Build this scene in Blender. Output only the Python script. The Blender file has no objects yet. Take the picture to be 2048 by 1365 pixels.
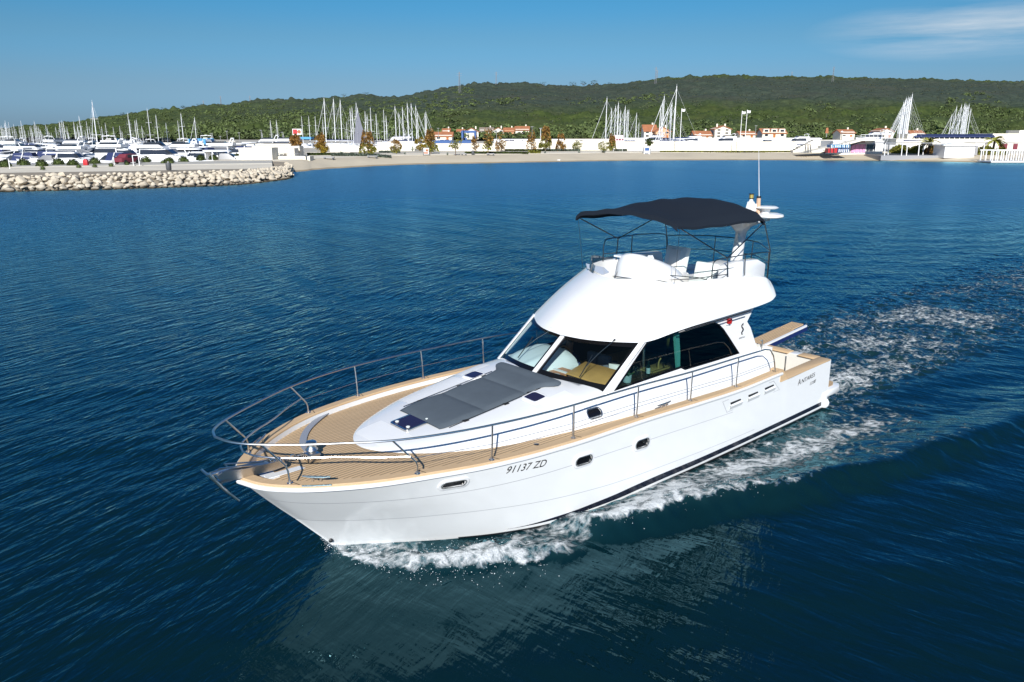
import bpy, bmesh, math, random
import numpy as np
from mathutils import Vector, Matrix
from mathutils.geometry import tessellate_polygon
random.seed(7); RNG = np.random.default_rng(11)
SC = bpy.context.scene
COL = SC.collection
R = math.radians
# ------------------------------------------------------------------ camera
CX, CY, CZ = 17.093, 10.030, 6.265
YAW, PITCH, FPX = 228.697, -15.064, 1544.02
cam_d = bpy.data.cameras.new('camera'); cam = bpy.data.objects.new('camera', cam_d); COL.objects.link(cam)
cam_d.sensor_width = 36.0; cam_d.lens = FPX / 2048 * 36.0
cam_d.clip_start = 0.1; cam_d.clip_end = 20000
cam.location = (CX, CY, CZ)
cam.rotation_euler = (R(90 + PITCH), 0, R(YAW - 90))
SC.camera = cam
# ------------------------------------------------------------------ sky, sun, exposure
SUN_EL, SUN_AZ = 28.5, 45.0
W = bpy.data.worlds.new('World'); SC.world = W; W.use_nodes = True
wn, wl = W.node_tree.nodes, W.node_tree.links
wn.clear()
w_out = wn.new('ShaderNodeOutputWorld'); w_bg = wn.new('ShaderNodeBackground')
sky = wn.new('ShaderNodeTexSky'); sky.sky_type = 'NISHITA'; sky.sun_disc = False
sky.sun_elevation = R(SUN_EL); sky.sun_rotation = R(90 - SUN_AZ)
sky.altitude = 0; sky.air_density = 1.0; sky.dust_density = 0.25; sky.ozone_density = 3.5
w_hs = wn.new('ShaderNodeHueSaturation'); w_hs.inputs['Saturation'].default_value = 1.28; w_hs.inputs['Value'].default_value = 1.0
w_tc = wn.new('ShaderNodeTexCoord')
w_map = wn.new('ShaderNodeMapping'); w_map.inputs['Rotation'].default_value = (0, 0, R(-203)); w_map.inputs['Scale'].default_value = (1, 2.2, 26)
w_ns = wn.new('ShaderNodeTexNoise'); w_ns.inputs['Scale'].default_value = 1.7; w_ns.inputs['Detail'].default_value = 8; w_ns.inputs['Roughness'].default_value = 0.62
w_rp = wn.new('ShaderNodeValToRGB'); w_rp.color_ramp.elements[0].position = 0.34; w_rp.color_ramp.elements[1].position = 0.66
# the cloud bank hangs in one part of the sky
w_dot = wn.new('ShaderNodeVectorMath'); w_dot.operation = 'DISTANCE'
w_sc = wn.new('ShaderNodeVectorMath'); w_sc.operation = 'MULTIPLY'; w_sc.inputs[1].default_value = (1, 1, 5.5)
w_mr = wn.new('ShaderNodeMapRange'); w_mr.inputs['From Min'].default_value = 0.19; w_mr.inputs['From Max'].default_value = 0.05; w_mr.clamp = True
w_ml = wn.new('ShaderNodeMath'); w_ml.operation = 'MULTIPLY'
w_m2 = wn.new('ShaderNodeMath'); w_m2.operation = 'MULTIPLY'; w_m2.inputs[1].default_value = 0.8
w_mix = wn.new('ShaderNodeMixRGB'); w_mix.inputs[2].default_value = (5.2, 5.9, 6.6, 1)
def cloud_dir(px, py):
    k = (682.5 - py) / FPX; p = R(PITCH)
    f = Vector((math.cos(R(YAW)), math.sin(R(YAW)), 0)); r = Vector((f.y, -f.x, 0)); u = Vector((0, 0, 1))
    fw = f * math.cos(p) + u * math.sin(p); up = u * math.cos(p) - f * math.sin(p)
    return (fw + r * ((px - 1024) / FPX) + up * k).normalized()
_cd = cloud_dir(1985, 56)
w_dot.inputs[1].default_value = (_cd.x, _cd.y, _cd.z * 5.5)
wl.new(w_tc.outputs['Generated'], w_map.inputs['Vector']); wl.new(w_map.outputs[0], w_ns.inputs['Vector']); wl.new(w_ns.outputs['Fac'], w_rp.inputs[0])
wl.new(w_tc.outputs['Generated'], w_sc.inputs[0]); wl.new(w_sc.outputs[0], w_dot.inputs[0]); wl.new(w_dot.outputs['Value'], w_mr.inputs['Value'])
wl.new(w_rp.outputs[0], w_ml.inputs[0]); wl.new(w_mr.outputs[0], w_ml.inputs[1]); wl.new(w_ml.outputs[0], w_m2.inputs[0]); wl.new(w_m2.outputs[0], w_mix.inputs[0])
# clear autumn air: the sky model gives the brightness, an elevation ramp its hue
w_bw = wn.new('ShaderNodeRGBToBW'); w_sx = wn.new('ShaderNodeSeparateXYZ'); w_el = wn.new('ShaderNodeMapRange'); w_el.inputs['From Min'].default_value = 0.0; w_el.inputs['From Max'].default_value = 1.0
w_hr = wn.new('ShaderNodeValToRGB'); _er = w_hr.color_ramp; _er.interpolation = 'EASE'
def _lin(c): return tuple(((x / 255 + .055) / 1.055) ** 2.4 if x > 10 else x / 255 / 12.92 for x in c)
def _hue(c, k):
    l = _lin(c); y = .2126 * l[0] + .7152 * l[1] + .0722 * l[2]; return (*[k * x / y * .5 for x in l], 1)
_stops = SKY_STOPS = [(0.0, (140, 174, 198), .34), (.045, (134, 177, 206), .40), (.10, (110, 172, 212), .45), (.155, (84, 164, 216), .472), (.26, (34, 122, 204), .41), (.45, (24, 100, 184), .38), (1.0, (104, 138, 166), .80)]
_er.elements[0].position = 0; _er.elements[0].color = _hue(_stops[0][1], _stops[0][2]); _er.elements[1].position = 1; _er.elements[1].color = _hue(_stops[-1][1], _stops[-1][2])
for p_, c_, k_ in _stops[1:-1]:
    e_ = _er.elements.new(p_); e_.color = _hue(c_, k_)
w_tint = wn.new('ShaderNodeMixRGB'); w_tint.blend_type = 'MULTIPLY'; w_tint.inputs[0].default_value = 1
w_x2 = wn.new('ShaderNodeMath'); w_x2.operation = 'MULTIPLY'; w_x2.inputs[1].default_value = 2.0
wl.new(w_tc.outputs['Generated'], w_sx.inputs[0]); wl.new(w_sx.outputs['Z'], w_el.inputs['Value']); wl.new(w_el.outputs[0], w_hr.inputs[0])
wl.new(sky.outputs[0], w_bw.inputs[0]); wl.new(w_bw.outputs[0], w_x2.inputs[0]); wl.new(w_x2.outputs[0], w_tint.inputs[1]); wl.new(w_hr.outputs[0], w_tint.inputs[2])
wl.new(w_tint.outputs[0], w_hs.inputs['Color']); w_hs.inputs['Saturation'].default_value = 1.0; wl.new(w_hs.outputs[0], w_mix.inputs[1]); wl.new(w_mix.outputs[0], w_bg.inputs['Color'])
w_bg.inputs['Strength'].default_value = 0.085
wl.new(w_bg.outputs[0], w_out.inputs['Surface'])
sun_d = bpy.data.lights.new('sun', 'SUN'); sun_d.energy = 4.6; sun_d.angle = R(0.53); sun_d.color = (1, 0.975, 0.93)
sun = bpy.data.objects.new('sun', sun_d); COL.objects.link(sun)
_sd = Vector((math.cos(R(SUN_EL)) * math.cos(R(SUN_AZ)), math.cos(R(SUN_EL)) * math.sin(R(SUN_AZ)), math.sin(R(SUN_EL))))
sun.rotation_euler = _sd.to_track_quat('Z', 'Y').to_euler(); sun.location = _sd * 60
SC.view_settings.view_transform = 'Standard'; SC.view_settings.look = 'None'; SC.view_settings.gamma = 1.0
SC.view_settings.use_curve_mapping = False; SC.view_settings.exposure = 0.5
SC.cycles.use_denoising = True; SC.cycles.max_bounces = 8; SC.cycles.transparent_max_bounces = 16
SC.cycles.caustics_reflective = False; SC.cycles.caustics_refractive = False; SC.cycles.sample_clamp_indirect = 4

# ------------------------------------------------------------------ helpers
def pchip(xs, ys):
    xs = np.array(xs, float); ys = np.array(ys, float); h = np.diff(xs); d = np.diff(ys) / h
    m = np.zeros(len(xs)); m[0], m[-1] = d[0], d[-1]
    for i in range(1, len(xs) - 1):
        if d[i - 1] * d[i] > 0:
            w1, w2 = 2 * h[i] + h[i - 1], h[i] + 2 * h[i - 1]
            m[i] = (w1 + w2) / (w1 / d[i - 1] + w2 / d[i])
    def f(x):
        x = np.clip(np.asarray(x, float), xs[0], xs[-1]); i = np.clip(np.searchsorted(xs, x) - 1, 0, len(h) - 1)
        t = (x - xs[i]) / h[i]; a = ys[i]; b = ys[i + 1]
        r = (2*t**3 - 3*t**2 + 1) * a + (t**3 - 2*t**2 + t) * h[i] * m[i] + (-2*t**3 + 3*t**2) * b + (t**3 - t**2) * h[i] * m[i + 1]
        return float(r) if r.ndim == 0 else r
    return f

class MB:
    """collects shapes that become ONE mesh object"""
    def __init__(s): s.v = []; s.f = []; s.m = []
    def add(s, vs, fs, mi=0):
        o = len(s.v); s.v += [tuple(map(float, p)) for p in vs]
        s.f += [tuple(i + o for i in f) for f in fs]
        s.m += [mi] * len(fs) if isinstance(mi, int) else list(mi)
    def box(s, c, d, rz=0.0, mi=0, taper=1.0, M=None):
        hx, hy, hz = d[0] / 2, d[1] / 2, d[2] / 2
        vs = []
        for z, k in ((-hz, 1.0), (hz, taper)):
            for x, y in ((-hx, -hy), (hx, -hy), (hx, hy), (-hx, hy)): vs.append(Vector((x * k, y * k, z)))
        Rm = M if M is not None else Matrix.Rotation(rz, 3, 'Z')
        vs = [Rm @ p + Vector(c) for p in vs]
        s.add(vs, [(3, 2, 1, 0), (4, 5, 6, 7), (0, 1, 5, 4), (1, 2, 6, 5), (2, 3, 7, 6), (3, 0, 4, 7)], mi)
    def tube(s, pts, r, n=8, mi=0, closed=False):
        P = [Vector(p) for p in pts]; k = len(P); rr = r if isinstance(r, (list, tuple)) else [r] * k
        vs = []; up = None
        for i in range(k):
            if closed: t = P[(i + 1) % k] - P[i - 1]
            else: t = P[min(i + 1, k - 1)] - P[max(i - 1, 0)]
            t.normalize()
            if up is None: up = t.orthogonal().normalized()
            up = (up - t * up.dot(t))
            if up.length < 1e-6: up = t.orthogonal()
            up.normalize(); b = t.cross(up)
            for j in range(n):
                a = 2 * math.pi * j / n; vs.append(P[i] + (up * math.cos(a) + b * math.sin(a)) * rr[i])
        fs = []
        for i in range(k if closed else k - 1):
            i2 = (i + 1) % k
            for j in range(n): fs.append((i*n + j, i*n + (j+1) % n, i2*n + (j+1) % n, i2*n + j))
        if not closed: fs += [tuple(range(n - 1, -1, -1)), tuple((k-1)*n + j for j in range(n))]
        s.add(vs, fs, mi)
    def loft(s, rings, mi=0, closed=True, cap0=True, cap1=True, rowmi=None, colmi=None):
        n = len(rings[0]); vs = [p for r in rings for p in r]; fs = []; ms = []
        for i in range(len(rings) - 1):
            for j in range(n if closed else n - 1):
                fs.append((i*n + j, i*n + (j+1) % n, (i+1)*n + (j+1) % n, (i+1)*n + j))
                ms.append(colmi[j] if colmi else (rowmi[i] if rowmi else mi))
        if closed and cap0: fs.append(tuple(range(n - 1, -1, -1))); ms.append(mi)
        if closed and cap1: fs.append(tuple((len(rings)-1)*n + j for j in range(n))); ms.append(mi)
        s.add(vs, fs, ms)
    def lathe(s, prof, c=(0, 0, 0), n=12, mi=0, sx=1, sy=1):
        rings = [[(c[0] + r * sx * math.cos(2*math.pi*j/n), c[1] + r * sy * math.sin(2*math.pi*j/n), c[2] + z) for j in range(n)] for r, z in prof]
        s.loft(rings, mi)
    def poly(s, loops, fn0, fn1, mi=0, mi_side=None):
        """flat outline with holes -> solid between two mappings of (a, b)"""
        ls = [[Vector((a, b, 0)) for a, b in l] for l in loops]
        flat = [p for l in ls for p in l]; tri = tessellate_polygon(ls); n = len(flat)
        vs = [fn0(p.x, p.y) for p in flat] + [fn1(p.x, p.y) for p in flat]
        fs = [tuple(t) for t in tri] + [tuple(i + n for i in reversed(t)) for t in tri]; ms = [mi] * len(fs)
        o = 0
        for l in ls:
            k = len(l)
            for j in range(k): fs.append((o + j, o + (j+1) % k, n + o + (j+1) % k, n + o + j)); ms.append(mi if mi_side is None else mi_side)
            o += k
        s.add(vs, fs, ms)
    def grid(s, P, mi=0, closed=False):
        n = len(P); k = len(P[0])
        s.loft(P, mi, closed=closed, cap0=False, cap1=False)
    def build(s, name, mats, parent=None, smooth=35, bevel=0, merge=False):
        me = bpy.data.meshes.new(name); me.from_pydata(s.v, [], s.f)
        for m in (mats if isinstance(mats, (list, tuple)) else [mats]): me.materials.append(m)
        me.polygons.foreach_set('material_index', s.m)
        bm = bmesh.new(); bm.from_mesh(me)
        if merge: bmesh.ops.remove_doubles(bm, verts=bm.verts, dist=1e-4)
        bmesh.ops.recalc_face_normals(bm, faces=bm.faces)
        if bevel:
            es = [e for e in bm.edges if len(e.link_faces) == 2 and e.calc_face_angle(0) > 0.6]
            bmesh.ops.bevel(bm, geom=es, offset=bevel, segments=2, affect='EDGES', profile=0.5, clamp_overlap=True)
        bm.to_mesh(me); bm.free()
        if smooth:
            me.polygons.foreach_set('use_smooth', [True] * len(me.polygons)); me.set_sharp_from_angle(angle=R(smooth))
        o = bpy.data.objects.new(name, me); COL.objects.link(o)
        if parent: o.parent = parent
        return o

def tag(o, label=None, cat=None, group=None, kind=None):
    if label: o['label'] = label
    if cat: o['category'] = cat
    if group: o['group'] = group
    if kind: o['kind'] = kind
    return o
def empty(name, loc=(0, 0, 0), rz=0.0):
    o = bpy.data.objects.new(name, None); o.empty_display_size = 0.2; COL.objects.link(o)
    o.location = loc; o.rotation_euler = (0, 0, rz); return o
def copy_tree(o, parent=None):
    c = o.copy(); COL.objects.link(c); c.parent = parent
    for ch in [x for x in KIDS.get(o.name, [])]: copy_tree(ch, c)
    return c
KIDS = {}
def index_kids():
    KIDS.clear()
    for x in bpy.data.objects:
        if x.parent: KIDS.setdefault(x.parent.name, []).append(x)

# ground coordinates seen from the camera station: distance ahead d, offset to the right r
_f = Vector((math.cos(R(YAW)), math.sin(R(YAW)), 0)); _r = Vector((_f.y, -_f.x, 0))
_cp, _sp = math.cos(R(PITCH)), math.sin(R(PITCH))
def world(d, r, z=0.0): return Vector((CX, CY, 0)) + _f * d + _r * r + Vector((0, 0, z))
def at_d(px, py, d):
    k = (682.5 - py) / FPX; dz = d * (k * _cp + _sp) / (_cp - k * _sp)
    return world(d, (px - 1024) * (d * _cp + dz * _sp) / FPX, CZ + dz)
def d_of(py, z):
    k = (682.5 - py) / FPX; return (z - CZ) * (_cp - k * _sp) / (k * _cp + _sp)
def at_z(px, py, z): return at_d(px, py, d_of(py, z))
FACE = R(YAW + 90)       # rotation that turns a thing's front (-Y) towards the camera

# ------------------------------------------------------------------ materials
def mat(name, col, rough=0.5, metal=0.0, spec=None, noise=0.0, nscale=8.0, bump=0.0, bscale=40.0, **kw):
    m = bpy.data.materials.new(name); m.use_nodes = True; nt = m.node_tree; b = nt.nodes['Principled BSDF']
    b.inputs['Base Color'].default_value = (*col, 1); b.inputs['Roughness'].default_value = rough; b.inputs['Metallic'].default_value = metal
    if spec is not None: b.inputs['Specular IOR Level'].default_value = spec
    for k, v in kw.items(): b.inputs[k].default_value = v
    if noise or bump:
        tc = nt.nodes.new('ShaderNodeTexCoord')
    if noise:
        n = nt.nodes.new('ShaderNodeTexNoise'); n.inputs['Scale'].default_value = nscale; n.inputs['Detail'].default_value = 6; n.inputs['Roughness'].default_value = 0.6
        r = nt.nodes.new('ShaderNodeValToRGB'); r.color_ramp.elements[0].position = 0.3; r.color_ramp.elements[1].position = 0.7
        r.color_ramp.elements[0].color = (*[c * (1 - noise) for c in col], 1); r.color_ramp.elements[1].color = (*[min(1, c * (1 + noise)) for c in col], 1)
        nt.links.new(tc.outputs['Object'], n.inputs['Vector']); nt.links.new(n.outputs['Fac'], r.inputs[0]); nt.links.new(r.outputs[0], b.inputs['Base Color'])
    if bump:
        n2 = nt.nodes.new('ShaderNodeTexNoise'); n2.inputs['Scale'].default_value = bscale; n2.inputs['Detail'].default_value = 4
        bp = nt.nodes.new('ShaderNodeBump'); bp.inputs['Strength'].default_value = 1; bp.inputs['Distance'].default_value = bump
        nt.links.new(tc.outputs['Object'], n2.inputs['Vector']); nt.links.new(n2.outputs['Fac'], bp.inputs['Height']); nt.links.new(bp.outputs[0], b.inputs['Normal'])
    return m
def math_node(nt, op, a, b=None):
    n = nt.nodes.new('ShaderNodeMath'); n.operation = op
    for i, x in enumerate((a, b)):
        if x is None: continue
        if isinstance(x, (int, float)): n.inputs[i].default_value = x
        else: nt.links.new(x, n.inputs[i])
    return n.outputs[0]
def mixc(nt, fac, a, b):
    n = nt.nodes.new('ShaderNodeMixRGB')
    for i, x in enumerate((fac, a, b)):
        if isinstance(x, (int, float)): n.inputs[i].default_value = x
        elif isinstance(x, tuple): n.inputs[i].default_value = (*x, 1)
        else: nt.links.new(x, n.inputs[i])
    return n.outputs[0]
def teak(name, lines=True, pitch=0.062, axis='Y'):
    m = bpy.data.materials.new(name); m.use_nodes = True; nt = m.node_tree; b = nt.nodes['Principled BSDF']
    tc = nt.nodes.new('ShaderNodeTexCoord'); mp = nt.nodes.new('ShaderNodeMapping')
    mp.inputs['Scale'].default_value = (1.2, 22, 22) if axis == 'Y' else (22, 1.2, 22)
    nt.links.new(tc.outputs['Object'], mp.inputs[0])
    n = nt.nodes.new('ShaderNodeTexNoise'); n.inputs['Scale'].default_value = 1.6; n.inputs['Detail'].default_value = 5; nt.links.new(mp.outputs[0], n.inputs['Vector'])
    c = mixc(nt, n.outputs['Fac'], (0.48, 0.32, 0.17), (0.66, 0.47, 0.275))
    n3 = nt.nodes.new('ShaderNodeTexNoise'); n3.inputs['Scale'].default_value = 1.1; n3.inputs['Detail'].default_value = 3; nt.links.new(tc.outputs['Object'], n3.inputs['Vector'])
    c = mixc(nt, math_node(nt, 'MULTIPLY', n3.outputs['Fac'], 0.35), c, (0.56, 0.42, 0.27))
    if lines:
        sx = nt.nodes.new('ShaderNodeSeparateXYZ'); nt.links.new(tc.outputs['Object'], sx.inputs[0])
        q = math_node(nt, 'DIVIDE', sx.outputs[axis], pitch); fl = math_node(nt, 'FLOOR', q)
        wn_ = nt.nodes.new('ShaderNodeTexWhiteNoise'); wn_.noise_dimensions = '1D'; nt.links.new(fl, wn_.inputs['W'])
        c = mixc(nt, math_node(nt, 'MULTIPLY', wn_.outputs['Value'], 0.22), c, (0.42, 0.28, 0.15))
        fr = math_node(nt, 'FRACT', q); ln = math_node(nt, 'LESS_THAN', fr, 0.17)
        c = mixc(nt, ln, c, (0.035, 0.027, 0.02))
    nt.links.new(c, b.inputs['Base Color']); b.inputs['Roughness'].default_value = 0.62
    return m
def glass(name, tint, refl=1.0, dark=(0, 0, 0), opac=0.0):
    m = bpy.data.materials.new(name); m.use_nodes = True; nt = m.node_tree; nt.nodes.clear()
    out = nt.nodes.new('ShaderNodeOutputMaterial'); tr = nt.nodes.new('ShaderNodeBsdfTransparent'); gl = nt.nodes.new('ShaderNodeBsdfGlossy')
    gl.inputs['Roughness'].default_value = 0.015; gl.inputs['Color'].default_value = (refl, refl, refl, 1); tr.inputs['Color'].default_value = (*tint, 1)
    fz = nt.nodes.new('ShaderNodeLayerWeight'); fz.inputs['Blend'].default_value = .5; mx = nt.nodes.new('ShaderNodeMixShader')
    base = tr.outputs[0]
    if opac:
        df = nt.nodes.new('ShaderNodeBsdfDiffuse'); df.inputs['Color'].default_value = (*dark, 1); m2 = nt.nodes.new('ShaderNodeMixShader'); m2.inputs[0].default_value = opac
        nt.links.new(tr.outputs[0], m2.inputs[1]); nt.links.new(df.outputs[0], m2.inputs[2]); base = m2.outputs[0]
    sch = math_node(nt, 'ADD', math_node(nt, 'MULTIPLY', math_node(nt, 'POWER', fz.outputs['Facing'], 5.0), .92), .045); nt.links.new(sch, mx.inputs[0]); nt.links.new(base, mx.inputs[1]); nt.links.new(gl.outputs[0], mx.inputs[2]); nt.links.new(mx.outputs[0], out.inputs[0])
    return m
M = {}
M['gel'] = mat('white_gelcoat', (0.76, 0.77, 0.77), 0.16, noise=0.015, nscale=3, **{'Coat Weight': 0.3, 'Coat Roughness': 0.05})
M['gel2'] = mat('white_hull_paint', (0.76, 0.78, 0.78), 0.13, noise=0.012, nscale=2)
M['cream'] = mat('cream_gelcoat', (0.74, 0.72, 0.66), 0.35, noise=0.02)
M['nonskid'] = mat('white_nonskid', (0.76, 0.77, 0.78), 0.55, bump=0.0006, bscale=260)
M['navy'] = mat('navy_stripe', (0.012, 0.015, 0.028), 0.18)
M['black'] = mat('black_antifoul', (0.008, 0.008, 0.01), 0.5)
M['seam'] = mat('hull_seam', (0.42, 0.43, 0.45), 0.5)
M['teak'] = teak('teak_deck'); M['teakp'] = teak('teak_cap', lines=False); M['teakx'] = teak('teak_slats', axis='X', pitch=0.07)
M['steel'] = mat('polished_steel', (0.72, 0.69, 0.65), 0.28, 1.0)
M['steeld'] = mat('dark_steel_tube', (0.20, 0.19, 0.18), 0.3, 1.0)
M['frit'] = mat('black_glass_border', (0.006, 0.006, 0.007), 0.06)
M['glass'] = glass('window_glass', (0.80, 0.88, 0.87)); M['glassd'] = glass('tinted_side_glass', (0.62, 0.74, 0.74)); M['glassk'] = glass('dark_tinted_glass', (0.06, 0.07, 0.075))
M['plexi'] = glass('smoked_deflector', (0.32, 0.38, 0.42), dark=(0.05, 0.07, 0.09), opac=0.25)
M['hatch'] = mat('hatch_acrylic', (0.022, 0.018, 0.045), 0.08)
M['canvas'] = mat('navy_canvas', (0.010, 0.015, 0.024), 0.85, bump=0.004, bscale=9, spec=0.2)
M['pad'] = mat('grey_cushion_fabric', (0.075, 0.095, 0.115), 0.8, noise=0.06, nscale=5, bump=0.004, bscale=6)
M['rub'] = mat('black_rubber', (0.012, 0.012, 0.012), 0.6)
M['wood'] = mat('varnished_wood', (0.56, 0.34, 0.11), 0.3, noise=0.15, nscale=3)
M['wood2'] = mat('reddish_wood', (0.42, 0.15, 0.035), 0.3, noise=0.12)
M['sofa'] = mat('grey_upholstery', (0.11, 0.13, 0.155), 0.9, noise=0.1, nscale=20)
M['dash'] = mat('pale_dashboard', (0.62, 0.70, 0.72), 0.5)
M['dark'] = mat('dark_interior', (0.018, 0.022, 0.035), 0.7)
M['floorw'] = mat('cabin_sole', (0.09, 0.05, 0.025), 0.4)
M['teal'] = mat('lit_pane_edge', (0.20, 0.56, 0.47), 0.4)
M['text'] = mat('black_lettering', (0.012, 0.012, 0.014), 0.4)
M['red'] = mat('red_lens', (0.32, 0.01, 0.01), 0.12)
M['blue'] = mat('blue_gangway_side', (0.008, 0.020, 0.10), 0.35)
M['yel'] = mat('yellow_lamp', (0.35, 0.27, 0.07), 0.2)
M['tan'] = mat('tan_antenna_sleeve', (0.55, 0.36, 0.24), 0.5)
M['skin'] = mat('skin', (0.36, 0.19, 0.12), 0.5); M['hair'] = mat('dark_hair', (0.012, 0.008, 0.006), 0.6)
M['jacket'] = mat('dark_blue_jersey', (0.012, 0.022, 0.065), 0.9)
M['leaf'] = mat('houseplant_leaf', (0.07, 0.20, 0.05), 0.5); M['bottle'] = mat('dark_green_bottle', (0.008, 0.02, 0.012), 0.1)
M['labelw'] = mat('white_label', (0.7, 0.75, 0.72), 0.6); M['clear'] = glass('clear_glass', (0.9, 0.93, 0.92))
# ================================================================== THE MOTOR YACHT (x forward, y to port, z up from the water)
Y0 = empty('motor_yacht')
tag(Y0, 'big white motor yacht with teak decks and a black bimini, under way in the foreground', 'motor yacht')
f_ys = pchip([0, 1, 2.3, 4, 6, 8.4, 9.4, 10.36, 11.2, 11.9, 12.67, 13.04, 13.26, 13.38], [1.92, 1.96, 2.02, 2.10, 2.14, 2.14, 2.09, 1.96, 1.75, 1.49, 1.02, 0.68, 0.36, 0.0])
f_zs = pchip([0, 2.16, 2.44, 4, 5.6, 7.25, 8.8, 10.4, 11.5, 13, 13.38], [1.14, 1.12, 1.34, 1.36, 1.43, 1.50, 1.53, 1.56, 1.585, 1.56, 1.55])
f_yw = pchip([0, 1, 4, 7.35, 8.2, 8.98, 9.8, 10.5, 11.3, 12.0], [1.93, 1.955, 1.98, 1.98, 1.92, 1.76, 1.44, 1.04, 0.50, 0.0])
f_stem = pchip([-0.6, -0.4, 0, 0.17, 0.56, 1.09, 1.55, 1.7], [11.3, 11.6, 12.02, 12.15, 12.50, 12.99, 13.38, 13.5])
f_zb = pchip([0, 5.6, 7.5, 9, 10.7, 12], [0.065, 0.065, 0.09, 0.095, 0.085, 0.08])
f_zt = pchip([0, 5.6, 7.5, 8.7, 9.8, 10.75, 12], [0.165, 0.185, 0.22, 0.205, 0.155, 0.089, 0.084])
f_zu = pchip([4.4, 7.1, 8.8, 10.8, 12, 13.4], [0.915, 1.05, 1.12, 1.13, 1.16, 1.2])
f_zl = pchip([0, 4.4, 7.56, 9.6, 11.5, 12.6, 13.4], [0.22, 0.29, 0.41, 0.55, 0.66, 0.68, 0.69])
def hull_pt(u, z):
    xs = u * 13.38; zs = f_zs(xs)
    ys = f_ys(xs); yw = f_yw(u * 12.02); x = u * f_stem(z if z < 1.5 else 1.55 * min(1, z / f_zs(13.38)))
    if z >= 0:
        t = min(1.0, z / zs); p = 0.72 + 0.55 * max(0, (u - 0.55) / 0.45) ** 1.4
        return x, yw + (ys - yw) * t ** p
    return x, yw * max(0.0, 1 - (z / -0.75) ** 2)
def hull_y(X, z):
    lo, hi = 0.0, 1.0
    for _ in range(40):
        mid = (lo + hi) / 2
        if hull_pt(mid, z)[0] < X: lo = mid
        else: hi = mid
    return hull_pt(lo, z)[1]
US = [1 - (1 - s) ** 1.55 for s in np.linspace(0, 1, 110)]
US = sorted(US + [2.16 / 13.38, 2.44 / 13.38, 2.30 / 13.38])
def hull_rows(u):
    X = u * 13.38; zs = f_zs(X); zb, zt, zu, zl = f_zb(X), f_zt(X), f_zu(X), f_zl(X); e = 0.006
    r = [-0.6, -0.3, -0.1, zb - 0.055, zb, zt, zl - e, zl + e]
    zu = min(zu, zs - 0.12)
    for k in (0.25, 0.5, 0.75): r.append(zl + e + (zu - zl - 2 * e) * k)
    r += [zu - e, zu + e]
    for k in (0.25, 0.5, 0.75, 0.93, 1.0): r.append(zu + e + (zs - zu - e) * k)
    return r
hb = MB(); rings = []
for u in US:
    zz = hull_rows(u); ring = []
    for z in zz: x, y = hull_pt(u, z); ring.append((x, y, z))
    rings.append(ring)
nR = len(rings[0])
for side in (1, -1):
    V = [(x, y * side, z) for r in rings for x, y, z in r]; F = []; Mi = []
    for i in range(len(US) - 1):
        X = (US[i] + US[i + 1]) / 2 * 13.38
        for j in range(nR - 1):
            F.append((i*nR + j, i*nR + j + 1, (i+1)*nR + j + 1, (i+1)*nR + j))
            k = 0
            if j < 3: k = 2 if X < 11.6 else 0
            if j == 4 and X < 10.76: k = 1
            if j == 6 and 3.6 < X: k = 3
            if j == 11 and X > 4.45: k = 3
            Mi.append(k)
    hb.add(V, F, Mi)
# bottom and transom
kb = len(hb.v)
hb.add([(r[0][0], r[0][1], r[0][2]) for r in rings] + [(r[0][0], -r[0][1], r[0][2]) for r in rings],
       [(i, i + 1, len(rings) + i + 1, len(rings) + i) for i in range(len(rings) - 1)], 2)
tr = rings[0]
hb.add(tr + [(x, -y, z) for x, y, z in reversed(tr)], [tuple(range(2 * nR))], 0)
hull = hb.build('hull', [M['gel2'], M['navy'], M['black'], M['seam']], Y0, smooth=40, merge=True)
# plan curve of the gunwale, port aft -> bow -> starboard aft
def gunwale(x0, off, n=90):
    xs = [x0 + (13.38 - x0) * (1 - (1 - s) ** 1.9) for s in np.linspace(0, 1, n)]
    P = [Vector((x, f_ys(x), 0)) for x in xs]; Q = []
    for i, p in enumerate(P):
        t = (P[min(i + 1, n - 1)] - P[max(i - 1, 0)]) if i < n - 1 else Vector((0, -1, 0)); t.normalize()
        nrm = Vector((-t.y, t.x, 0)); q = p + nrm * off
        if q.y < 0.0: q.y = 0.0
        q.z = f_zs(p.x); Q.append(q)
    Q[-1].y = 0
    return Q + [Vector((q.x, -q.y, q.z)) for q in reversed(Q[:-1])]
G_out, G_mid, G_in = gunwale(2.44, 0.03), gunwale(2.44, 0.015), gunwale(2.44, -0.145)
def strip(name, prof, m, smooth=40, x0=2.44):
    b = MB(); cs = [(gunwale(x0, o), dz) for o, dz in prof]; n = len(cs[0][0])
    b.loft([[(c[i].x, c[i].y, c[i].z + dz) for c, dz in cs] for i in range(n)], 0)
    return b.build(name, m, Y0, smooth=smooth)
strip('rubbing_strake', [(0.0, -0.035), (0.05, -0.03), (0.055, 0.0), (0.04, 0.02), (-0.02, 0.02)], M['gel'])
strip('cap_rail', [(0.012, 0.02), (0.018, 0.045), (0.005, 0.056), (-0.14, 0.056), (-0.15, 0.045), (-0.15, 0.02)], M['teakp'])
strip('bulwark_lining', [(-0.155, 0.018), (-0.168, -0.12), (-0.12, -0.12), (-0.06, 0.016)], M['gel'])
for X in (11.4, 10.28, 8.7, 7.17, 5.6, 4.1, 12.9):
    for s in (1, -1):
        bj = MB(); y = f_ys(X); z = f_zs(X) + 0.058
        bj.box((X, s * (y - 0.07), z), (0.008, 0.155, 0.003), rz=0.25 * s); bj.build('cap_joint', M['rub'], Y0, smooth=0)
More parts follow.
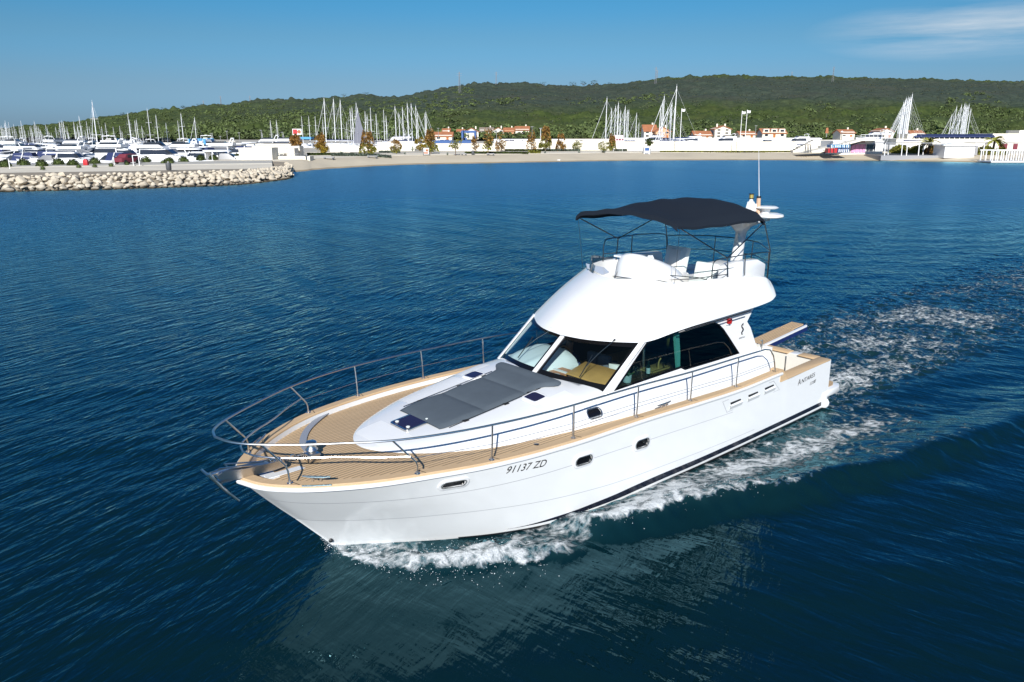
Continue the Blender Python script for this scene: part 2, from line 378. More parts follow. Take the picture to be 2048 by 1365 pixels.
# foredeck and side decks
db = MB(); xs = sorted(set(list(np.linspace(2.3, 12.6, 60)) + list(np.linspace(12.6, 13.2, 14)))); rows = []
for X in xs:
    y = max(0.02, f_ys(X) - 0.15 - (0.05 if X > 12.6 else 0)); z = f_zs(max(X, 2.5)) - 0.062
    rows.append([(X, y * k, z + 0.02 * (1 - k * k)) for k in np.linspace(-1, 1, 21)])
db.grid(rows); db.build('teak_deck', M['teak'], Y0)
def deck_z(X): return f_zs(max(X, 2.5)) - 0.062
# ------------------------------------------------------------------ trunk cabin
f_w = pchip([2.3, 4, 5.57, 6.91, 8.34, 9.33, 9.9, 10.4, 10.9, 11.2, 11.4, 11.48, 11.52], [1.80, 1.81, 1.82, 1.78, 1.65, 1.50, 1.36, 1.15, 0.86, 0.60, 0.34, 0.16, 0.0])
f_top = pchip([2.3, 7.0, 7.76, 9, 10.17, 10.9, 11.25, 11.45, 11.52], [1.97, 1.97, 1.955, 1.81, 1.70, 1.625, 1.585, 1.55, 1.53])
def trunk_z(X, y):
    w = f_w(X); zb = deck_z(X) - 0.01; q = min(1.0, abs(y) / max(w, 1e-4))
    n = 5 if X < 9 else 5 - 1.6 * min(1, (X - 9) / 2)
    return zb + (f_top(X) - zb) * (1 - q ** n) ** 0.5
tb = MB(); rows = []
ks = np.sin(np.linspace(-1, 1, 49) * math.pi / 2)
for X in list(np.linspace(6.95, 10.2, 34)) + list(11.52 - 1.3 * (1 - np.linspace(0.02, 1, 26)) ** 1.6):
    row = []
    for k in ks:      # the top stops at the foot of the windscreen
        y = f_w(X) * k; x_ = max(X, 7.745 - .39 * (y / 1.455) ** 2 - .03) if abs(y) < 1.46 else X; row.append((x_, y, trunk_z(x_, y)))
    rows.append(row)
tb.grid(rows)
for s in (1, -1):     # sides of the deckhouse below the windows
    kk = np.linspace(0, 1, 22); rows = []
    for X in np.linspace(2.3, 6.95, 20):
        w = f_w(X); ys2 = [1.485 + (w - 1.485) * math.cos(k * math.pi / 2) for k in kk]; rows.append([(X, s * y, trunk_z(X, y)) for y in ys2])
    tb.grid(rows)
trunk = tb.build('trunk_cabin', M['gel'], Y0, smooth=60)
# thin seam line and panel edges on the trunk
sm = MB()
for s in (1, -1):
    pts = []
    for X in np.linspace(2.6, 10.9, 60):
        w = f_w(X); y = w * 0.992; z = trunk_z(X, y); pts.append((X, s * (y + 0.002), min(z, deck_z(X) + 0.13)))
    sm.tube(pts, 0.004, 5)
sm.build('trunk_seam', M['seam'], trunk)
for X0, X1, y0, y1 in ((8.72, 10.02, 0.66, 1.22), (8.72, 10.02, -1.22, -0.66), (10.75, 11.28, -0.5, 0.5), (7.95, 8.6, 1.02, 1.36), (7.95, 8.6, -1.36, -1.02)):
    rows = []; ns = MB()
    for X in np.linspace(X0, X1, 10):
        lim = f_w(X) * 0.84
        rows.append([(X, np.clip(y, -lim, lim), trunk_z(X, np.clip(y, -lim, lim)) + 0.003) for y in np.linspace(y0, y1, 8)])
    ns.grid(rows); ns.build('nonskid_panel', M['nonskid'], trunk)
def rounded(hx, hy, r, n=5):
    P = []
    for cx, cy, a0 in ((hx - r, hy - r, 0), (-hx + r, hy - r, 90), (-hx + r, -hy + r, 180), (hx - r, -hy + r, 270)):
        for k in range(n + 1):
            a = R(a0 + 90 * k / n); P.append((cx + r * math.cos(a), cy + r * math.sin(a)))
    return P
def deck_hatch(cx, cy, lx, ly, name='deck_hatch', knobs=False):
    fz = lambda x, y: trunk_z(cx + x, cy + y)
    o, i = rounded(lx / 2, ly / 2, 0.07), rounded(lx / 2 - 0.035, ly / 2 - 0.035, 0.05)
    b = MB(); b.poly([o, i], lambda x, y: (cx + x, cy + y, fz(x, y) - 0.01), lambda x, y: (cx + x, cy + y, fz(x, y) + 0.028))
    fr = b.build(name, M['gel'] if not knobs else M['steel'], trunk, bevel=0.006)
    g = MB(); g.poly([i], lambda x, y: (cx + x, cy + y, fz(x, y) - 0.005), lambda x, y: (cx + x, cy + y, fz(x, y) + 0.024)); g.build('hatch_pane', M['hatch'], fr)
    if knobs:
        for x, y in ((lx / 2 - 0.1, ly / 2 - 0.1), (lx / 2 - 0.1, -ly / 2 + 0.1), (-lx / 2 + 0.1, ly / 2 - 0.1)):
            k = MB(); k.lathe([(0.032, 0), (0.034, 0.014), (0.02, 0.022), (0.004, 0.023)], (cx + x, cy + y, fz(x, y) + 0.024), 12); k.build('hatch_latch', M['labelw'], fr)
deck_hatch(10.45, -0.02, 0.58, 0.52, knobs=True); deck_hatch(8.5, 0.84, 0.33, 0.37); deck_hatch(8.5, -0.84, 0.33, 0.37)
# ------------------------------------------------------------------ deckhouse walls and glass
def side_y(z): return 1.497 - 0.06 * (z - 1.84)
HOLE = [(7.20, 1.865), (6.30, 2.585), (5.9, 2.625), (5.4, 2.655), (4.9, 2.675), (4.4, 2.67), (4.2, 2.64), (4.02, 2.56), (3.86, 2.44), (3.66, 2.24), (3.45, 2.02), (3.24, 1.80), (5.12, 1.825), (5.26, 1.895)]
WALL = [(7.36, 1.83), (6.36, 2.63), (2.62, 2.85), (3.00, 2.45), (2.86, 2.30), (2.60, 1.83), (2.42, 1.38), (2.95, 1.38), (3.05, 1.76)]
def shrink(P, d):
    Q = []; n = len(P); A = sum(P[i][0]*P[(i+1) % n][1] - P[(i+1) % n][0]*P[i][1] for i in range(n))
    for i in range(n):
        a, b, c = Vector(P[i-1]), Vector(P[i]), Vector(P[(i+1) % n]); t1, t2 = (b - a).normalized(), (c - b).normalized()
        n1, n2 = Vector((-t1.y, t1.x)), Vector((-t2.y, t2.x)); m_ = (n1 + n2); m_ = m_ / max(0.35, m_.length_squared / 2)
        q = b + m_ * d * (1 if A > 0 else -1); Q.append((q.x, q.y))
    return Q
for s in (1, -1):
    wb = MB(); fo = lambda x, z: (x, s * side_y(z), z); fi = lambda x, z: (x, s * (side_y(z) - 0.05), z)
    wb.poly([WALL, HOLE], fo, fi); wall = wb.build('deckhouse_side', M['gel'], Y0, smooth=0)
    inner = shrink(HOLE, 0.035)
    fb = MB(); fb.poly([HOLE, inner], lambda x, z: (x, s * (side_y(z) + 0.006), z), lambda x, z: (x, s * (side_y(z) - 0.03), z)); fr = fb.build('window_frame', M['frit'], wall, smooth=0)
    fwd = [(7.1, 1.895), (6.29, 2.55), (5.9, 2.59), (5.36, 2.62), (5.26, 2.625), (5.26, 1.93)]
    aft = [(5.26, 1.93), (5.26, 2.625), (4.9, 2.64), (4.4, 2.635), (4.2, 2.605), (4.03, 2.53), (3.88, 2.41), (3.68, 2.2), (3.48, 1.99), (3.34, 1.84), (5.12, 1.86)]
    for P, g, nm in ((fwd, M['glassd'], 'side_window'), (aft, M['glassk'], 'side_window')):
        gb = MB(); gb.poly([P], lambda x, z: (x, s * (side_y(z) - 0.012), z), lambda x, z: (x, s * (side_y(z) - 0.018), z)); gb.build(nm, g, wall, smooth=0)
    pb = MB(); pb.poly([[(5.34, 1.90), (5.43, 2.63), (5.30, 2.60), (5.22, 1.87)]], lambda x, z: (x, s * (side_y(z) - 0.022), z), lambda x, z: (x, s * (side_y(z) - 0.07), z))
    pb.build('window_edge_strip', M['teal'], wall, smooth=0)  # sliding pane's edge; the light in it is put into the pale teal
# windscreen
def ws(y, t):
    q = abs(y) / 1.455; b = Vector((7.745 - 0.39 * q * q, y, 1.95 - 0.09 * q * q)); T = Vector((6.93 - 0.545 * q * q, y * 0.995, 2.585 + 0.03 * q * q))
    return b.lerp(T, t)
def wsn(y, t):
    a = ws(y + 0.01, t) - ws(y - 0.01, t); c = ws(y, min(1, t + .02)) - ws(y, max(0, t - .02)); n = a.cross(c).normalized()
    return n if n.x > 0 else -n
for s in (1, -1):
    ys_ = [0.035, 0.09, 0.11] + list(np.linspace(0.2, 1.28, 12)) + [1.36, 1.385, 1.43]; ts = [0.0, 0.10, 0.13, 0.3, 0.5, 0.7, 0.88, 0.93, 1.0]
    gb = MB(); P = [[ws(s * y, t) for t in ts] for y in ys_]; k = len(ts); fs = []; ms = []
    for i in range(len(ys_) - 1):
        for j in range(k - 1):
            fs.append((i*k + j, i*k + j + 1, (i+1)*k + j + 1, (i+1)*k + j)); edge = i in (0, len(ys_) - 2) or i in (1, len(ys_) - 3) or j in (0, 1) or j >= k - 3
            ms.append(1 if edge else 0)
    gb.add([p for r in P for p in r], fs, ms); gb.build('windscreen_pane', [M['glass'], M['frit']], Y0, smooth=60)
def ws_bar(y0, y1, nm, lift=0.03):
    b = MB(); rr = []
    for t in np.linspace(-0.03, 1.0, 8):
        a, c = ws(y0, t), ws(y1, t); na, nc = wsn(y0, t), wsn(y1, t)
        rr.append([a - na * .05, a + na * lift, c + nc * lift, c - nc * .05])
    b.loft(rr); return b.build(nm, M['gel'], Y0, smooth=20, bevel=0.008)
ws_bar(-0.045, 0.045, 'windscreen_mullion'); ws_bar(1.405, 1.485, 'windscreen_pillar', .02); ws_bar(-1.485, -1.405, 'windscreen_pillar', .02)
for s, y0, t0, y1, t1 in ((1, 1.02, .97, .88, .38), (-1, -0.35, .98, -0.72, .42)):
    wb = MB(); a, b_ = ws(y0, t0) + wsn(y0, t0) * .03, ws(y1, t1) + wsn(y1, t1) * .02
    wb.tube([a, a.lerp(b_, .55) + Vector((.02, 0, .02)), b_], .008, 6); q0, q1 = ws(y1 - .04, t1 + .26) + wsn(y1, t1) * .012, ws(y1 + .02, max(.16, t1 - .24)) + wsn(y1, t1) * .012
    wb.tube([q0, q1], .010, 6); wb.tube([a, a + Vector((0, 0.03 * s, .03))], .02, 6); wb.build('wiper', M['steeld'], Y0)
for s in (1, -1): aw = MB(); aw.tube([(5.62, s * 1.66, 2.70), (5.56, s * 1.735, 2.735), (4.5, s * 1.745, 2.765), (3.38, s * 1.745, 2.79)], .013, 8); aw.build('gutter_rail', M['steeld'], Y0)
# ------------------------------------------------------------------ cabin interior
ib = MB(); ib.box((4.9, 0, .82), (4.7, 2.9, .04), mi=1); ib.box((3.12, 0, 1.75), (.05, 2.84, 1.75), mi=0)
for s in (1, -1): ib.box((5.2, s * 1.43, 1.32), (4.1, .04, 1.0), mi=0)
ib.build('cabin_lining', [M['dark'], M['floorw']], Y0, smooth=0)
dd = MB(); rows = []
for t in np.linspace(0, 1, 6):
    rows.append([(ws(y, 0).x - .05 - t * (.46 if y < .1 else max(.16, .50 - .28 * (y - .1))), y * (1 - .03 * t), ws(y, 0).z - .06 - .03 * t) for y in np.linspace(-1.4, 1.4, 25)])
dd.grid(rows); dd.box((7.0, 0, 1.4), (.05, 2.75, .9)); dash = dd.build('dashboard', M['dash'], Y0, smooth=40)
for y in (.42, -.62): dv = MB(); dv.lathe([(.05, 0), (.05, .012), (.03, .014)], (7.45, y, 1.868), 12, sx=.6, sy=1.2); dv.build('dash_vent', M['rub'], dash)
cb = MB()   # helm console with its white hood, starboard side
rr = []
for X, w, z in ((7.46, .40, 1.93), (7.3, .55, 1.99), (7.0, .60, 2.05), (6.6, .60, 2.09), (6.38, .58, 2.06), (6.30, .56, 1.98)):
    rr.append([(X, -.80 + w * k, 1.75 + (z - 1.75) * (1 - abs(k) ** 3.2) ** .45 + (.014 if .40 < abs(k) < .62 else 0)) for k in np.linspace(-1, 1, 25)])
cb.grid(rr); cb.box((6.62, -.80, 1.32), (.62, 1.15, .98)); con = cb.build('helm_console', M['dash'], Y0, smooth=40)
wb = MB(); wb.tube([(6.20 + .03 * math.sin(a), -.70 + .19 * math.cos(a), 1.86 + .19 * math.sin(a)) for a in np.linspace(0, 2 * math.pi, 28, endpoint=False)], .016, 8, closed=True)
for a in (90, 210, 330): wb.tube([(6.23, -.70, 1.86), (6.20, -.70 + .18 * math.cos(R(a)), 1.86 + .18 * math.sin(R(a)))], .01, 6)
wb.tube([(6.23, -.70, 1.86), (6.34, -.70, 1.86)], .02, 8); wb.build('steering_wheel', M['wood2'], Y0)
tb2 = MB(); tb2.poly([[(7.16, .27), (6.33, -.02), (6.30, .78), (7.16, 1.24)]], lambda x, y: (x, y, 1.875), lambda x, y: (x, y, 1.905)); lid = tb2.build('chart_table', M['wood'], Y0, bevel=.006)
cb2 = MB(); cb2.box((7.02, -.02, 1.52), (.5, .40, .52), mi=0); cb2.box((7.02, -.02, 1.80), (.52, .42, .05), mi=1); cb2.build('galley_cabinet', [M['wood'], M['wood2']], Y0, smooth=0, bevel=.006)
sb = MB()
for y0, y1 in ((-.60, -.32), (-.31, .02)): sb.box((5.62, (y0 + y1) / 2, 1.60), (.14, y1 - y0, .56)); sb.box((5.78, (y0 + y1) / 2, 1.26), (.5, y1 - y0, .16))
sb.box((5.58, .06, 1.50), (.20, .13, .56)); sb.build('saloon_sofa', M['sofa'], Y0, bevel=.05)
sw = MB(); sw.box((5.72, .26, 1.56), (.12, .30, .44)); sw.box((5.9, .26, 1.28), (.4, .32, .1)); sw.tube([(5.92, .36, 1.22), (5.80, .36, 1.66), (5.76, .30, 1.78)], .014, 6, mi=1); sw.build('cabin_chair', [M['labelw'], M['rub']], Y0, bevel=.03)
gc = MB(); gc.box((5.9, 1.15, 1.62), (1.9, .42, .42)); gc.box((5.55, 1.1, 1.86), (.55, .3, .05), mi=1); gc.build('side_counter', [M['floorw'], M['wood']], Y0, bevel=.008)
hp = MB(); hp.tube([(5.72, .95, .85), (5.72, .95, 2.64)], .022, 10); hp.build('grab_pole', M['steel'], Y0)
cu = MB(); rr = []
for z in np.linspace(2.0, 2.62, 6): rr.append([(5.62 - .12 * (z - 2.0) / .6 * k - .02 * math.sin(k * 18), 1.40, z) for k in np.linspace(0, 1, 12)])
cu.grid(rr); cu.build('curtain', mat('mustard_curtain', (.28, .22, .05), .8), Y0)
# things standing in the cabin
def small(name, label, cat, mats, fn):
    b = MB(); fn(b); return tag(b.build(name, mats, None), label, cat)
pl = empty('potted_plant', (6.58, 1.27, 1.83)); tag(pl, 'green leafy houseplant in a white pot behind the side window', 'plant')
b = MB(); b.lathe([(.05, 0), (.075, .02), (.085, .15), (.078, .155), (.07, .13), (.0, .13)], (0, 0, 0), 16); b.build('pot', M['labelw'], pl)
b = MB()
for i in range(26):
    a = random.uniform(0, 6.28); l = random.uniform(.08, .2); t = random.uniform(.2, 1.1); d = Vector((math.cos(a) * math.cos(t), math.sin(a) * math.cos(t), math.sin(t)))
    p = Vector((0, 0, .14)); e = p + d * l; sd = d.cross(Vector((0, 0, 1))).normalized() * .022
    b.add([p, p.lerp(e, .5) + sd, e, p.lerp(e, .5) - sd], [(0, 1, 2, 3)])
b.build('foliage', M['leaf'], pl, smooth=0)
bt = empty('wine_bottle', (5.95, 1.25, 1.83)); tag(bt, 'dark wine bottle with a white label beside the wine glasses', 'bottle')
b = MB(); b.lathe([(.036, 0), (.038, .01), (.038, .19), (.015, .235), (.014, .30), (.016, .302), (.0, .303)], (0, 0, 0), 14); b.build('glass_body', M['bottle'], bt)
b = MB(); b.lathe([(.0395, .05), (.0395, .16)], (0, 0, 0), 14); b.build('paper_label', M['labelw'], bt)
for x, y, lb in ((6.30, 1.28, 'stemmed wine glass nearest the potted plant'), (6.22, 1.17, 'stemmed wine glass set farther inboard of the potted plant')):
    small('wine_glass', lb, 'glass', M['clear'], lambda b: b.lathe([(.034, 0), (.03, .004), (.004, .01), (.004, .10), (.02, .12), (.04, .16), (.036, .23), (.037, .23)], (x, y, 1.83), 14))
st = small('carved_figurine', 'slim wooden figurine standing on the counter behind the side window', 'figurine', M['wood'], lambda b: b.tube([(5.58, 1.2, 1.885), (5.60, 1.21, 1.97), (5.57, 1.2, 2.03), (5.52, 1.2, 2.08)], [.022, .016, .012, .018], 8))
# ------------------------------------------------------------------ flybridge moulding
LO = [(7.06, 0, 2.575), (7.0, .45, 2.58), (6.84, .85, 2.585), (6.6, 1.2, 2.59), (6.42, 1.42, 2.60), (6.22, 1.56, 2.64), (5.8, 1.66, 2.72), (5.3, 1.70, 2.765), (4.6, 1.72, 2.79), (3.8, 1.73, 2.815), (3.1, 1.74, 2.84), (2.62, 1.74, 2.88), (2.36, 1.70, 2.95), (2.12, 1.48, 2.98), (1.75, 1.12, 3.0), (1.42, .66, 3.0), (1.32, 0, 3.0)]
UP = [(5.68, 0, 3.48), (5.63, .36, 3.48), (5.48, .72, 3.48), (5.24, 1.04, 3.485), (5.02, 1.24, 3.49), (4.82, 1.38, 3.495), (4.55, 1.47, 3.505), (4.3, 1.53, 3.51), (3.9, 1.57, 3.50), (3.4, 1.60, 3.46), (2.95, 1.61, 3.42), (2.62, 1.60, 3.35), (2.40, 1.57, 3.22), (2.16, 1.40, 3.22), (1.8, 1.06, 3.22), (1.48, .62, 3.22), (1.38, 0, 3.22)]
def dens(P, k=4):
    a = np.array(P); t = np.arange(len(P)); f = [pchip(t, a[:, i]) for i in range(3)]; tt = np.linspace(0, len(P) - 1, (len(P) - 1) * k + 1)
    return [Vector((f[0](x), f[1](x), f[2](x))) for x in tt]
LOd, UPd = dens(LO), dens(UP); nL = len(LOd)
def full(P): return P + [Vector((p.x, -p.y, p.z)) for p in reversed(P[1:-1])]
def ins(P, d):
    n = len(P); Q = []
    for i in range(n):
        t = (P[(i + 1) % n] - P[i - 1]); t.z = 0; t.normalize(); nr = Vector((-t.y, t.x, 0)); Q.append(P[i] + nr * d)
    return Q
Lf, Uf = full(LOd), full(UPd); nF = len(Lf)
fb = MB(); rings = []
Li = ins(Lf, .07)
rings.append([p + Vector((0, 0, .045)) for p in ins(Lf, .25)]); rings.append([p + Vector((0, 0, .01)) for p in Li]); rings.append([p + Vector((0, 0, -.005)) for p in ins(Lf, .02)])
for t in np.linspace(0, 1, 12):
    ring = []
    for a, b_ in zip(Lf, Uf):
        p = a.lerp(b_, t); bul = .055 * math.sin(math.pi * t); c = Vector((a.x - b_.x, a.y - b_.y, 0)); l = c.length
        side = min(1, abs(a.y) / 1.7)
        if l > 1e-4: p += (c / l) * bul * (.2 + .5 * (l > .6)) + Vector((0, 0, bul * (.5 if l > .6 else .12)))
        ring.append(p)
    rings.append(ring)
rings.append([p + Vector((0, 0, .015)) for p in ins(Uf, .04)]); rings.append([p + Vector((0, 0, 0)) for p in ins(Uf, .09)])
rings.append([Vector((p.x, p.y, min(p.z, 3.12))) for p in ins(Uf, .11)])
fb.loft([[tuple(p) for p in r] for r in rings], closed=True, cap0=False, cap1=False)
fly = fb.build('flybridge', M['gel'], Y0, smooth=32)
def across(ring, z, name, m, parent, dz=0):
    b = MB(); n = len(ring); h = n // 2; vs = []; fs = []
    for i in range(0, h + 1):
        a, c = ring[i], ring[(n - i) % n]; za, zc = (z, z) if z is not None else (a.z + dz, c.z + dz)
        vs += [(a.x, a.y, za), (c.x, c.y, zc)]
    for i in range(h): fs.append((2*i, 2*i + 1, 2*i + 3, 2*i + 2))
    b.add(vs, fs); return b.build(name, m, parent)
across(ins(Uf, .11), 3.13, 'fly_deck', M['cream'], fly)
across(ins(Lf, .2), None, 'headliner', mat('headliner', (.45, .45, .44), .8), fly, .04)
sl = MB(); sl.tube([Lf[k].lerp(Uf[k], t) + Vector((.055 * math.sin(math.pi * t) * .70 + .004, 0, .055 * math.sin(math.pi * t) * .5 + .002)) for k in (0,) for t in np.linspace(.02, .98, 12)], .004, 5); sl.build('mould_seam', M['seam'], fly)
# helm console on the flybridge
rr = []
for k, z, e in ((1.0, 3.12, 0), (1.0, 3.46, 0), (.985, 3.51, 0), (.90, 3.65, .02), (.78, 3.80, .05), (.62, 3.87, .07), (.25, 3.885, .07), (.02, 3.885, .07)):
    ring = []
    for j in range(40):
        a = 2 * math.pi * j / 40; ca, sa = math.cos(a), math.sin(a); p = 2.6
        q = (abs(ca) ** p + abs(sa) ** p) ** (-1 / p); ring.append((4.78 + e + .80 * k * q * ca + (.18 if z > 3.6 else 0) * (1 - k), .30 + .62 * k * q * sa, z + (.20 * ca - .06) * (1 if z > 3.6 else 0) * min(1, k + .25)))
    rr.append(ring)
cbx = MB(); cbx.loft(rr, mi=0, rowmi=[1, 1, 0, 0, 0, 0, 0]); cbx.box((5.36, .16, 3.90), (.16, .62, .035), mi=0); cbx.box((5.0, .42, 3.88), (.16, .10, .10), mi=0, taper=.5)
fcon = cbx.build('fly_console', [M['gel'], M['cream']], fly, smooth=45)
sbx = MB()
M_tilt = Matrix.Rotation(R(-14), 3, 'Y')
sbx.box((3.72, .10, 3.66), (.14, .52, .58), M=M_tilt, mi=0); sbx.box((4.02, .10, 3.42), (.52, .54, .14), mi=0); sbx.box((3.98, .10, 3.25), (.40, .44, .24), mi=1); sbx.box((3.80, .10, 3.66), (.03, .30, .5), M=M_tilt, mi=1)
sbx.build('helm_seat', [M['labelw'], M['cream']], fly, bevel=.035)
cs_ = MB(); cs_.box((3.35, .62, 3.38), (.16, .55, .50), M=M_tilt, mi=0); cs_.box((3.62, .62, 3.22), (.5, .55, .16), mi=0); cs_.build('companion_seat', [M['labelw']], fly, bevel=.04)
bx = MB(); bx.poly([[(3.85, 3.40), (3.84, 3.70), (3.5, 3.76), (2.7, 3.73), (2.38, 3.60), (2.40, 3.22), (3.0, 3.38)]], lambda x, z: (x, 1.42, z), lambda x, z: (x, 1.22, z)); bx.box((2.9, 1.05, 3.35), (.9, .4, .1)); bx.box((2.9, 1.0, 3.22), (.9, .5, .18))
bx.build('settee_coaming', M['gel'], fly, bevel=.03); bx = MB()
bx.poly([[(3.75, 3.40), (3.74, 3.62), (2.5, 3.58), (2.40, 3.22), (3.0, 3.38)]], lambda x, z: (x, -1.42, z), lambda x, z: (x, -1.22, z))
bx.build('settee_coaming', M['gel'], fly, bevel=.03)
bx = MB(); bx.box((2.2, .5, 3.27), (.6, 1.1, .28)); bx.box((2.2, .5, 3.43), (.62, 1.12, .06)); bx.build('fly_locker', M['cream'], fly, bevel=.03)
# wind deflector and its white wing
wd = MB(); pts = [p for p in UPd if p.x > 3.8]; low = [Vector((p.x, -p.y * .97, p.z + .015)) for p in pts if p.y > .55]; n = len(low)
wd.loft([[tuple(p), tuple(p + Vector((-.06, 0, .06 + .16 * math.sin(math.pi * min(1, .18 + i / n)))))] for i, p in enumerate(low)], closed=False); wd.build('wind_deflector', M['plexi'], fly, smooth=60)
wf = MB(); wf.poly([[(4.98, -1.34), (5.30, -1.0), (5.60, -.28), (5.34, -.34), (5.05, -.75)]], lambda x, y: (x, y, 3.52 + .05 * (5.6 - x)), lambda x, y: (x, y, 3.505 + .05 * (5.6 - x))); wf.build('deflector_wing', M['gel'], fly, smooth=0)
# flybridge rails
def rail(name, parent, tubes, m='steel', r=.0115):
    b = MB()
    for pts in tubes:
        rr_ = r
        if isinstance(pts, tuple): pts, rr_ = pts
        b.tube(pts, rr_, 8)
    return b.build(name, M[m], parent)
def arc_rail(pts, k=6):
    a = np.array(pts); t = np.arange(len(pts)); f = [pchip(t, a[:, i]) for i in range(3)]; tt = np.linspace(0, len(pts) - 1, (len(pts) - 1) * k + 1)
    return [Vector((f[0](x), f[1](x), f[2](x))) for x in tt]
for s in (1, -1):
    z0 = .0 if s == 1 else .12
    rail('fly_rail', fly, [arc_rail([(4.34, s * 1.42, 3.52), (4.33, s * 1.43, 3.80), (4.22, s * 1.44, 3.88 + z0), (3.4, s * 1.46, 3.89 + z0), (2.5, s * 1.44, 3.86 + z0), (2.2, s * 1.36, 3.80 + z0), (2.16, s * 1.34, 3.24)]),
         [(3.3, s * 1.48, 3.89 + z0), (3.3, s * 1.50, 3.47)], ([(4.32, s * 1.44, 3.68), (2.18, s * 1.36, 3.60)], .009)], 'steeld')
rail('fly_stern_rail', fly, [arc_rail([(2.16, -1.34, 3.92), (1.78, -1.0, 3.92), (1.46, -.58, 3.92), (1.40, 0, 3.92), (1.46, .58, 3.90), (1.82, 1.0, 3.88), (2.16, 1.34, 3.86)]), [(1.44, -.5, 3.92), (1.48, -.5, 3.23)], [(1.44, .5, 3.9), (1.48, .5, 3.23)], ([(2.16, -1.34, 3.6), (1.46, -.58, 3.6), (1.46, .58, 3.6), (2.16, 1.34, 3.6)], .009)], 'steeld')
rail('bow_side_rail', fly, [([Vector((p.x - .05, p.y * .93, p.z + .055)) for p in UPd if p.x > 3.9], .009), ([(5.58, .02, 3.5), (5.50, .02, 3.62), (5.2, .5, 3.60), (4.62, 1.3, 3.56), (4.4, 1.36, 3.5)], .009)], 'steeld')
# ------------------------------------------------------------------ mast arch with radar, lights, aerials
mp = MB(); rr = []
MX, MY = 2.06, .50
for z, x, hx, hy in ((3.14, MX + .06, .19, .12), (3.4, MX + .03, .165, .105), (3.9, MX - .06, .135, .09), (4.15, MX - .10, .13, .095), (4.27, MX - .10, .22, .18), (4.36, MX - .12, .44, .34), (4.40, MX - .14, .52, .38), (4.43, MX - .14, .50, .37)):
    rr.append([(x + hx * math.copysign(abs(math.cos(a)) ** .7, math.cos(a)), MY + hy * math.copysign(abs(math.sin(a)) ** .7, math.sin(a)), z) for a in np.linspace(0, 2 * math.pi, 24, endpoint=False)])
mp.loft(rr); mast = mp.build('radar_mast', M['gel'], fly, smooth=50)
m2 = MB(); m2.lathe([(.02, 0), (.29, .01), (.31, .035), (.30, .075), (.2, .10), (.0, .105)], (1.82, 1.06, 4.50), 28); m2.box((2.0, .80, 4.45), (.5, .5, .05)); m2.tube([(1.86, .98, 4.6), (1.86, 1.0, 4.70)], .10, 12); m2.lathe([(.02, 0), (.22, .008), (.25, .03), (.20, .055), (.0, .065)], (1.86, 1.02, 4.69), 24); m2.box((2.0, .78, 4.63), (.25, .16, .05)); m2.build('radar_dome', M['gel'], mast, smooth=50)
m3 = MB(); m3.loft([[(2.08 + sx * w, .76 + sy * w, z) for sx, sy in ((-1, -1), (1, -1), (1, 1), (-1, 1))] for z, w in ((4.42, .10), (4.75, .065), (4.84, .05))]); m3.box((2.04, .84, 4.72), (.10, .08, .16)); m3.tube([(2.08, .76, 4.84), (2.08, .76, 4.90)], [.05, .035], 12); m3.build('light_mast', M['gel'], mast)
m4 = MB(); m4.tube([(2.08, .76, 4.90), (2.08, .76, 4.915)], .055, 14, mi=1); m4.tube([(2.08, .76, 4.915), (2.08, .76, 4.995)], .045, 14, mi=0); m4.tube([(2.08, .76, 4.995), (2.08, .76, 5.01)], .055, 14, mi=1); m4.build('anchor_light', [M['yel'], M['rub']], mast)
m5 = MB(); m5.tube([(2.0, .91, 4.42), (2.0, .89, 4.92)], .045, 12, mi=0); m5.tube([(2.0, .89, 4.92), (2.0, .89, 4.96)], .047, 12, mi=1); m5.build('aerial_sleeve', [M['tan'], M['rub']], mast)
m6 = MB(); m6.tube([(2.0, .955, 4.42), (2.0, .87, 5.2), (2.0, .79, 6.0)], [.012, .008, .003], 8); m6.build('whip_aerial', M['gel'], mast)
fl_ = MB(); fl_.poly([[(2.12, 4.02), (2.30, 4.20), (2.28, 4.0), (2.18, 3.88)]], lambda x, z: (x, .62, z), lambda x, z: (x, .64, z)); fl_.build('loudhailer', M['labelw'], mast)
# ------------------------------------------------------------------ bimini
bi = empty('bimini_top'); bi.parent = Y0
bows = [(5.36, 1.30, 4.655, .145), (4.75, 1.33, 4.64, .19), (4.0, 1.34, 4.64, .27), (3.2, 1.35, 4.65, .30), (2.6, 1.34, 4.635, .25), (2.36, 1.30, 4.60, .19)]
fbx = [pchip([0, 1, 2, 3, 4, 5], [b_[i] for b_ in bows]) for i in range(4)]
def cnv(t, k, dz=0):
    x, w, z, c = [f(t) for f in fbx]
    sag = .028 * math.sin(math.pi * t / 5 * 2.5) ** 2 * (1 - k * k)
    wr = .012 * math.sin(7 * t + 9 * k) * math.sin(3.1 * k + t) * (1 - abs(k)) + .008 * math.sin(13 * k + 5 * t)
    edge = -.06 * max(0, abs(k) - .9) / .1 + (-.035 * math.sin(math.pi * t / 5) * max(0, abs(k) - .6) / .4) - .05 * max(0, t - 4.2) / .8 * abs(k) ** 3
    return Vector((x, w * k, z + c * (1 - abs(k) ** 2.1) - sag + wr + edge + dz))
cb_ = MB(); T = np.linspace(0, 5, 46); K = np.linspace(-1, 1, 41)
top = [[cnv(t, k) for k in K] for t in T]; bot = [[cnv(t, k, -.012) for k in K] for t in T]
cb_.grid(top); cb_.grid(bot)
for t in (0, 5): cb_.grid([[cnv(t, k) for k in K], [cnv(t, k, -.085) + Vector((.015 if t == 0 else -.015, 0, 0)) for k in K], [cnv(t, k, -.09) + Vector((-.05 if t == 0 else .05, 0, 0)) for k in K]])
for k in (-1, 1): cb_.grid([[cnv(t, k) for t in T], [cnv(t, k, -.05) for t in T]])
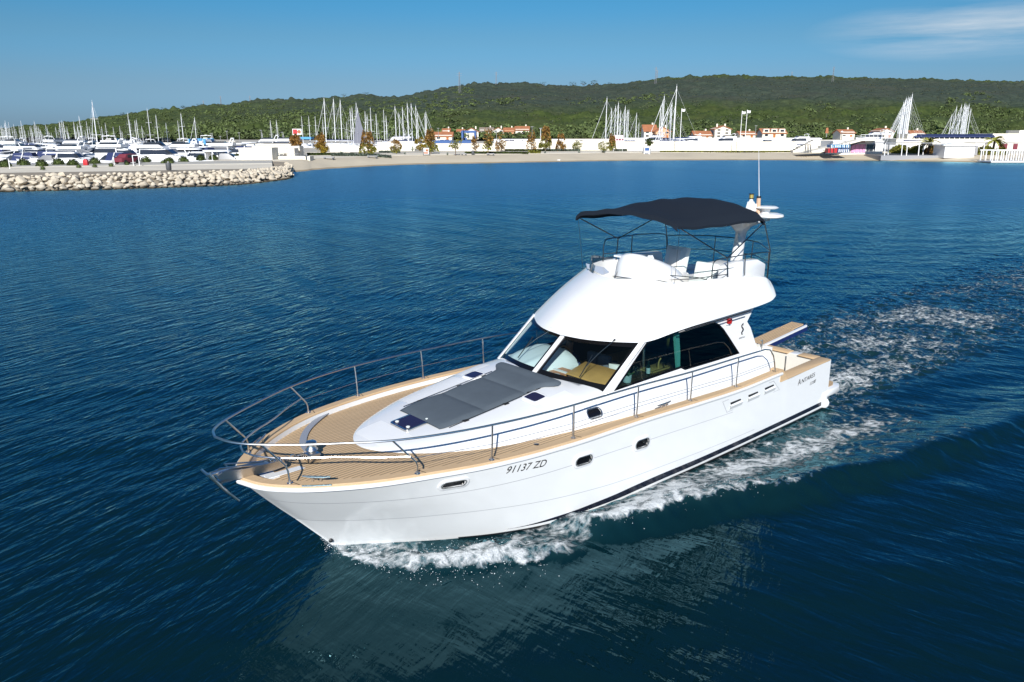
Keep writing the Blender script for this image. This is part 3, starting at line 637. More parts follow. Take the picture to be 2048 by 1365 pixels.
cb_.build('canopy', M['canvas'], bi, smooth=70)
ft = []
for t in (0.12, 4.88, 2.2): ft.append([cnv(t, k, -.035) for k in np.linspace(-1, 1, 17)])
for s in (1, -1):
    A, B_, Cc, P_ = cnv(.12, s, -.03), cnv(4.88, s, -.03), cnv(2.2, s, -.03), Vector((3.85, s * 1.43, 3.88 + (.10 if s < 0 else 0)))
    ft += [[A, P_], [B_, P_], [P_, (3.85, s * 1.47, 3.5)], [B_, (2.16, s * 1.36, 3.86), (2.13, s * 1.33, 3.24)]]
    ft.append(([A, (5.22, s * 1.20, 3.5)], .004))
rail('bimini_frame', bi, ft, 'steeld', .0125)
# ------------------------------------------------------------------ cockpit, transom, bathing platform
def cap(name, P, z0, z1, m, parent=Y0, bevel=.008):
    b = MB(); b.poly([P], lambda x, y: (x, y, z0), lambda x, y: (x, y, z1)); return b.build(name, m, parent, bevel=bevel)
for s in (1, -1):
    o = [(x, s * (f_ys(x) + .015)) for x in np.linspace(2.42, .06, 8)]; i_ = [(x, s * (f_ys(x) - .27)) for x in np.linspace(.06, 2.42, 8)]
    cap('coaming_cap', o + i_, 1.135, 1.165, M['teakp'])
    w = MB(); w.box((1.22, s * 1.70, .86), (2.4, .05, .56)); w.build('cockpit_lining', M['cream'], Y0, smooth=0)
    st = MB(); st.poly([[(2.16, 1.15), (2.46, 1.15), (2.46, 1.40), (2.36, 1.40)]], lambda x, z: (x, s * (f_ys(x) + .012), z), lambda x, z: (x, s * 1.66, z)); st.build('coaming_step', M['teakp'], Y0, smooth=0)
for y0, y1 in ((-1.66, .98), (1.24, 1.66)):
    cap('transom_cap', [(.02, y0), (.30, y0), (.30, y1), (.02, y1)], 1.135, 1.17, M['teakp'])
cap('transom_gate', [(.04, .98), (.24, .98), (.24, 1.24), (.04, 1.24)], .5, 1.15, M['gel'])
b = MB(); b.box((.22, 0, .86), (.05, 3.4, .56)); b.build('transom_lining', M['cream'], Y0, smooth=0)
cap('cockpit_sole', [(.1, -1.72), (2.9, -1.72), (2.9, 1.72), (.1, 1.72)], .54, .58, M['teak'], bevel=0)
b = MB(); b.box((2.42, 0, 1.2), (.05, 3.5, 1.3)); b.build('cabin_bulkhead', M['cream'], Y0, smooth=0)
PLo = [(.3, 1.95), (-.50, 1.95), (-.74, 1.84), (-.86, 1.5), (-.9, 0), (-.86, -1.5), (-.74, -1.84), (-.50, -1.95), (.3, -1.95)]
pf = cap('bathing_platform', PLo, .22, .38, M['gel'], bevel=.03)
cap('platform_decking', [(x * .93 + .01, y * .93) for x, y in PLo], .375, .392, M['teakx'], pf, 0)
b = MB(); b.tube([(-.2, .95, .37), (-.2, .95, .62), (-.75, .95, .60), (-.78, .95, .37)], .015, 8); b.tube([(-.2, 1.3, .37), (-.2, 1.3, .62), (-.75, 1.3, .60), (-.78, 1.3, .37)], .015, 8)
for x in (-.3, -.45, -.6): b.tube([(x, .95, .615), (x, 1.3, .615)], .012, 6)
b.build('boarding_ladder', M['steel'], pf)
b = MB(); b.lathe([(.0, -.1), (.09, -.09), (.125, -.03), (.125, .04), (.09, .10), (0, .11)], (.16, 1.93, .10), 16); b.build('exhaust_cowl', M['gel'], Y0)
b = MB(); b.box((.02, 1.8, .02), (.12, .12, .26)); b.build('trim_bracket', M['rub'], Y0)
pg = empty('gangway'); pg.parent = Y0
def pgz(x): return 1.17 + (.2 - x) * .085
def plank(x0, x1, y0, y1, dz, th): 
    b = MB(); b.poly([[(x0, y0), (x1, y0), (x1, y1), (x0, y1)]], lambda x, y: (x, y, pgz(x) + dz), lambda x, y: (x, y, pgz(x) + dz - th)); return b
plank(.30, -1.22, -.14, .28, .05, .03).build('tread', M['teak'], pg, smooth=0); plank(-1.23, -1.78, -.12, .22, .058, .03).build('tread', M['teak'], pg, smooth=0)
plank(.30, -1.78, .285, .33, .05, .05).build('edge_trim', M['gel'], pg, smooth=0); b = plank(.30, -1.82, .28, .325, -.002, .11); b.build('side_board', M['blue'], pg, smooth=0)
# ------------------------------------------------------------------ bow rail and stanchions
TOP = [(13.66, 0, 2.275), (13.60, .22, 2.27), (13.46, .44, 2.26), (13.28, .61, 2.252), (12.9, .90, 2.235), (12.4, 1.22, 2.22), (11.82, 1.55, 2.203), (11.1, 1.80, 2.19), (10.38, 1.956, 2.18), (9.6, 2.05, 2.165), (8.83, 2.09, 2.153), (7.26, 2.095, 2.125), (5.75, 2.085, 2.06), (4.2, 2.065, 2.03), (3.2, 2.04, 2.0)]
tp = arc_rail(TOP, 5); hoop = [Vector((2.98, 2.03, 1.95)), Vector((2.82, 2.02, 1.80)), Vector((2.72, 2.01, 1.60)), Vector((2.66, 2.005, 1.40))]
port = tp + hoop; stbd = [Vector((p.x, -p.y, p.z)) for p in reversed(port[1:])]
rl = empty('guard_rail'); rl.parent = Y0
rail('top_rail', rl, [stbd + port], 'steel', .0165)
LOW = [(13.30, 0, 1.96), (13.24, .22, 1.955), (13.10, .42, 1.95), (12.85, .66, 1.945), (12.4, .98, 1.94), (12.0, 1.24, 1.932), (11.59, 1.627, 1.925)]
LOW[-2] = (12.0, 1.33, 1.932); lp = arc_rail(LOW, 5)
rail('mid_rail', rl, [[Vector((p.x, -p.y, p.z)) for p in reversed(lp[1:])] + lp], 'steel', .0135)
wire = [(11.59, 1.63), (10.36, 1.935), (8.81, 2.08), (7.25, 2.085), (5.7, 2.075), (4.15, 2.06), (2.76, 2.02)]
for s in (1, -1):
    rail('guard_wire', rl, [[(x, s * y, f_zs(x) + .31) for x, y in wire]], 'steel', .0045)
    for base, kink, top_ in (((12.955, .693, 1.62), (12.96, .664, 1.845), (13.28, .607, 2.25)), ((11.49, 1.636, 1.64), (11.493, 1.655, 1.80), (11.82, 1.547, 2.2)), ((10.365, 1.917, 1.61), (10.366, 1.935, 1.9), (10.378, 1.956, 2.18)), ((8.80, 2.07, 1.58), (8.81, 2.08, 1.9), (8.826, 2.092, 2.153)), ((7.254, 2.07, 1.56), (7.256, 2.085, 1.85), (7.262, 2.095, 2.125)), ((5.70, 2.06, 1.485), (5.71, 2.075, 1.8), (5.72, 2.085, 2.06)), ((4.17, 2.04, 1.42), (4.18, 2.05, 1.75), (4.19, 2.065, 2.03))):
        b = MB(); f3 = lambda p: (p[0], p[1] * s, p[2])
        k0 = Vector(f3(base)); k1 = Vector(f3(kink)); k2 = Vector(f3(top_)); pts = [k0, k0.lerp(k1, .75), k1.lerp(k2, .08) + (k0 - k2) * .01, k1.lerp(k2, .2), k2]
        b.tube(pts, .0135, 8); b.tube([k0 + Vector((0, 0, -.02)), k0 + Vector((0, 0, .035))], .022, 10); b.lathe([(.042, 0), (.042, .006), (.02, .012)], (k0.x, k0.y, f_zs(k0.x) + .055), 10); b.build('stanchion', M['steel'], rl)
for x, y in ((1.55, 1.62),): rail('grab_post', Y0, [[(x, y, .6), (x, y, 1.45)], ], 'steel', .016)
rail('grab_post', Y0, [[(2.5, 1.56, 1.35), (2.5, 1.56, 1.98), (2.62, 1.6, 2.0)]], 'steel', .014)
def cleat(x, y, z, yaw, sc=1.0):
    b = MB(); c, s_ = math.cos(yaw), math.sin(yaw); g = lambda u, v, w: (x + sc * (u * c - v * s_), y + sc * (u * s_ + v * c), z + sc * w)
    b.tube([g(-.19, 0, .075), g(-.1, 0, .065), g(.1, 0, .065), g(.19, 0, .075)], [.010 * sc, .018 * sc, .018 * sc, .010 * sc], 8)
    for u in (-.055, .055): b.tube([g(u, 0, 0), g(u, 0, .07)], .014 * sc, 8)
    b.build('cleat', M['steel'], Y0)
for s in (1, -1):
    cleat(12.66, s * .90, f_zs(12.66) + .055, s * -.78, 1.05); cleat(6.44, s * 2.03, f_zs(6.44) + .056, 0, 1.0)
    b = MB(); P = [gunwale(2.44, .035, 90)[k] for k in range(90)]; seg = [Vector((p.x, s * p.y, p.z + .06)) for p in P if 12.55 < p.x < 12.9]; b.tube(seg, .012, 6); b.build('rubbing_plate', M['steel'], Y0)
for x, y in ((9.25, 1.69), (9.25, -1.69)): b = MB(); b.lathe([(.045, 0), (.045, .006), (.02, .01), (0, .01)], (x, y, deck_z(x) + .005), 14); b.build('filler_cap', M['steeld'], Y0)
# windlass, chain, roller, anchor
dz_ = f_zs(12.2) - .035
b = MB(); b.lathe([(.13, 0), (.13, .03), (.085, .045), (.075, .09), (.10, .12), (.075, .15), (.065, .20), (.09, .225), (.07, .25), (0, .255)], (12.22, -.10, dz_), 20); b.box((12.28, .03, dz_ + .06), (.18, .16, .12)); b.build('windlass', M['steel'], Y0, bevel=.006)
b = MB()
for i in range(13):
    t = i / 12; p = Vector((12.32 + .66 * t, -.09 + .09 * t, dz_ + .07 + .05 * math.sin(i * 2.1) * .4 + .08 * t)); a = Vector((.04, 0, .005)); n_ = Vector((0, .022, 0)) if i % 2 else Vector((0, 0, .022))
    b.tube([p - a, p - a * .6 + n_, p + a * .6 + n_, p + a, p + a * .6 - n_, p - a * .6 - n_], .008, 5, closed=True)
b.build('anchor_chain', M['steel'], Y0)
b = MB()
for y in (-.075, .075): b.poly([[(12.72, 1.60), (12.75, 1.70), (13.30, 1.73), (13.62, 1.78), (13.70, 1.74), (13.66, 1.67), (13.44, 1.61), (12.9, 1.585)]], lambda x, z: (x, y - .008, z), lambda x, z: (x, y + .008, z))
b.box((13.2, 0, 1.615), (1.0, .14, .02)); b.tube([(13.66, -.08, 1.72), (13.66, .08, 1.72)], .05, 12); b.tube([(12.86, -.075, 1.70), (12.86, .075, 1.70)], .02, 8); b.tube([(13.0, -.07, 1.70), (13.55, -.07, 1.82), (13.55, .07, 1.82), (13.0, .07, 1.70)], .012, 8)
b.build('bow_roller', M['steel'], Y0, smooth=20)
b = MB(); b.tube([(12.95, 0, 1.69), (13.5, 0, 1.765), (13.80, 0, 1.76)], [.022, .026, .03], 8); b.loft([[(13.82, w, z) for w, z in ((-.07, 1.79), (0, 1.75), (.07, 1.79), (0, 1.81))], [(13.74, w, z) for w, z in ((-.12, 1.70), (0, 1.63), (.12, 1.70), (0, 1.67))], [(13.64, w, z) for w, z in ((-.06, 1.58), (0, 1.53), (.06, 1.58), (0, 1.56))]]); b.tube([(13.84, -.13, 1.80), (13.84, .12, 1.80)], .016, 8); b.tube([(13.82, .06, 1.80), (13.64, .10, 1.52), (13.46, .12, 1.30)], [.028, .022, .014], 8)
b.build('anchor', M['steel'], Y0)
b = MB(); C1 = arc_rail([(11.03, -1.68, 0), (11.5, -1.38, 0), (11.88, -1.0, 0), (12.1, -.62, 0), (12.17, -.34, 0)], 6); n = len(C1); L = []; Q = []
for i, p in enumerate(C1):
    t = (C1[min(i + 1, n - 1)] - C1[max(i - 1, 0)]).normalized(); nr = Vector((-t.y, t.x, 0)); w = .055 * min(1, .1 + 4 * i / n); L.append([p + nr * w, p - nr * w])
b.loft([[(a.x, a.y, deck_z(a.x) + .02), (a.x, a.y, deck_z(a.x) + .035), (c.x, c.y, deck_z(c.x) + .035), (c.x, c.y, deck_z(c.x) + .02)] for a, c in L]); b.build('deck_coaming', mat('shaded_gelcoat', (.27, .29, .33), .4), Y0)  # white moulding lying in shade; that shade is put into its grey
b = MB(); b.box((12.62, .12, deck_z(12.6) + .012), (.86, .13, .02), rz=-.04); b.box((12.98, -.04, deck_z(12.98) + .01), (.2, .5, .03)); b.build('chain_tray', M['gel'], Y0)
# ------------------------------------------------------------------ portholes, vents, lamps, lettering
def oval(L_, H_, n=8):
    return rounded(L_ / 2, H_ / 2, H_ * .48, n)
def porthole(X, z, L_, H_, yf, slope):
    fn = lambda d: (lambda a, c: (X + a, (yf(X + a, z + c + slope * a) + d), z + c + slope * a))
    o, i, g = oval(L_ + .11, H_ + .10), oval(L_, H_), oval(L_ - .01, H_ - .01)
    for s in (1, -1):
        mir = lambda f: (lambda a, c: tuple(np.array(f(a, c)) * (1, s, 1)))
        b = MB(); b.poly([o, i], mir(fn(-.03)), mir(fn(.022)), 0); fr = b.build('porthole', M['gel'], Y0, bevel=.010)
        b = MB(); b.poly([oval(L_ + .035, H_ + .03), i], mir(fn(-.01)), mir(fn(.027)), 0); b.build('porthole_rim', M['steel'], fr, bevel=.004)
        b = MB(); b.poly([g], mir(fn(-.02)), mir(fn(.004)), 0); b.build('porthole_glass', M['frit'], fr, smooth=0)
porthole(10.93, 1.335, .34, .095, hull_y, .02); porthole(8.58, 1.15, .34, .14, hull_y, .03); porthole(7.12, 1.045, .34, .15, hull_y, .04)
def trunk_side_y(X, z):
    w = f_w(X); lo, hi = 0.0, w
    for _ in range(30):
        m_ = (lo + hi) / 2
        if trunk_z(X, m_) > z: lo = m_
        else: hi = m_
    return lo
porthole(7.86, 1.655, .30, .13, trunk_side_y, -.02)
for s in (1, -1):
    fh = lambda d: (lambda x, z: (x, s * (hull_y(x, z) + d), z))
    o = [(4.72, 1.25), (2.74, 1.235), (2.42, .96), (4.50, .965)]
    b = MB(); b.poly([o, shrink(o, .012)], fh(-.01), fh(.003)); b.build('vent_panel_seam', M['seam'], Y0, smooth=0)
    for X in (4.22, 3.56, 2.90):
        b = MB(); b.poly([[(X + .20, 1.155), (X - .17, 1.15), (X - .20, 1.115), (X + .17, 1.105)]], fh(-.01), fh(.004)); v_ = b.build('engine_vent', M['black'], Y0, smooth=0)
        b = MB(); b.loft([[fh(.03 * k)(X + a, 1.10 - .10 * t) for a in np.linspace(.2, -.25, 8)] for t, k in ((0, .1), (.2, 1), (.6, .6), (1, .05))], closed=False); b.build('vent_lip', M['gel2'], v_)
for s, m_ in ((1, M['red']), (-1, mat('green_lens', (.01, .25, .05), .12))):
    y = side_y(2.57); b = MB(); b.box((3.72, s * (y + .02), 2.52), (.12, .05, .02), mi=1); b.lathe([(.0, -.06), (.05, -.05), (.055, 0), (.05, .05), (.0, .06)], (3.72, s * (y + .045), 2.585), 14, mi=0); b.build('navigation_light', [m_, M['gel']], Y0)
def letters(txt, size, fn, name, m=None, shear=.3, extrude=.004, sx=1.0, bold=0.0):
    cu_ = bpy.data.curves.new(name, 'FONT'); cu_.body = txt; cu_.size = size; cu_.shear = shear; cu_.offset = bold
    o = bpy.data.objects.new(name, cu_); COL.objects.link(o); bpy.context.view_layer.update()
    me = bpy.data.meshes.new_from_object(o.evaluated_get(bpy.context.evaluated_depsgraph_get())); bpy.data.objects.remove(o); bpy.data.curves.remove(cu_)
    for v in me.vertices: v.co = Vector(fn(v.co.x * sx, v.co.y))
    me.materials.clear(); me.materials.append(m or M['text']); o = bpy.data.objects.new(name, me); COL.objects.link(o); o.parent = Y0; return o
letters('91137 ZD', .178, lambda a, c: (10.13 - a, hull_y(10.13 - a, 1.325 + c - a * .075) + .005, 1.325 + c - a * .075), 'registration_lettering', shear=.28, bold=.001)
letters('A', .20, lambda a, c: (1.60 - a, hull_y(1.6 - a, .86 + c) + .006, .86 + c + a * .05), 'name_lettering', shear=.05)
letters('NTARES', .145, lambda a, c: (1.43 - a, hull_y(1.43 - a, .87 + c) + .006, .87 + c + a * .05), 'name_lettering', shear=.05, sx=1.22)
letters('13.80', .105, lambda a, c: (1.02 - a, hull_y(1.02 - a, .73 + c) + .006, .73 + c + a * .05), 'model_lettering', shear=.35, sx=1.25)
b = MB(); SP = [(3.14, 2.40), (3.17, 2.42), (3.205, 2.40), (3.20, 2.365), (3.165, 2.335), (3.15, 2.30), (3.175, 2.27), (3.205, 2.25), (3.20, 2.215), (3.17, 2.205), (3.155, 2.225)]
b.tube([(x, side_y(z) + .002, z) for x, z in SP], [.008, .013, .016, .016, .019, .021, .019, .016, .012, .009, .006], 6); b.tube([(3.17, side_y(2.43), 2.425), (3.13, side_y(2.45), 2.44)], [.014, .006], 6); b.build('seahorse_emblem', M['text'], Y0)
letters('BENETEAU', .046, lambda a, c: (3.30 - a, side_y(2.12) + .005, 2.125 + c), 'maker_lettering', shear=.2)
b = MB(); b.lathe([(.03, -.01), (.035, .0), (.0, .012)], (0, 0, 0), 12); o = b.build('hull_fitting', M['black'], Y0); o.location = (12.10, .085, .16); o.rotation_euler = (R(-75), 0, R(-20))
# ------------------------------------------------------------------ sun pad on the coachroof
PADX = [(10.32, .58), (10.25, .62), (9.2, .62), (8.15, .64), (8.05, .66), (7.98, .80), (7.90, .86), (7.82, .84)]
sp = empty('sun_pad'); tag(sp, 'dark grey three panel sun pad strapped on the white foredeck in front of the windscreen', 'sun pad')
segs = ((10.33, 9.41), (9.41, 8.51), (8.51, 7.84))
f_pw = pchip([7.80, 7.92, 8.12, 8.3, 9.2, 10.2, 10.34], [.80, .86, .66, .62, .62, .61, .57])
def pad_z(x, y): return trunk_z(x, y) + (.06 * max(0, (8.05 - x) / .25) if x < 8.05 else 0)
for xa, xb in segs:
    X_ = np.linspace(xa, xb, 14); rows = []; rowb = []
    for i, x in enumerate(X_):
        w = f_pw(x); e = math.sin(math.pi * i / 13) ** .3 if 0 < i < 13 else .25
        rows.append([(x, w * k, pad_z(x, w * k) + .012 + .052 * e * (1 - abs(k) ** 14) ** .5) for k in np.linspace(-1, 1, 23)])
        rowb.append([(x, w * k, pad_z(x, w * k) + .008) for k in np.linspace(-1, 1, 23)])
    b = MB(); b.grid(rows); b.grid(rowb)
    b.build('cushion', M['pad'], sp, smooth=60)
for s in (1, -1):
    b = MB()
    for x in (9.85, 8.98, 8.42): b.box((x, s * .64, trunk_z(x, .64) + .012), (.10, .07, .012))
    b.tube([(10.2, s * .655, trunk_z(10.2, .65) + .02), (8.2, s * .665, trunk_z(8.2, .66) + .02)], .006, 5); b.build('strap', M['rub'], sp)
# ------------------------------------------------------------------ the helmsman behind the windscreen
def skin_body(name, joints, edges, mats, parent=None, root=0, sub=2):
    me = bpy.data.meshes.new(name); me.from_pydata([j[0] for j in joints], edges, []); o = bpy.data.objects.new(name, me); COL.objects.link(o)
    sk = o.modifiers.new('skin', 'SKIN'); sk.use_smooth_shade = True
    for i, j in enumerate(joints): me.skin_vertices[0].data[i].radius = (j[1], j[2] if len(j) > 2 else j[1])
    me.skin_vertices[0].data[root].use_root = True
    ss = o.modifiers.new('sub', 'SUBSURF'); ss.levels = ss.render_levels = sub
    bpy.context.view_layer.update(); m2_ = bpy.data.meshes.new_from_object(o.evaluated_get(bpy.context.evaluated_depsgraph_get()))
    bpy.data.objects.remove(o); m2_.materials.clear()
    for m_ in (mats if isinstance(mats, list) else [mats]): m2_.materials.append(m_)
    o = bpy.data.objects.new(name, m2_); COL.objects.link(o)
    if parent: o.parent = parent
    return o
def person():
    pr_ = empty('person', (5.80, -.93, 1.24)); tag(pr_, 'seated helmsman in a dark blue jersey behind the white console in the cabin', 'person')
    J = [((0, 0, .02), .15, .12), ((-.02, 0, .22), .14, .11), ((0, 0, .42), .155, .11), ((.02, 0, .54), .09, .075), ((.04, 0, .61), .055, .055), ((.05, 0, .70), .075, .085), ((.055, 0, .79), .082, .095), ((.05, 0, .87), .05, .06),
         ((.0, .19, .49), .058, .055), ((.08, .31, .30), .048, .046), ((.13, .46, .40), .036, .034), ((.15, .53, .42), .032, .02),
         ((.0, -.19, .49), .058, .055), ((.12, -.25, .26), .048, .046), ((.30, -.10, .36), .036, .034), ((.36, -.06, .38), .032, .02),
         ((.06, .10, -.02), .085, .08), ((.40, .13, .0), .065, .062), ((.44, .13, -.36), .048, .046), ((.06, -.10, -.02), .085, .08), ((.40, -.13, .0), .065, .062), ((.44, -.13, -.36), .048, .046)]
    E = [(0, 1), (1, 2), (2, 3), (3, 4), (4, 5), (5, 6), (6, 7), (2, 8), (8, 9), (9, 10), (10, 11), (2, 12), (12, 13), (13, 14), (14, 15), (0, 16), (16, 17), (17, 18), (0, 19), (19, 20), (20, 21)]
    for base, sgn in ((11, 1), (15, -1)):      # five fingers on each hand
        bp = Vector(J[base][0])
        for k in range(5):
            n0 = len(J); d = Vector((-.02 + .012 * k, .055, -.01)) if base == 11 else Vector((.05, -.024 + .014 * k, .005))
            if k == 4: d = d * .6 + Vector((.03, 0, .01)) if base == 11 else d * .6 + Vector((0, .03, .01))
            J += [(tuple(bp + d * .7 + Vector((0, 0, .004))), .010), (tuple(bp + d * 1.35 + Vector((0, 0, -.014))), .008)]; E += [(base, n0), (n0, n0 + 1)]
    bd = skin_body('body', J, E, [M['skin'], M['jacket'], M['sofa']], pr_)
    for p in bd.data.polygons:
        c = p.center; p.use_smooth = True
        arm = abs(c.y) > .42 or (c.x > .25 and c.z > .2 and c.y > -.2)
        p.material_index = 2 if c.z < .06 and c.x > -.1 and abs(c.y) < .3 else (0 if (c.z > .58 or arm) else 1)
    b = MB(); b.lathe([(.0, -.02), (.05, .01), (.03, .035), (0, .05)], (.135, 0, .745), 8, sx=.5, sy=.35)
    for s in (1, -1): b.lathe([(0, -.035), (.016, -.02), (.018, .015), (0, .032)], (.05, .083 * s, .755), 8, sx=1, sy=.5)
    b.build('face_detail', M['skin'], pr_)
    b = MB()
    for s in (1, -1): b.lathe([(0, -.009), (.012, 0), (0, .009)], (.128, s * .034, .775), 8)
    b.box((.13, 0, .70), (.012, .05, .008)); b.build('eyes_and_mouth', M['hair'], pr_)
    b = MB(); rr = []
    for t in np.linspace(0, 1, 8): rr.append([(.035 + (.10 * math.cos(a) - .012) * math.cos(t * 1.5), .094 * math.sin(a) * math.cos(t * 1.5), .80 + .105 * math.sin(t * 1.5)) for a in np.linspace(0, 2 * math.pi, 16, endpoint=False)])
    b.loft(rr); b.build('hair', M['hair'], pr_)
person()
# ================================================================== THE SEA
r1 = pchip([8.4, 9.2, 9.6, 10.4, 11.0, 11.5, 11.9, 12.06, 12.2], [2.62, 2.50, 2.42, 2.16, 1.80, 1.36, .82, .25, .0])
r2 = pchip([-60, -25, -12, -6, -2.15, .47, 2.14, 4.17, 5.2, 6.4, 7.3, 8.1, 8.7, 9.1], [21, 11.6, 8.0, 6.35, 5.44, 4.85, 4.55, 3.98, 3.68, 3.12, 2.86, 2.72, 2.36, 1.9])
def ss(a, b, x): t = np.clip((x - a) / (b - a), 0, 1); return t * t * (3 - 2 * t)
def vnoise(x, y, sc, seed):
    rg = np.random.default_rng(seed); T = rg.random((128, 128)); u, v = x * sc + 1000, y * sc + 1000; i, j = np.floor(u).astype(int), np.floor(v).astype(int); a, b = u - i, v - j
    a = a * a * (3 - 2 * a); b = b * b * (3 - 2 * b); g = lambda p, q: T[p % 128, q % 128]
    return (g(i, j) * (1 - a) + g(i + 1, j) * a) * (1 - b) + (g(i, j + 1) * (1 - a) + g(i + 1, j + 1) * a) * b
def fbm(x, y, sc, seed, o=4): return sum(vnoise(x, y, sc * 2 ** k, seed + k) * .5 ** k for k in range(o)) / sum(.5 ** k for k in range(o))
def sea(x, y, seed_side=None):
    a = np.abs(y) + .0 * x; h = np.zeros_like(x)
    rg = np.random.default_rng(5)
    for k in range(14):
        th = R(60) + rg.normal(0, .55); lam = .55 * 1.19 ** k; kk = 2 * math.pi / lam; h += .0026 * lam ** .6 * np.sin(kk * (x * math.cos(th) + y * math.sin(th)) + rg.uniform(0, 6.3))
    wig = (fbm(x, y, .9, 31) - .5) * .6; wig2 = (fbm(x, y, 2.6, 33, 4) - .5) * .7
    n1, n2 = fbm(x, y, 2.2, 41), fbm(x, y, 5.5, 47)
    D = np.zeros_like(x); A = np.zeros_like(x)
    # bow splash
    q1 = r1(x) + (wig * .5 + wig2) * ss(12.1, 11.4, x); in1 = ss(12.12, 12.0, x) * ss(8.7, 9.9, x)
    band = np.exp(-((a - q1 + .14) / .40) ** 2) * in1; inner = (a < q1) * in1 * ss(10.0, 11.6, x)
    D = np.maximum(D, band * (.82 + .5 * (n1 - .2)) * ss(.20, .04, a - q1 - .05)); D = np.maximum(D, inner * (.45 + .5 * n1)); D = np.maximum(D, .62 * np.exp(-((a - q1 + .75) / .4) ** 2) * in1 * ss(9.4, 10.6, x) * (n1 + .3))
    h += .20 * np.exp(-((a - q1 + .15) / .30) ** 2) * in1 * ss(12.15, 11.3, x) * (.6 + .9 * n1)
    D = np.maximum(D, (.35 + .5 * n1) * ss(8.0, 8.6, x) * ss(10.2, 9.6, x) * ss(2.75, 2.35, a + wig2 * .6))
    # diverging wave
    q2 = r2(x) + (wig * .4 + wig2 * .45) * ss(9.1, 8.6, x); f2 = ss(9.15, 8.6, x); dec = np.exp(-np.clip(5 - x, 0, 99) / 26)
    w_in, w_out = .75 + .03 * np.clip(8 - x, 0, 40), .30 + .02 * np.clip(8 - x, 0, 40)
    s_ = a - q2; h += (.27 * np.where(s_ < 0, np.exp(-(s_ / w_in) ** 2), np.exp(-(s_ / w_out) ** 2)) - .06 * np.exp(-((s_ + 2.0) / 1.0) ** 2)) * f2 * dec
    b2 = np.where(s_ < 0, np.exp(-(s_ / .42) ** 2), np.exp(-(s_ / .10) ** 2)) * f2 * ss(3.4, 5.6, x); D = np.maximum(D, b2 * (.62 + .45 * ss(6.0, 7.6, x)))
    h += b2 * .10 * n2
    # second, weaker wave train outside
    for off, am in ((3.4, .055), (6.6, .035)): h += am * np.sin(np.clip((a - q2 - off) / 1.5, -1.57, 1.57) * 2) * np.exp(-((a - q2 - off) / 1.3) ** 2) * ss(6, -2, x) * dec
    # lacy water between hull and wave
    ins_ = (s_ < .0) * ss(9.0, 7.5, x) * ss(-3.5, 1.5, x); strk = np.exp(-((a - (2.45 + .12 * np.clip(6 - x, 0, 9))) / .55) ** 2)
    D = np.maximum(D, ins_ * (.30 + .46 * strk * (.5 + n1)) * (.8 + .6 * fbm(x, y, .45, 53))); A = np.maximum(A, ins_ * .6)
    # stern wake
    xs_ = np.clip(-x, 0, 99); wk = ss(.2, -1.0, x) * np.exp(-xs_ / 24.0); half = 2.35 + .055 * xs_
    core = ss(half + .55, half - .5, a + wig * 1.6); edge = np.exp(-((a - half + .35) / .65) ** 2)
    pat = fbm(x, y, .33, 61, 3); nar = ss(2.4 + .03 * xs_, .8, a + wig); D = np.maximum(D, wk * (nar * (.15 + .55 * ss(.30, .62, pat)) + core * .30 + edge * .14) * ss(.1, -.7, x)); D = np.maximum(D, .55 * ss(.3, -.4, x) * np.exp(-xs_ / 1.6) * (a < 2.5) * (.5 + n1)); A = np.maximum(A, core * ss(.2, -.8, x) * np.exp(-xs_ / 30))
    h += wk * core * (.16 * (n1 - .5) + .10 * (n2 - .5)) * 1.3 - .12 * core * np.exp(-xs_ / 2.5) * (x < 0)
    h += D * .05 * (n2 - .3)
    A = np.maximum(A, D * .7)
    fade = ss(70, 40, np.hypot(x - 2, y)); return h * fade, np.clip(D, 0, 1.1), np.clip(A, 0, 1)
def axis(lo, hi, st, far0, far1):
    a = list(np.arange(lo, hi + 1e-6, st)); d = st; x = hi
    while x < far1: d *= 1.13; x += d; a.append(x)
    d = st; x = lo
    while x > far0: d *= 1.13; x -= d; a.insert(0, x)
    return np.array(a)
gx, gy = axis(-30, 16.5, .075, -3200, 900), axis(-8, 9.5, .07, -3200, 900)
XX, YY = np.meshgrid(gx, gy, indexing='ij'); HH, DD, AA = sea(XX.ravel(), YY.ravel())
nx, ny = len(gx), len(gy)
co = np.stack([XX.ravel(), YY.ravel(), HH], 1).astype(np.float32)
ii, jj = np.meshgrid(np.arange(nx - 1), np.arange(ny - 1), indexing='ij'); a0 = (ii * ny + jj).ravel()
quads = np.stack([a0, a0 + ny, a0 + ny + 1, a0 + 1], 1).astype(np.int32)
def np_mesh(name, co, quads, mats, smooth=True):
    me = bpy.data.meshes.new(name); me.vertices.add(len(co)); me.vertices.foreach_set('co', np.asarray(co, np.float32).ravel())
    k = quads.shape[1]; me.loops.add(quads.size); me.loops.foreach_set('vertex_index', quads.ravel().astype(np.int32)); me.polygons.add(len(quads))
    me.polygons.foreach_set('loop_start', np.arange(0, quads.size, k, dtype=np.int32)); me.update(calc_edges=True); me.validate()
    if smooth: me.polygons.foreach_set('use_smooth', [True] * len(me.polygons))
    for m in mats: me.materials.append(m)
    o = bpy.data.objects.new(name, me); COL.objects.link(o); return o
WATER_TINT = (.42, .86, .99, 1)
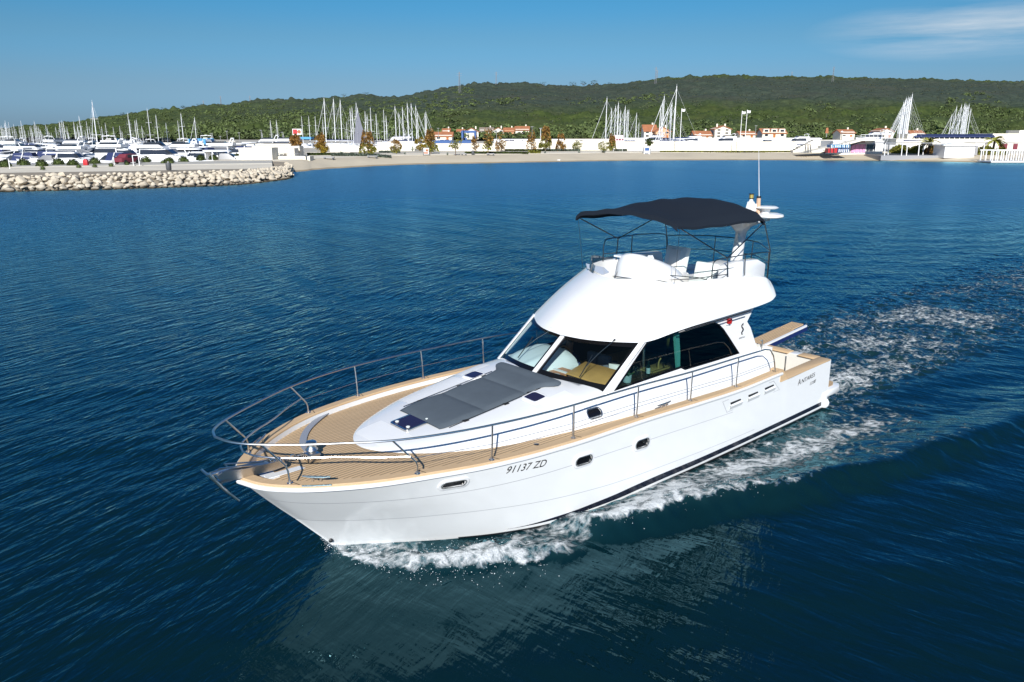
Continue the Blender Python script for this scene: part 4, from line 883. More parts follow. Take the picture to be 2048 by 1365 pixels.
def water_mat():
    m = bpy.data.materials.new('sea_water'); m.use_nodes = True; nt = m.node_tree; b = nt.nodes['Principled BSDF']; L = nt.links
    tc = nt.nodes.new('ShaderNodeTexCoord'); P = tc.outputs['Object']
    at1 = nt.nodes.new('ShaderNodeAttribute'); at1.attribute_name = 'foam'; at2 = nt.nodes.new('ShaderNodeAttribute'); at2.attribute_name = 'aerated'
    def noise(sc, det, rgh=.55, dist=0.0, stretch=None, rot=0.0):
        n = nt.nodes.new('ShaderNodeTexNoise'); n.inputs['Scale'].default_value = sc; n.inputs['Detail'].default_value = det; n.inputs['Roughness'].default_value = rgh; n.inputs['Distortion'].default_value = dist
        if stretch:
            mp = nt.nodes.new('ShaderNodeMapping'); mp.inputs['Scale'].default_value = stretch; mp.inputs['Rotation'].default_value = (0, 0, rot); L.new(P, mp.inputs[0]); L.new(mp.outputs[0], n.inputs['Vector'])
        else: L.new(P, n.inputs['Vector'])
        return n.outputs['Fac']
    # foam lace
    f1 = noise(2.6, 9, .68, .9); vo = nt.nodes.new('ShaderNodeTexVoronoi'); vo.feature = 'SMOOTH_F1'; vo.inputs['Scale'].default_value = 7.5; vo.inputs['Smoothness'].default_value = .4
    wv = nt.nodes.new('ShaderNodeTexNoise'); wv.inputs['Scale'].default_value = 2.2; wv.inputs['Detail'].default_value = 5; L.new(P, wv.inputs['Vector'])
    vm = nt.nodes.new('ShaderNodeVectorMath'); vm.operation = 'MULTIPLY_ADD'; vm.inputs[1].default_value = (.55, .55, .55); L.new(wv.outputs['Color'], vm.inputs[0]); L.new(P, vm.inputs[2]); L.new(vm.outputs[0], vo.inputs['Vector'])
    n = math_node(nt, 'ADD', math_node(nt, 'MULTIPLY', math_node(nt, 'SUBTRACT', f1, .5), 1.75), math_node(nt, 'MULTIPLY', vo.outputs['Distance'], .62))
    v = math_node(nt, 'ADD', n, at1.outputs['Fac'])
    mr = nt.nodes.new('ShaderNodeMapRange'); mr.interpolation_type = 'SMOOTHSTEP'; mr.inputs['From Min'].default_value = .74; mr.inputs['From Max'].default_value = 1.30; L.new(v, mr.inputs['Value'])
    gate = nt.nodes.new('ShaderNodeMapRange'); gate.inputs['From Min'].default_value = .02; gate.inputs['From Max'].default_value = .2; L.new(at1.outputs['Fac'], gate.inputs['Value'])
    foam = math_node(nt, 'MULTIPLY', mr.outputs[0], gate.outputs[0])
    big = noise(.035, 3); base = mixc(nt, big, (.0014, .0118, .0165), (.0022, .0170, .0235))
    base = mixc(nt, math_node(nt, 'MULTIPLY', at2.outputs['Fac'], math_node(nt, 'MULTIPLY', noise(.8, 5), .75)), base, (.020, .062, .066))
    vl = nt.nodes.new('ShaderNodeVectorMath'); vl.operation = 'LENGTH'; L.new(P, vl.inputs[0])
    rd = nt.nodes.new('ShaderNodeMapRange'); rd.inputs['From Min'].default_value = 12; rd.inputs['From Max'].default_value = 75; rd.inputs['To Min'].default_value = .05; rd.inputs['To Max'].default_value = .34; L.new(vl.outputs['Value'], rd.inputs['Value'])
    # ripples: wind waves of several sizes, crests across the breeze
    def crests(az, sc, ln, det, dist=.35):
        mp = nt.nodes.new('ShaderNodeMapping'); mp.vector_type = 'TEXTURE'; mp.inputs['Rotation'].default_value = (0, 0, R(az)); mp.inputs['Scale'].default_value = (ln, 1, 1); L.new(P, mp.inputs[0])
        n = nt.nodes.new('ShaderNodeTexNoise'); n.inputs['Scale'].default_value = sc; n.inputs['Detail'].default_value = det; n.inputs['Roughness'].default_value = .55; n.inputs['Distortion'].default_value = dist; L.new(mp.outputs[0], n.inputs['Vector']); return n.outputs['Fac']
    def msum(*t):
        r = None
        for v_, k_ in t: x_ = math_node(nt, 'MULTIPLY', v_, k_); r = x_ if r is None else math_node(nt, 'ADD', r, x_)
        return r
    sysA = msum((crests(25, .85, 2.2, 2), .034), (crests(22, 3.1, 3.4, 3), .058), (crests(32, 8.0, 3.2, 3), .018)); sysB = msum((crests(98, .8, 2.4, 2), .040), (crests(101, 2.5, 4.0, 3), .052), (crests(92, 6.5, 3.2, 3), .012))
    sx = nt.nodes.new('ShaderNodeSeparateXYZ'); L.new(P, sx.inputs[0])
    lee = nt.nodes.new('ShaderNodeMapRange'); lee.interpolation_type = 'SMOOTHSTEP'; lee.inputs['From Min'].default_value = -1.0; lee.inputs['From Max'].default_value = 3.5; L.new(sx.outputs['Y'], lee.inputs['Value'])
    hgt = math_node(nt, 'ADD', math_node(nt, 'MULTIPLY', sysA, math_node(nt, 'SUBTRACT', 1.0, math_node(nt, 'MULTIPLY', lee.outputs[0], .72))), math_node(nt, 'MULTIPLY', sysB, math_node(nt, 'ADD', math_node(nt, 'MULTIPLY', lee.outputs[0], .40), .08)))
    gust = noise(.022, 3, .6, .6, (1, .35, 1), R(35)); gr = nt.nodes.new('ShaderNodeMapRange'); gr.inputs['From Min'].default_value = .32; gr.inputs['From Max'].default_value = .66; gr.inputs['To Min'].default_value = .7; gr.inputs['To Max'].default_value = 1.2; L.new(gust, gr.inputs['Value'])
    hgt = math_node(nt, 'MULTIPLY', hgt, gr.outputs[0])
    hgt = math_node(nt, 'ADD', hgt, math_node(nt, 'MULTIPLY', foam, .05))
    hgt = math_node(nt, 'ADD', hgt, math_node(nt, 'MULTIPLY', math_node(nt, 'MULTIPLY', noise(11, 6, .75), foam), .075))
    bp = nt.nodes.new('ShaderNodeBump'); bp.inputs['Strength'].default_value = 1.0; bp.inputs['Distance'].default_value = 1.5; L.new(hgt, bp.inputs['Height'])
    # deep water: a dark scattering body under a blue-green surface reflection, with froth lying on top
    nt.nodes.remove(b); out = [n_ for n_ in nt.nodes if n_.type == 'OUTPUT_MATERIAL'][0]
    body = nt.nodes.new('ShaderNodeBsdfDiffuse'); L.new(base, body.inputs['Color']); refl = nt.nodes.new('ShaderNodeBsdfGlossy'); refl.inputs['Color'].default_value = WATER_TINT; L.new(rd.outputs[0], refl.inputs['Roughness']); L.new(bp.outputs[0], refl.inputs['Normal'])
    fz = nt.nodes.new('ShaderNodeFresnel'); fz.inputs['IOR'].default_value = 1.40; L.new(bp.outputs[0], fz.inputs['Normal']); m1 = nt.nodes.new('ShaderNodeMixShader'); L.new(fz.outputs[0], m1.inputs[0]); L.new(body.outputs[0], m1.inputs[1]); L.new(refl.outputs[0], m1.inputs[2])
    fd = nt.nodes.new('ShaderNodeBsdfDiffuse'); fd.inputs['Color'].default_value = (.80, .84, .86, 1); L.new(bp.outputs[0], fd.inputs['Normal']); m2 = nt.nodes.new('ShaderNodeMixShader'); L.new(foam, m2.inputs[0]); L.new(m1.outputs[0], m2.inputs[1]); L.new(fd.outputs[0], m2.inputs[2]); L.new(m2.outputs[0], out.inputs['Surface'])
    return m
M['water'] = water_mat()
wat = np_mesh('water', co, quads, [M['water']])
for nm, arr in (('foam', DD), ('aerated', AA)):
    at_ = wat.data.attributes.new(nm, 'FLOAT', 'POINT'); at_.data.foreach_set('value', arr.astype(np.float32))
wat['kind'] = 'structure'
# froth and droplets thrown up along the bow wave
M['froth'] = mat('sea_froth', (.82, .86, .88), .75)
OCT = [(1, 0, 0), (-1, 0, 0), (0, 1, 0), (0, -1, 0), (0, 0, 1), (0, 0, -1)]; OCF = [(0, 2, 4), (2, 1, 4), (1, 3, 4), (3, 0, 4), (2, 0, 5), (1, 2, 5), (3, 1, 5), (0, 3, 5)]
def froth(n, xa, xb, curve, sx, zmax, r0, r1_, pw=1.0):
    x = xa + (xb - xa) * RNG.random(n) ** pw; s = np.where(RNG.random(n) < .72, 1, -1); y = s * np.maximum(.02, curve(x) + RNG.normal(0, sx, n) - .08)
    hh, d_, a_ = sea(x, y); z = hh + RNG.random(n) ** 2.5 * zmax; r = r0 + (r1_ - r0) * RNG.random(n) ** 3
    return np.stack([x, y, z, r], 1)
parts_ = np.concatenate([froth(900, 9.9, 12.05, r1, .26, .12, .002, .006), froth(420, 10.8, 12.15, r1, .30, .24, .0015, .005), froth(500, 5.6, 8.9, r2, .18, .07, .002, .005), froth(420, 11.7, 12.2, lambda x: .12 + 0 * x, .14, .24, .0015, .0045)])
vs = []; fs = []
rot = RNG.random((len(parts_), 3)) * 2 + .5
ov = np.array(OCT, float); V_ = (ov[None] * rot[:, None, :] * parts_[:, None, 3:4] + parts_[:, None, :3]).reshape(-1, 3); Fq = (np.array(OCF)[None] + (np.arange(len(parts_)) * 6)[:, None, None]).reshape(-1, 3)
sp_ = np_mesh('spray', V_, Fq.astype(np.int32), [M['froth']]); sp_['kind'] = 'stuff'
# ================================================================== THE SHORE
M['sand'] = mat('pale_beach_gravel', (0.54, 0.465, 0.345), 0.95, noise=0.10, nscale=0.12, bump=0.05, bscale=1.5)
M['wetsand'] = mat('damp_gravel', (0.34, 0.27, 0.17), 0.8, noise=0.15, nscale=0.4)
M['pave'] = mat('pale_concrete', (0.66, 0.60, 0.49), 0.9, noise=0.08, nscale=0.25)
M['asphalt'] = mat('pale_asphalt', (0.44, 0.42, 0.37), 0.9, noise=0.08, nscale=0.5)
M['yard'] = mat('yard_ground', (0.42, 0.39, 0.33), 0.95, noise=0.1, nscale=0.05)
M['wallw'] = mat('white_render', (0.74, 0.69, 0.58), 0.9, noise=0.05, nscale=0.3)
M['wallg'] = mat('pale_stone_wall', (0.66, 0.61, 0.52), 0.9, noise=0.09, nscale=0.7)
M['white'] = mat('white_paint', (0.80, 0.80, 0.79), 0.5); M['bwhite'] = mat('boat_white', (0.80, 0.80, 0.80), 0.25)
M['roof'] = mat('orange_roof_tiles', (0.36, 0.14, 0.062), 0.85, noise=0.22, nscale=0.9); M['roofg'] = mat('grey_brown_roof_tiles', (0.25, 0.20, 0.16), 0.85, noise=0.2)
M['pane'] = mat('dark_window_pane', (0.03, 0.035, 0.045), 0.12); M['mast'] = mat('pale_aluminium_mast', (0.74, 0.75, 0.76), 0.4); M['rig'] = mat('rigging_wire', (0.42, 0.42, 0.40), 0.5)
M['bnavy'] = mat('navy_boat_canvas', (0.018, 0.03, 0.10), 0.8); M['bblue'] = mat('blue_boat_canvas', (0.02, 0.09, 0.33), 0.75); M['bgrey'] = mat('grey_boat_canvas', (0.20, 0.21, 0.23), 0.8)
M['lblue'] = mat('light_blue_steel', (0.07, 0.30, 0.58), 0.5); M['dblue'] = mat('dark_blue_steel', (0.03, 0.09, 0.26), 0.5); M['grey'] = mat('grey_metal', (0.28, 0.28, 0.29), 0.6); M['dgrey'] = mat('dark_grey_paint', (0.07, 0.075, 0.08), 0.6)
M['pred'] = mat('red_paint', (0.45, 0.02, 0.025), 0.5); M['pink'] = mat('pink_panel', (0.62, 0.30, 0.50), 0.7); M['mar'] = mat('maroon_panel', (0.17, 0.025, 0.04), 0.7); M['sailg'] = mat('grey_sail_cover', (0.17, 0.175, 0.21), 0.8); M['sailw'] = mat('white_sail', (0.80, 0.80, 0.79), 0.7)
def leafmat(n, c, v=.35): return mat(n, c, .75, noise=v, nscale=1.4)
M['lgreen'] = leafmat('dark_green_foliage', (.07, .10, .022)); M['lbrown'] = leafmat('brown_autumn_foliage', (.36, .205, .055)); M['lyel'] = leafmat('yellow_autumn_foliage', (.42, .31, .03)); M['lolive'] = leafmat('olive_foliage', (.25, .25, .040)); M['bark'] = mat('bark', (.13, .09, .06), .9); M['lgrey'] = leafmat('grey_green_agave', (.15, .19, .15)); M['lpine'] = leafmat('pine_foliage', (.040, .066, .020))
M['rock'] = mat('pale_limestone', (.58, .51, .40), .92, noise=.13, nscale=1.1, bump=.05, bscale=3)
_nt = M['rock'].node_tree; _b = _nt.nodes['Principled BSDF']; _g = _nt.nodes.new('ShaderNodeNewGeometry'); _sx = _nt.nodes.new('ShaderNodeSeparateXYZ'); _nt.links.new(_g.outputs['Position'], _sx.inputs[0])
_wn = _nt.nodes.new('ShaderNodeTexNoise'); _wn.inputs['Scale'].default_value = .8; _nt.links.new(_g.outputs['Position'], _wn.inputs['Vector'])
_wet = _nt.nodes.new('ShaderNodeMapRange'); _wet.inputs['From Min'].default_value = .52; _wet.inputs['From Max'].default_value = .30; _nt.links.new(math_node(_nt, 'ADD', _sx.outputs['Z'], math_node(_nt, 'MULTIPLY', _wn.outputs['Fac'], .35)), _wet.inputs['Value'])
_src = _b.inputs['Base Color'].links[0].from_socket; _big = _nt.nodes.new('ShaderNodeTexWhiteNoise'); _oi = _nt.nodes.new('ShaderNodeObjectInfo'); _nt.links.new(_oi.outputs['Random'], _big.inputs['Vector'])
_src = mixc(_nt, math_node(_nt, 'MULTIPLY', _oi.outputs['Random'], .4), _src, (.42, .35, .25)); _nt.links.new(mixc(_nt, _wet.outputs[0], _src, (.055, .042, .025)), _b.inputs['Base Color'])
# --- waterlines (in pixels of the survey photo -> ground points at sea level)
SHORE = [at_z(x, y, 0) for x, y in ((430, 352), (520, 349), (600, 344), (621, 341), (694, 336), (816, 330), (950, 327.5), (1080, 325), (1217, 322.5), (1400, 321), (1600, 321), (1750, 322), (1980, 325.5), (2120, 327), (2400, 330), (3000, 335))]
def band(pts, prof, name, mats, rowmi=None, jit=.0):
    b = MB(); rr = []
    for i, p in enumerate(pts):
        d = (p - Vector((CX, CY, 0))); d.z = 0; d.normalize(); rr.append([(p.x + d.x * o + random.uniform(-jit, jit), p.y + d.y * o + random.uniform(-jit, jit), z) for o, z in prof])
    rr = list(map(list, zip(*rr))); b.loft(rr, closed=False, rowmi=rowmi); o = b.build(name, mats); o['kind'] = 'structure'; return o
def resample(P, n):
    L = [0]
    for a, c in zip(P, P[1:]): L.append(L[-1] + (c - a).length)
    fx, fy = pchip(L, [p.x for p in P]), pchip(L, [p.y for p in P]); return [Vector((fx(t), fy(t), 0)) for t in np.linspace(0, L[-1], n)]
SH = resample(SHORE, 160)
SHw = [p + Vector((.35 * math.sin(i * .9), .3 * math.cos(i * 1.7), 0)) for i, p in enumerate(SH)]
band(SHw, [(-6, -.8), (-.3, -.05), (.5, .07), (1.6, .20), (8, .95), (13.5, 1.42), (15, 1.46)], 'beach', [M['wetsand'], M['sand']], [0, 0, 0, 1, 1, 1])
band(SH, [(15.0, 1.40), (15.02, 1.52), (33, 1.60)], 'promenade', M['pave'])
band(SH, [(33, 1.57), (120, 1.9), (260, 3.0), (420, 4.0)], 'ground', M['yard'])
_sh_az = [math.atan2((p - Vector((CX, CY, 0))).dot(_r), (p - Vector((CX, CY, 0))).dot(_f)) for p in SH]; _sh_rd = [(p - Vector((CX, CY, 0))).length for p in SH]
def ground_z(p):
    v = Vector((p.x - CX, p.y - CY, 0)); o = v.length - float(np.interp(math.atan2(v.dot(_r), v.dot(_f)), _sh_az, _sh_rd))
    return float(np.interp(o, [-6, -.3, .5, 1.6, 8, 13.5, 15.02, 33, 120, 260, 420], [-.8, -.05, .07, .2, .95, 1.42, 1.52, 1.6, 1.9, 3.0, 4.0]))
def on_ground(px, py, dmax=214.0):
    z = 1.5
    for _ in range(30): p = at_d(px, py, min(dmax, d_of(py, z))); z = z * .5 + ground_z(p) * .5
    p = at_d(px, py, min(dmax, d_of(py, z))); p.z = ground_z(p) - .02; return p
# --- breakwater on the left, with its path and the marina quay
BW = [at_z(x, y, 0) for x, y in ((-420, 394), (-200, 390), (0, 385), (150, 382), (300, 378), (450, 372.5), (540, 364), (578, 357.5), (572, 351), (545, 348))]
BWr = resample(BW, 70)
band(BWr, [(1.5, -.6), (2.6, .35), (5.5, 1.15), (8.0, 1.42), (16.0, 1.43)], 'breakwater_core', mat('breakwater_core', (.26, .22, .165), .95, noise=.2))
PTH = resample([at_z(x, y, 1.5) for x, y in ((-500, 352), (-200, 348), (0, 344), (150, 342), (300, 339.5), (420, 337), (500, 336), (545, 335.2))], 60)
band(PTH, [(-2, 1.44), (8, 1.50), (8.01, 1.50), (14, 1.53)], 'path', M['pave'])
band(PTH, [(13.99, 1.515), (14, 1.62), (26, 1.64), (28, 1.60), (28.1, -.5)], 'quay', M['asphalt'])
# boulders of the breakwater, each one an object
def boulder_mesh(k):
    bm = bmesh.new(); bmesh.ops.create_icosphere(bm, subdivisions=2, radius=1); rg = np.random.default_rng(100 + k)
    pl = [(rg.normal(size=3), rg.uniform(.50, .82)) for _ in range(11)]
    for v in bm.verts:
        c = np.array(v.co)
        for n, d in pl:
            n = n / np.linalg.norm(n); e = c @ n - d
            if e > 0: c = c - n * e * .85
        v.co = c * (1 + rg.normal(0, .025))
    me = bpy.data.meshes.new('boulder'); bm.to_mesh(me); bm.free(); me.materials.append(M['rock']); me.polygons.foreach_set('use_smooth', [True] * len(me.polygons)); me.set_sharp_from_angle(angle=R(28)); return me
BM = [boulder_mesh(k) for k in range(9)]
def px_of(p): v = Vector(p) - Vector((CX, CY, CZ)); return 1024 + FPX * v.dot(_r) / (v.dot(_f) * _cp + v.z * _sp)
_acc = 0.0; T0 = 0.0
for _a, _b in zip(BWr, BWr[1:]):
    if px_of(_b) < -25: T0 = _acc
    _acc += (_b - _a).length
sites = []
for row, (o, z, rad) in enumerate(((.9, .04, .33), (2.0, .42, .38), (3.1, .76, .40), (4.2, 1.02, .38), (5.3, 1.24, .34), (6.4, 1.40, .30))):
    L = [0]
    for a, c in zip(BWr, BWr[1:]): L.append(L[-1] + (c - a).length)
    fx, fy = pchip(L, [p.x for p in BWr]), pchip(L, [p.y for p in BWr]); t = T0 + row * .4
    while t < L[-1] + (0 if row < 2 else -1.2 * row):
        r = rad * random.choice((.7, .85, 1.0, 1.0, 1.15, 1.5)) * random.uniform(.9, 1.1); p = Vector((fx(t), fy(t), 0)); d = p - Vector((CX, CY, 0)); d.normalize(); sites.append((p + d * (o + random.uniform(-.45, .45)), z + random.uniform(-.12, .14), r)); t += r * 1.95
sites = [q for q in sites if -30 < px_of((q[0].x, q[0].y, q[1])) < 590]
sites.sort(key=lambda q: -q[2]); rest = MB()
for k, (p, z, r) in enumerate(sites):
    sc_ = (r * random.uniform(1.0, 1.45), r * random.uniform(.85, 1.2), r * random.uniform(.7, .95)); ro_ = (random.uniform(-.3, .3), random.uniform(-.3, .3), random.uniform(0, 6.3))
    if k < 296:
        o = bpy.data.objects.new('boulder', BM[k % 9]); COL.objects.link(o); o.location = (p.x, p.y, z); o.scale = sc_; o.rotation_euler = ro_
        tag(o, 'pale limestone boulder piled along the breakwater on the left shore', 'boulder', 'boulders of the breakwater')
    else:
        Mx = Matrix.Translation((p.x, p.y, z)) @ Matrix.Rotation(ro_[2], 4, 'Z') @ Matrix.Diagonal((*sc_, 1)); me = BM[k % 9]; rest.add([Mx @ v.co for v in me.vertices], [tuple(q.vertices) for q in me.polygons])
o = rest.build('breakwater_rubble', M['rock'], None, smooth=28); o['kind'] = 'stuff'
# ================================================================== HILLS
SKY_L = [(-900, 262), (-500, 264), (-200, 267), (0, 266), (60, 262), (110, 257), (170, 250), (210, 245), (260, 239), (320, 229), (400, 222), (450, 217), (530, 209), (620, 203), (700, 197), (740, 195), (800, 199), (850, 193), (900, 181), (950, 175), (1040, 173), (1120, 177), (1190, 177), (1250, 170), (1330, 160), (1400, 156), (1500, 158), (1600, 158), (1750, 161), (1900, 165), (2048, 169), (2300, 176), (2700, 190), (3300, 215)]
f_sky = pchip([p[0] for p in SKY_L], [p[1] for p in SKY_L])
NA, NR = 1500, 210
pxs = np.linspace(-900, 3300, NA); tt = np.linspace(0, 1, NR)
rr0 = np.interp(pxs, [-900, 100, 400, 900, 1500, 3300], [560, 540, 400, 380, 400, 480]); rr1 = np.interp(pxs, [-900, 0, 400, 900, 1300, 3300], [1500, 1300, 1150, 1250, 1450, 1500])
ks_ = (682.5 - f_sky(pxs)) / FPX; ridge = CZ + rr1 * (ks_ * _cp + _sp) / (_cp - ks_ * _sp)
DD_ = np.zeros((NA, NR)); ZZ = np.zeros((NA, NR))
for j, t in enumerate(tt):
    u = t / .86; d = np.where(u <= 1, rr0 + (rr1 - rr0) * u, rr1 + (u - 1) * 900); DD_[:, j] = d
    prof = np.where(u <= 1, np.clip(u, 0, 1) ** 1.12 * (1 + .12 * np.sin(np.clip(u, 0, 1) * math.pi)), 1 - .55 * np.clip(u - 1, 0, 9) * 2)
    ZZ[:, j] = 3.4 + (ridge - 3.4) * prof
LAT = (pxs[:, None] - 1024) / FPX * DD_ / _cp * _cp
HX = CX + _f.x * DD_ + _r.x * LAT; HY = CY + _f.y * DD_ + _r.y * LAT
roll = (fbm(HX, HY, .0045, 71, 3) - .5) * 16 * np.sin(np.clip(tt / .86, 0, 1) * math.pi)[None] ** 1.0
lumps = fbm(HX, HY, .06, 77, 3); low = ss(.42, .05, tt)[None]; topw = ss(.62, .8, tt)[None]; dens_ = np.clip(.30 + .9 * low + .55 * topw + .5 * (fbm(HX, HY, .008, 79, 2) - .5), .12, 1.2)
ZZ2 = ZZ + roll + (np.clip(lumps - .42, 0, 1) * 15 - 1) * dens_ * np.clip(DD_ / 700, .6, 1.3) * (.35 + .65 * (tt > .03)) + RNG.normal(0, .35, ZZ.shape) * dens_
co = np.stack([HX.ravel(), HY.ravel(), ZZ2.ravel()], 1); ii, jj = np.meshgrid(np.arange(NA - 1), np.arange(NR - 1), indexing='ij'); a0 = (ii * NR + jj).ravel(); quads = np.stack([a0, a0 + NR, a0 + NR + 1, a0 + 1], 1)
def hill_mat():
    m = bpy.data.materials.new('hill_scrub'); m.use_nodes = True; nt = m.node_tree; b = nt.nodes['Principled BSDF']; L = nt.links; b.inputs['Roughness'].default_value = .95; b.inputs['Specular IOR Level'].default_value = .1
    tc = nt.nodes.new('ShaderNodeTexCoord'); at_ = nt.nodes.new('ShaderNodeAttribute'); at_.attribute_name = 'wooded'
    def nz(sc, det=6, rg=.6):
        n = nt.nodes.new('ShaderNodeTexNoise'); n.inputs['Scale'].default_value = sc; n.inputs['Detail'].default_value = det; n.inputs['Roughness'].default_value = rg; L.new(tc.outputs['Object'], n.inputs['Vector']); return n.outputs['Fac']
    def ramp(v, a, c): r = nt.nodes.new('ShaderNodeMapRange'); r.inputs['From Min'].default_value = a; r.inputs['From Max'].default_value = c; L.new(v, r.inputs['Value']); return r.outputs[0]
    g = ramp(math_node(nt, 'ADD', math_node(nt, 'MULTIPLY', nz(.16, 7, .7), .55), math_node(nt, 'MULTIPLY', nz(.55, 4, .7), .45)), .36, .64); scrub = mixc(nt, g, (.022, .034, .026), (.070, .092, .064)); scrub = mixc(nt, math_node(nt, 'MULTIPLY', ramp(nz(.013, 4), .45, .75), .5), scrub, (.075, .072, .055))
    wood = mixc(nt, g, (.020, .038, .011), (.082, .108, .030)); wood = mixc(nt, math_node(nt, 'MULTIPLY', ramp(nz(.03, 3), .5, .7), .45), wood, (.075, .078, .026))
    c = mixc(nt, at_.outputs['Fac'], scrub, wood)
    rk = nt.nodes.new('ShaderNodeTexNoise'); rk.inputs['Scale'].default_value = .05; rk.inputs['Detail'].default_value = 8; rk.inputs['Roughness'].default_value = .7
    mp = nt.nodes.new('ShaderNodeMapping'); mp.inputs['Scale'].default_value = (1, 1, 3.2); L.new(tc.outputs['Object'], mp.inputs[0]); L.new(mp.outputs[0], rk.inputs['Vector'])
    rm = math_node(nt, 'MULTIPLY', ramp(rk.outputs['Fac'], .715, .75), math_node(nt, 'SUBTRACT', 1.0, at_.outputs['Fac'])); c = mixc(nt, rm, c, (.40, .38, .35))
    L.new(c, b.inputs['Base Color']); return m
hl = np_mesh('hills', co, quads.astype(np.int32), [hill_mat()], smooth=False); hl['kind'] = 'structure'
wd_ = np.clip(ss(.36, .16, tt)[None] * (.55 + .9 * (fbm(HX, HY, .012, 83, 3))) + ss(.72, .84, tt)[None] * .8 * (pxs[:, None] > 1250) + ss(900, 250, pxs)[:, None] * .9 * ss(.95, .7, tt)[None], 0, 1) * (1 + 0 * HX)
at_ = hl.data.attributes.new('wooded', 'FLOAT', 'POINT'); at_.data.foreach_set('value', wd_.ravel().astype(np.float32))
def hill_z(px, t):
    i = int(np.clip(np.searchsorted(pxs, px), 0, NA - 1)); j = int(np.clip(round(t * (NR - 1)), 0, NR - 1)); return Vector((HX[i, j], HY[i, j], ZZ[i, j] + roll[i, j]))
# crowns: one continuous blobby shell broken into leaf-clump facets
def crown_pts(n, seed, flat=1.0):
    rg = np.random.default_rng(seed); V_, F_ = [], []
    for k in range(n):
        d = rg.normal(size=3); d /= np.linalg.norm(d); d[2] = abs(d[2]) * 1.0 - .25; r = rg.uniform(.62, 1.0) * (1 + .18 * math.sin(3 * d[0] + seed) + .15 * math.sin(4 * d[1])); c = d * r * np.array([1, 1, flat]); s = rg.uniform(.12, .26)
        a, b_ = rg.normal(size=3), rg.normal(size=3); a /= np.linalg.norm(a); b_ -= a * (b_ @ a); b_ /= np.linalg.norm(b_); o = len(V_)
        V_ += [c + a * s, c + b_ * s, c - a * s + d * s * .4, c - b_ * s]; F_ += [(o, o + 1, o + 2, o + 3)]
    return np.array(V_), np.array(F_)
# far-off wood at the foot of the hill and along the ridge: one mass of crowns
cv, cf = [], []; protoC = [crown_pts(34, s, .85) for s in range(8)]; n0 = 0
for k in range(7600):
    if k < 4600: px = random.uniform(150, 2350); t = random.random() ** 1.7 * .40; h = random.uniform(1.5, 3.6) * (1 + .3 * (random.random() < .12))
    elif k < 6700: px = random.uniform(-150, 950); t = random.uniform(.1, .84); h = random.uniform(1.6, 3.2)
    else: px = random.uniform(1240, 2300) if random.random() < .8 else random.uniform(850, 1240); t = random.gauss(.84, .02); h = random.uniform(1.5, 3.4)
    if k < 4600 and t > .10 and fbm(np.array([px * .01]), np.array([t * 9]), 1.0, 91, 2)[0] < .5: continue
    p = hill_z(px, t); v, f = protoC[k % 8]; s = h * random.uniform(.8, 1.15); a = random.uniform(0, 6.3); Rm = np.array([[math.cos(a), -math.sin(a), 0], [math.sin(a), math.cos(a), 0], [0, 0, 1]])
    cv.append((v * s * np.array([1, 1, random.uniform(.7, 1.0)])) @ Rm.T + np.array([p.x, p.y, p.z + h * .35])); cf.append(f + n0); n0 += len(v)
sv, sf = [], []; n0 = 0; protoS = [crown_pts(11, 40 + s_, .7) for s_ in range(8)]
for k in range(9000):
    px = random.uniform(-120, 2300); t = random.uniform(.03, .86); h = random.uniform(.7, 1.7) * (1.2 - .4 * t); p = hill_z(px, t); v, f = protoS[k % 8]; sv.append(v * h * np.array([1.5, 1.5, 1.0]) + np.array([p.x, p.y, p.z + .5])); sf.append(f + n0); n0 += len(v)
sc_o = np_mesh('scrub', np.concatenate(sv), np.concatenate(sf).astype(np.int32), [mat('scrub_leaves', (.060, .072, .036), .9, noise=.55, nscale=.08)], smooth=False); sc_o['kind'] = 'stuff'
fo = np_mesh('forest', np.concatenate(cv), np.concatenate(cf).astype(np.int32), [mat('forest_leaves', (.075, .105, .028), .8, noise=.6, nscale=.11)], smooth=False); fo['kind'] = 'stuff'
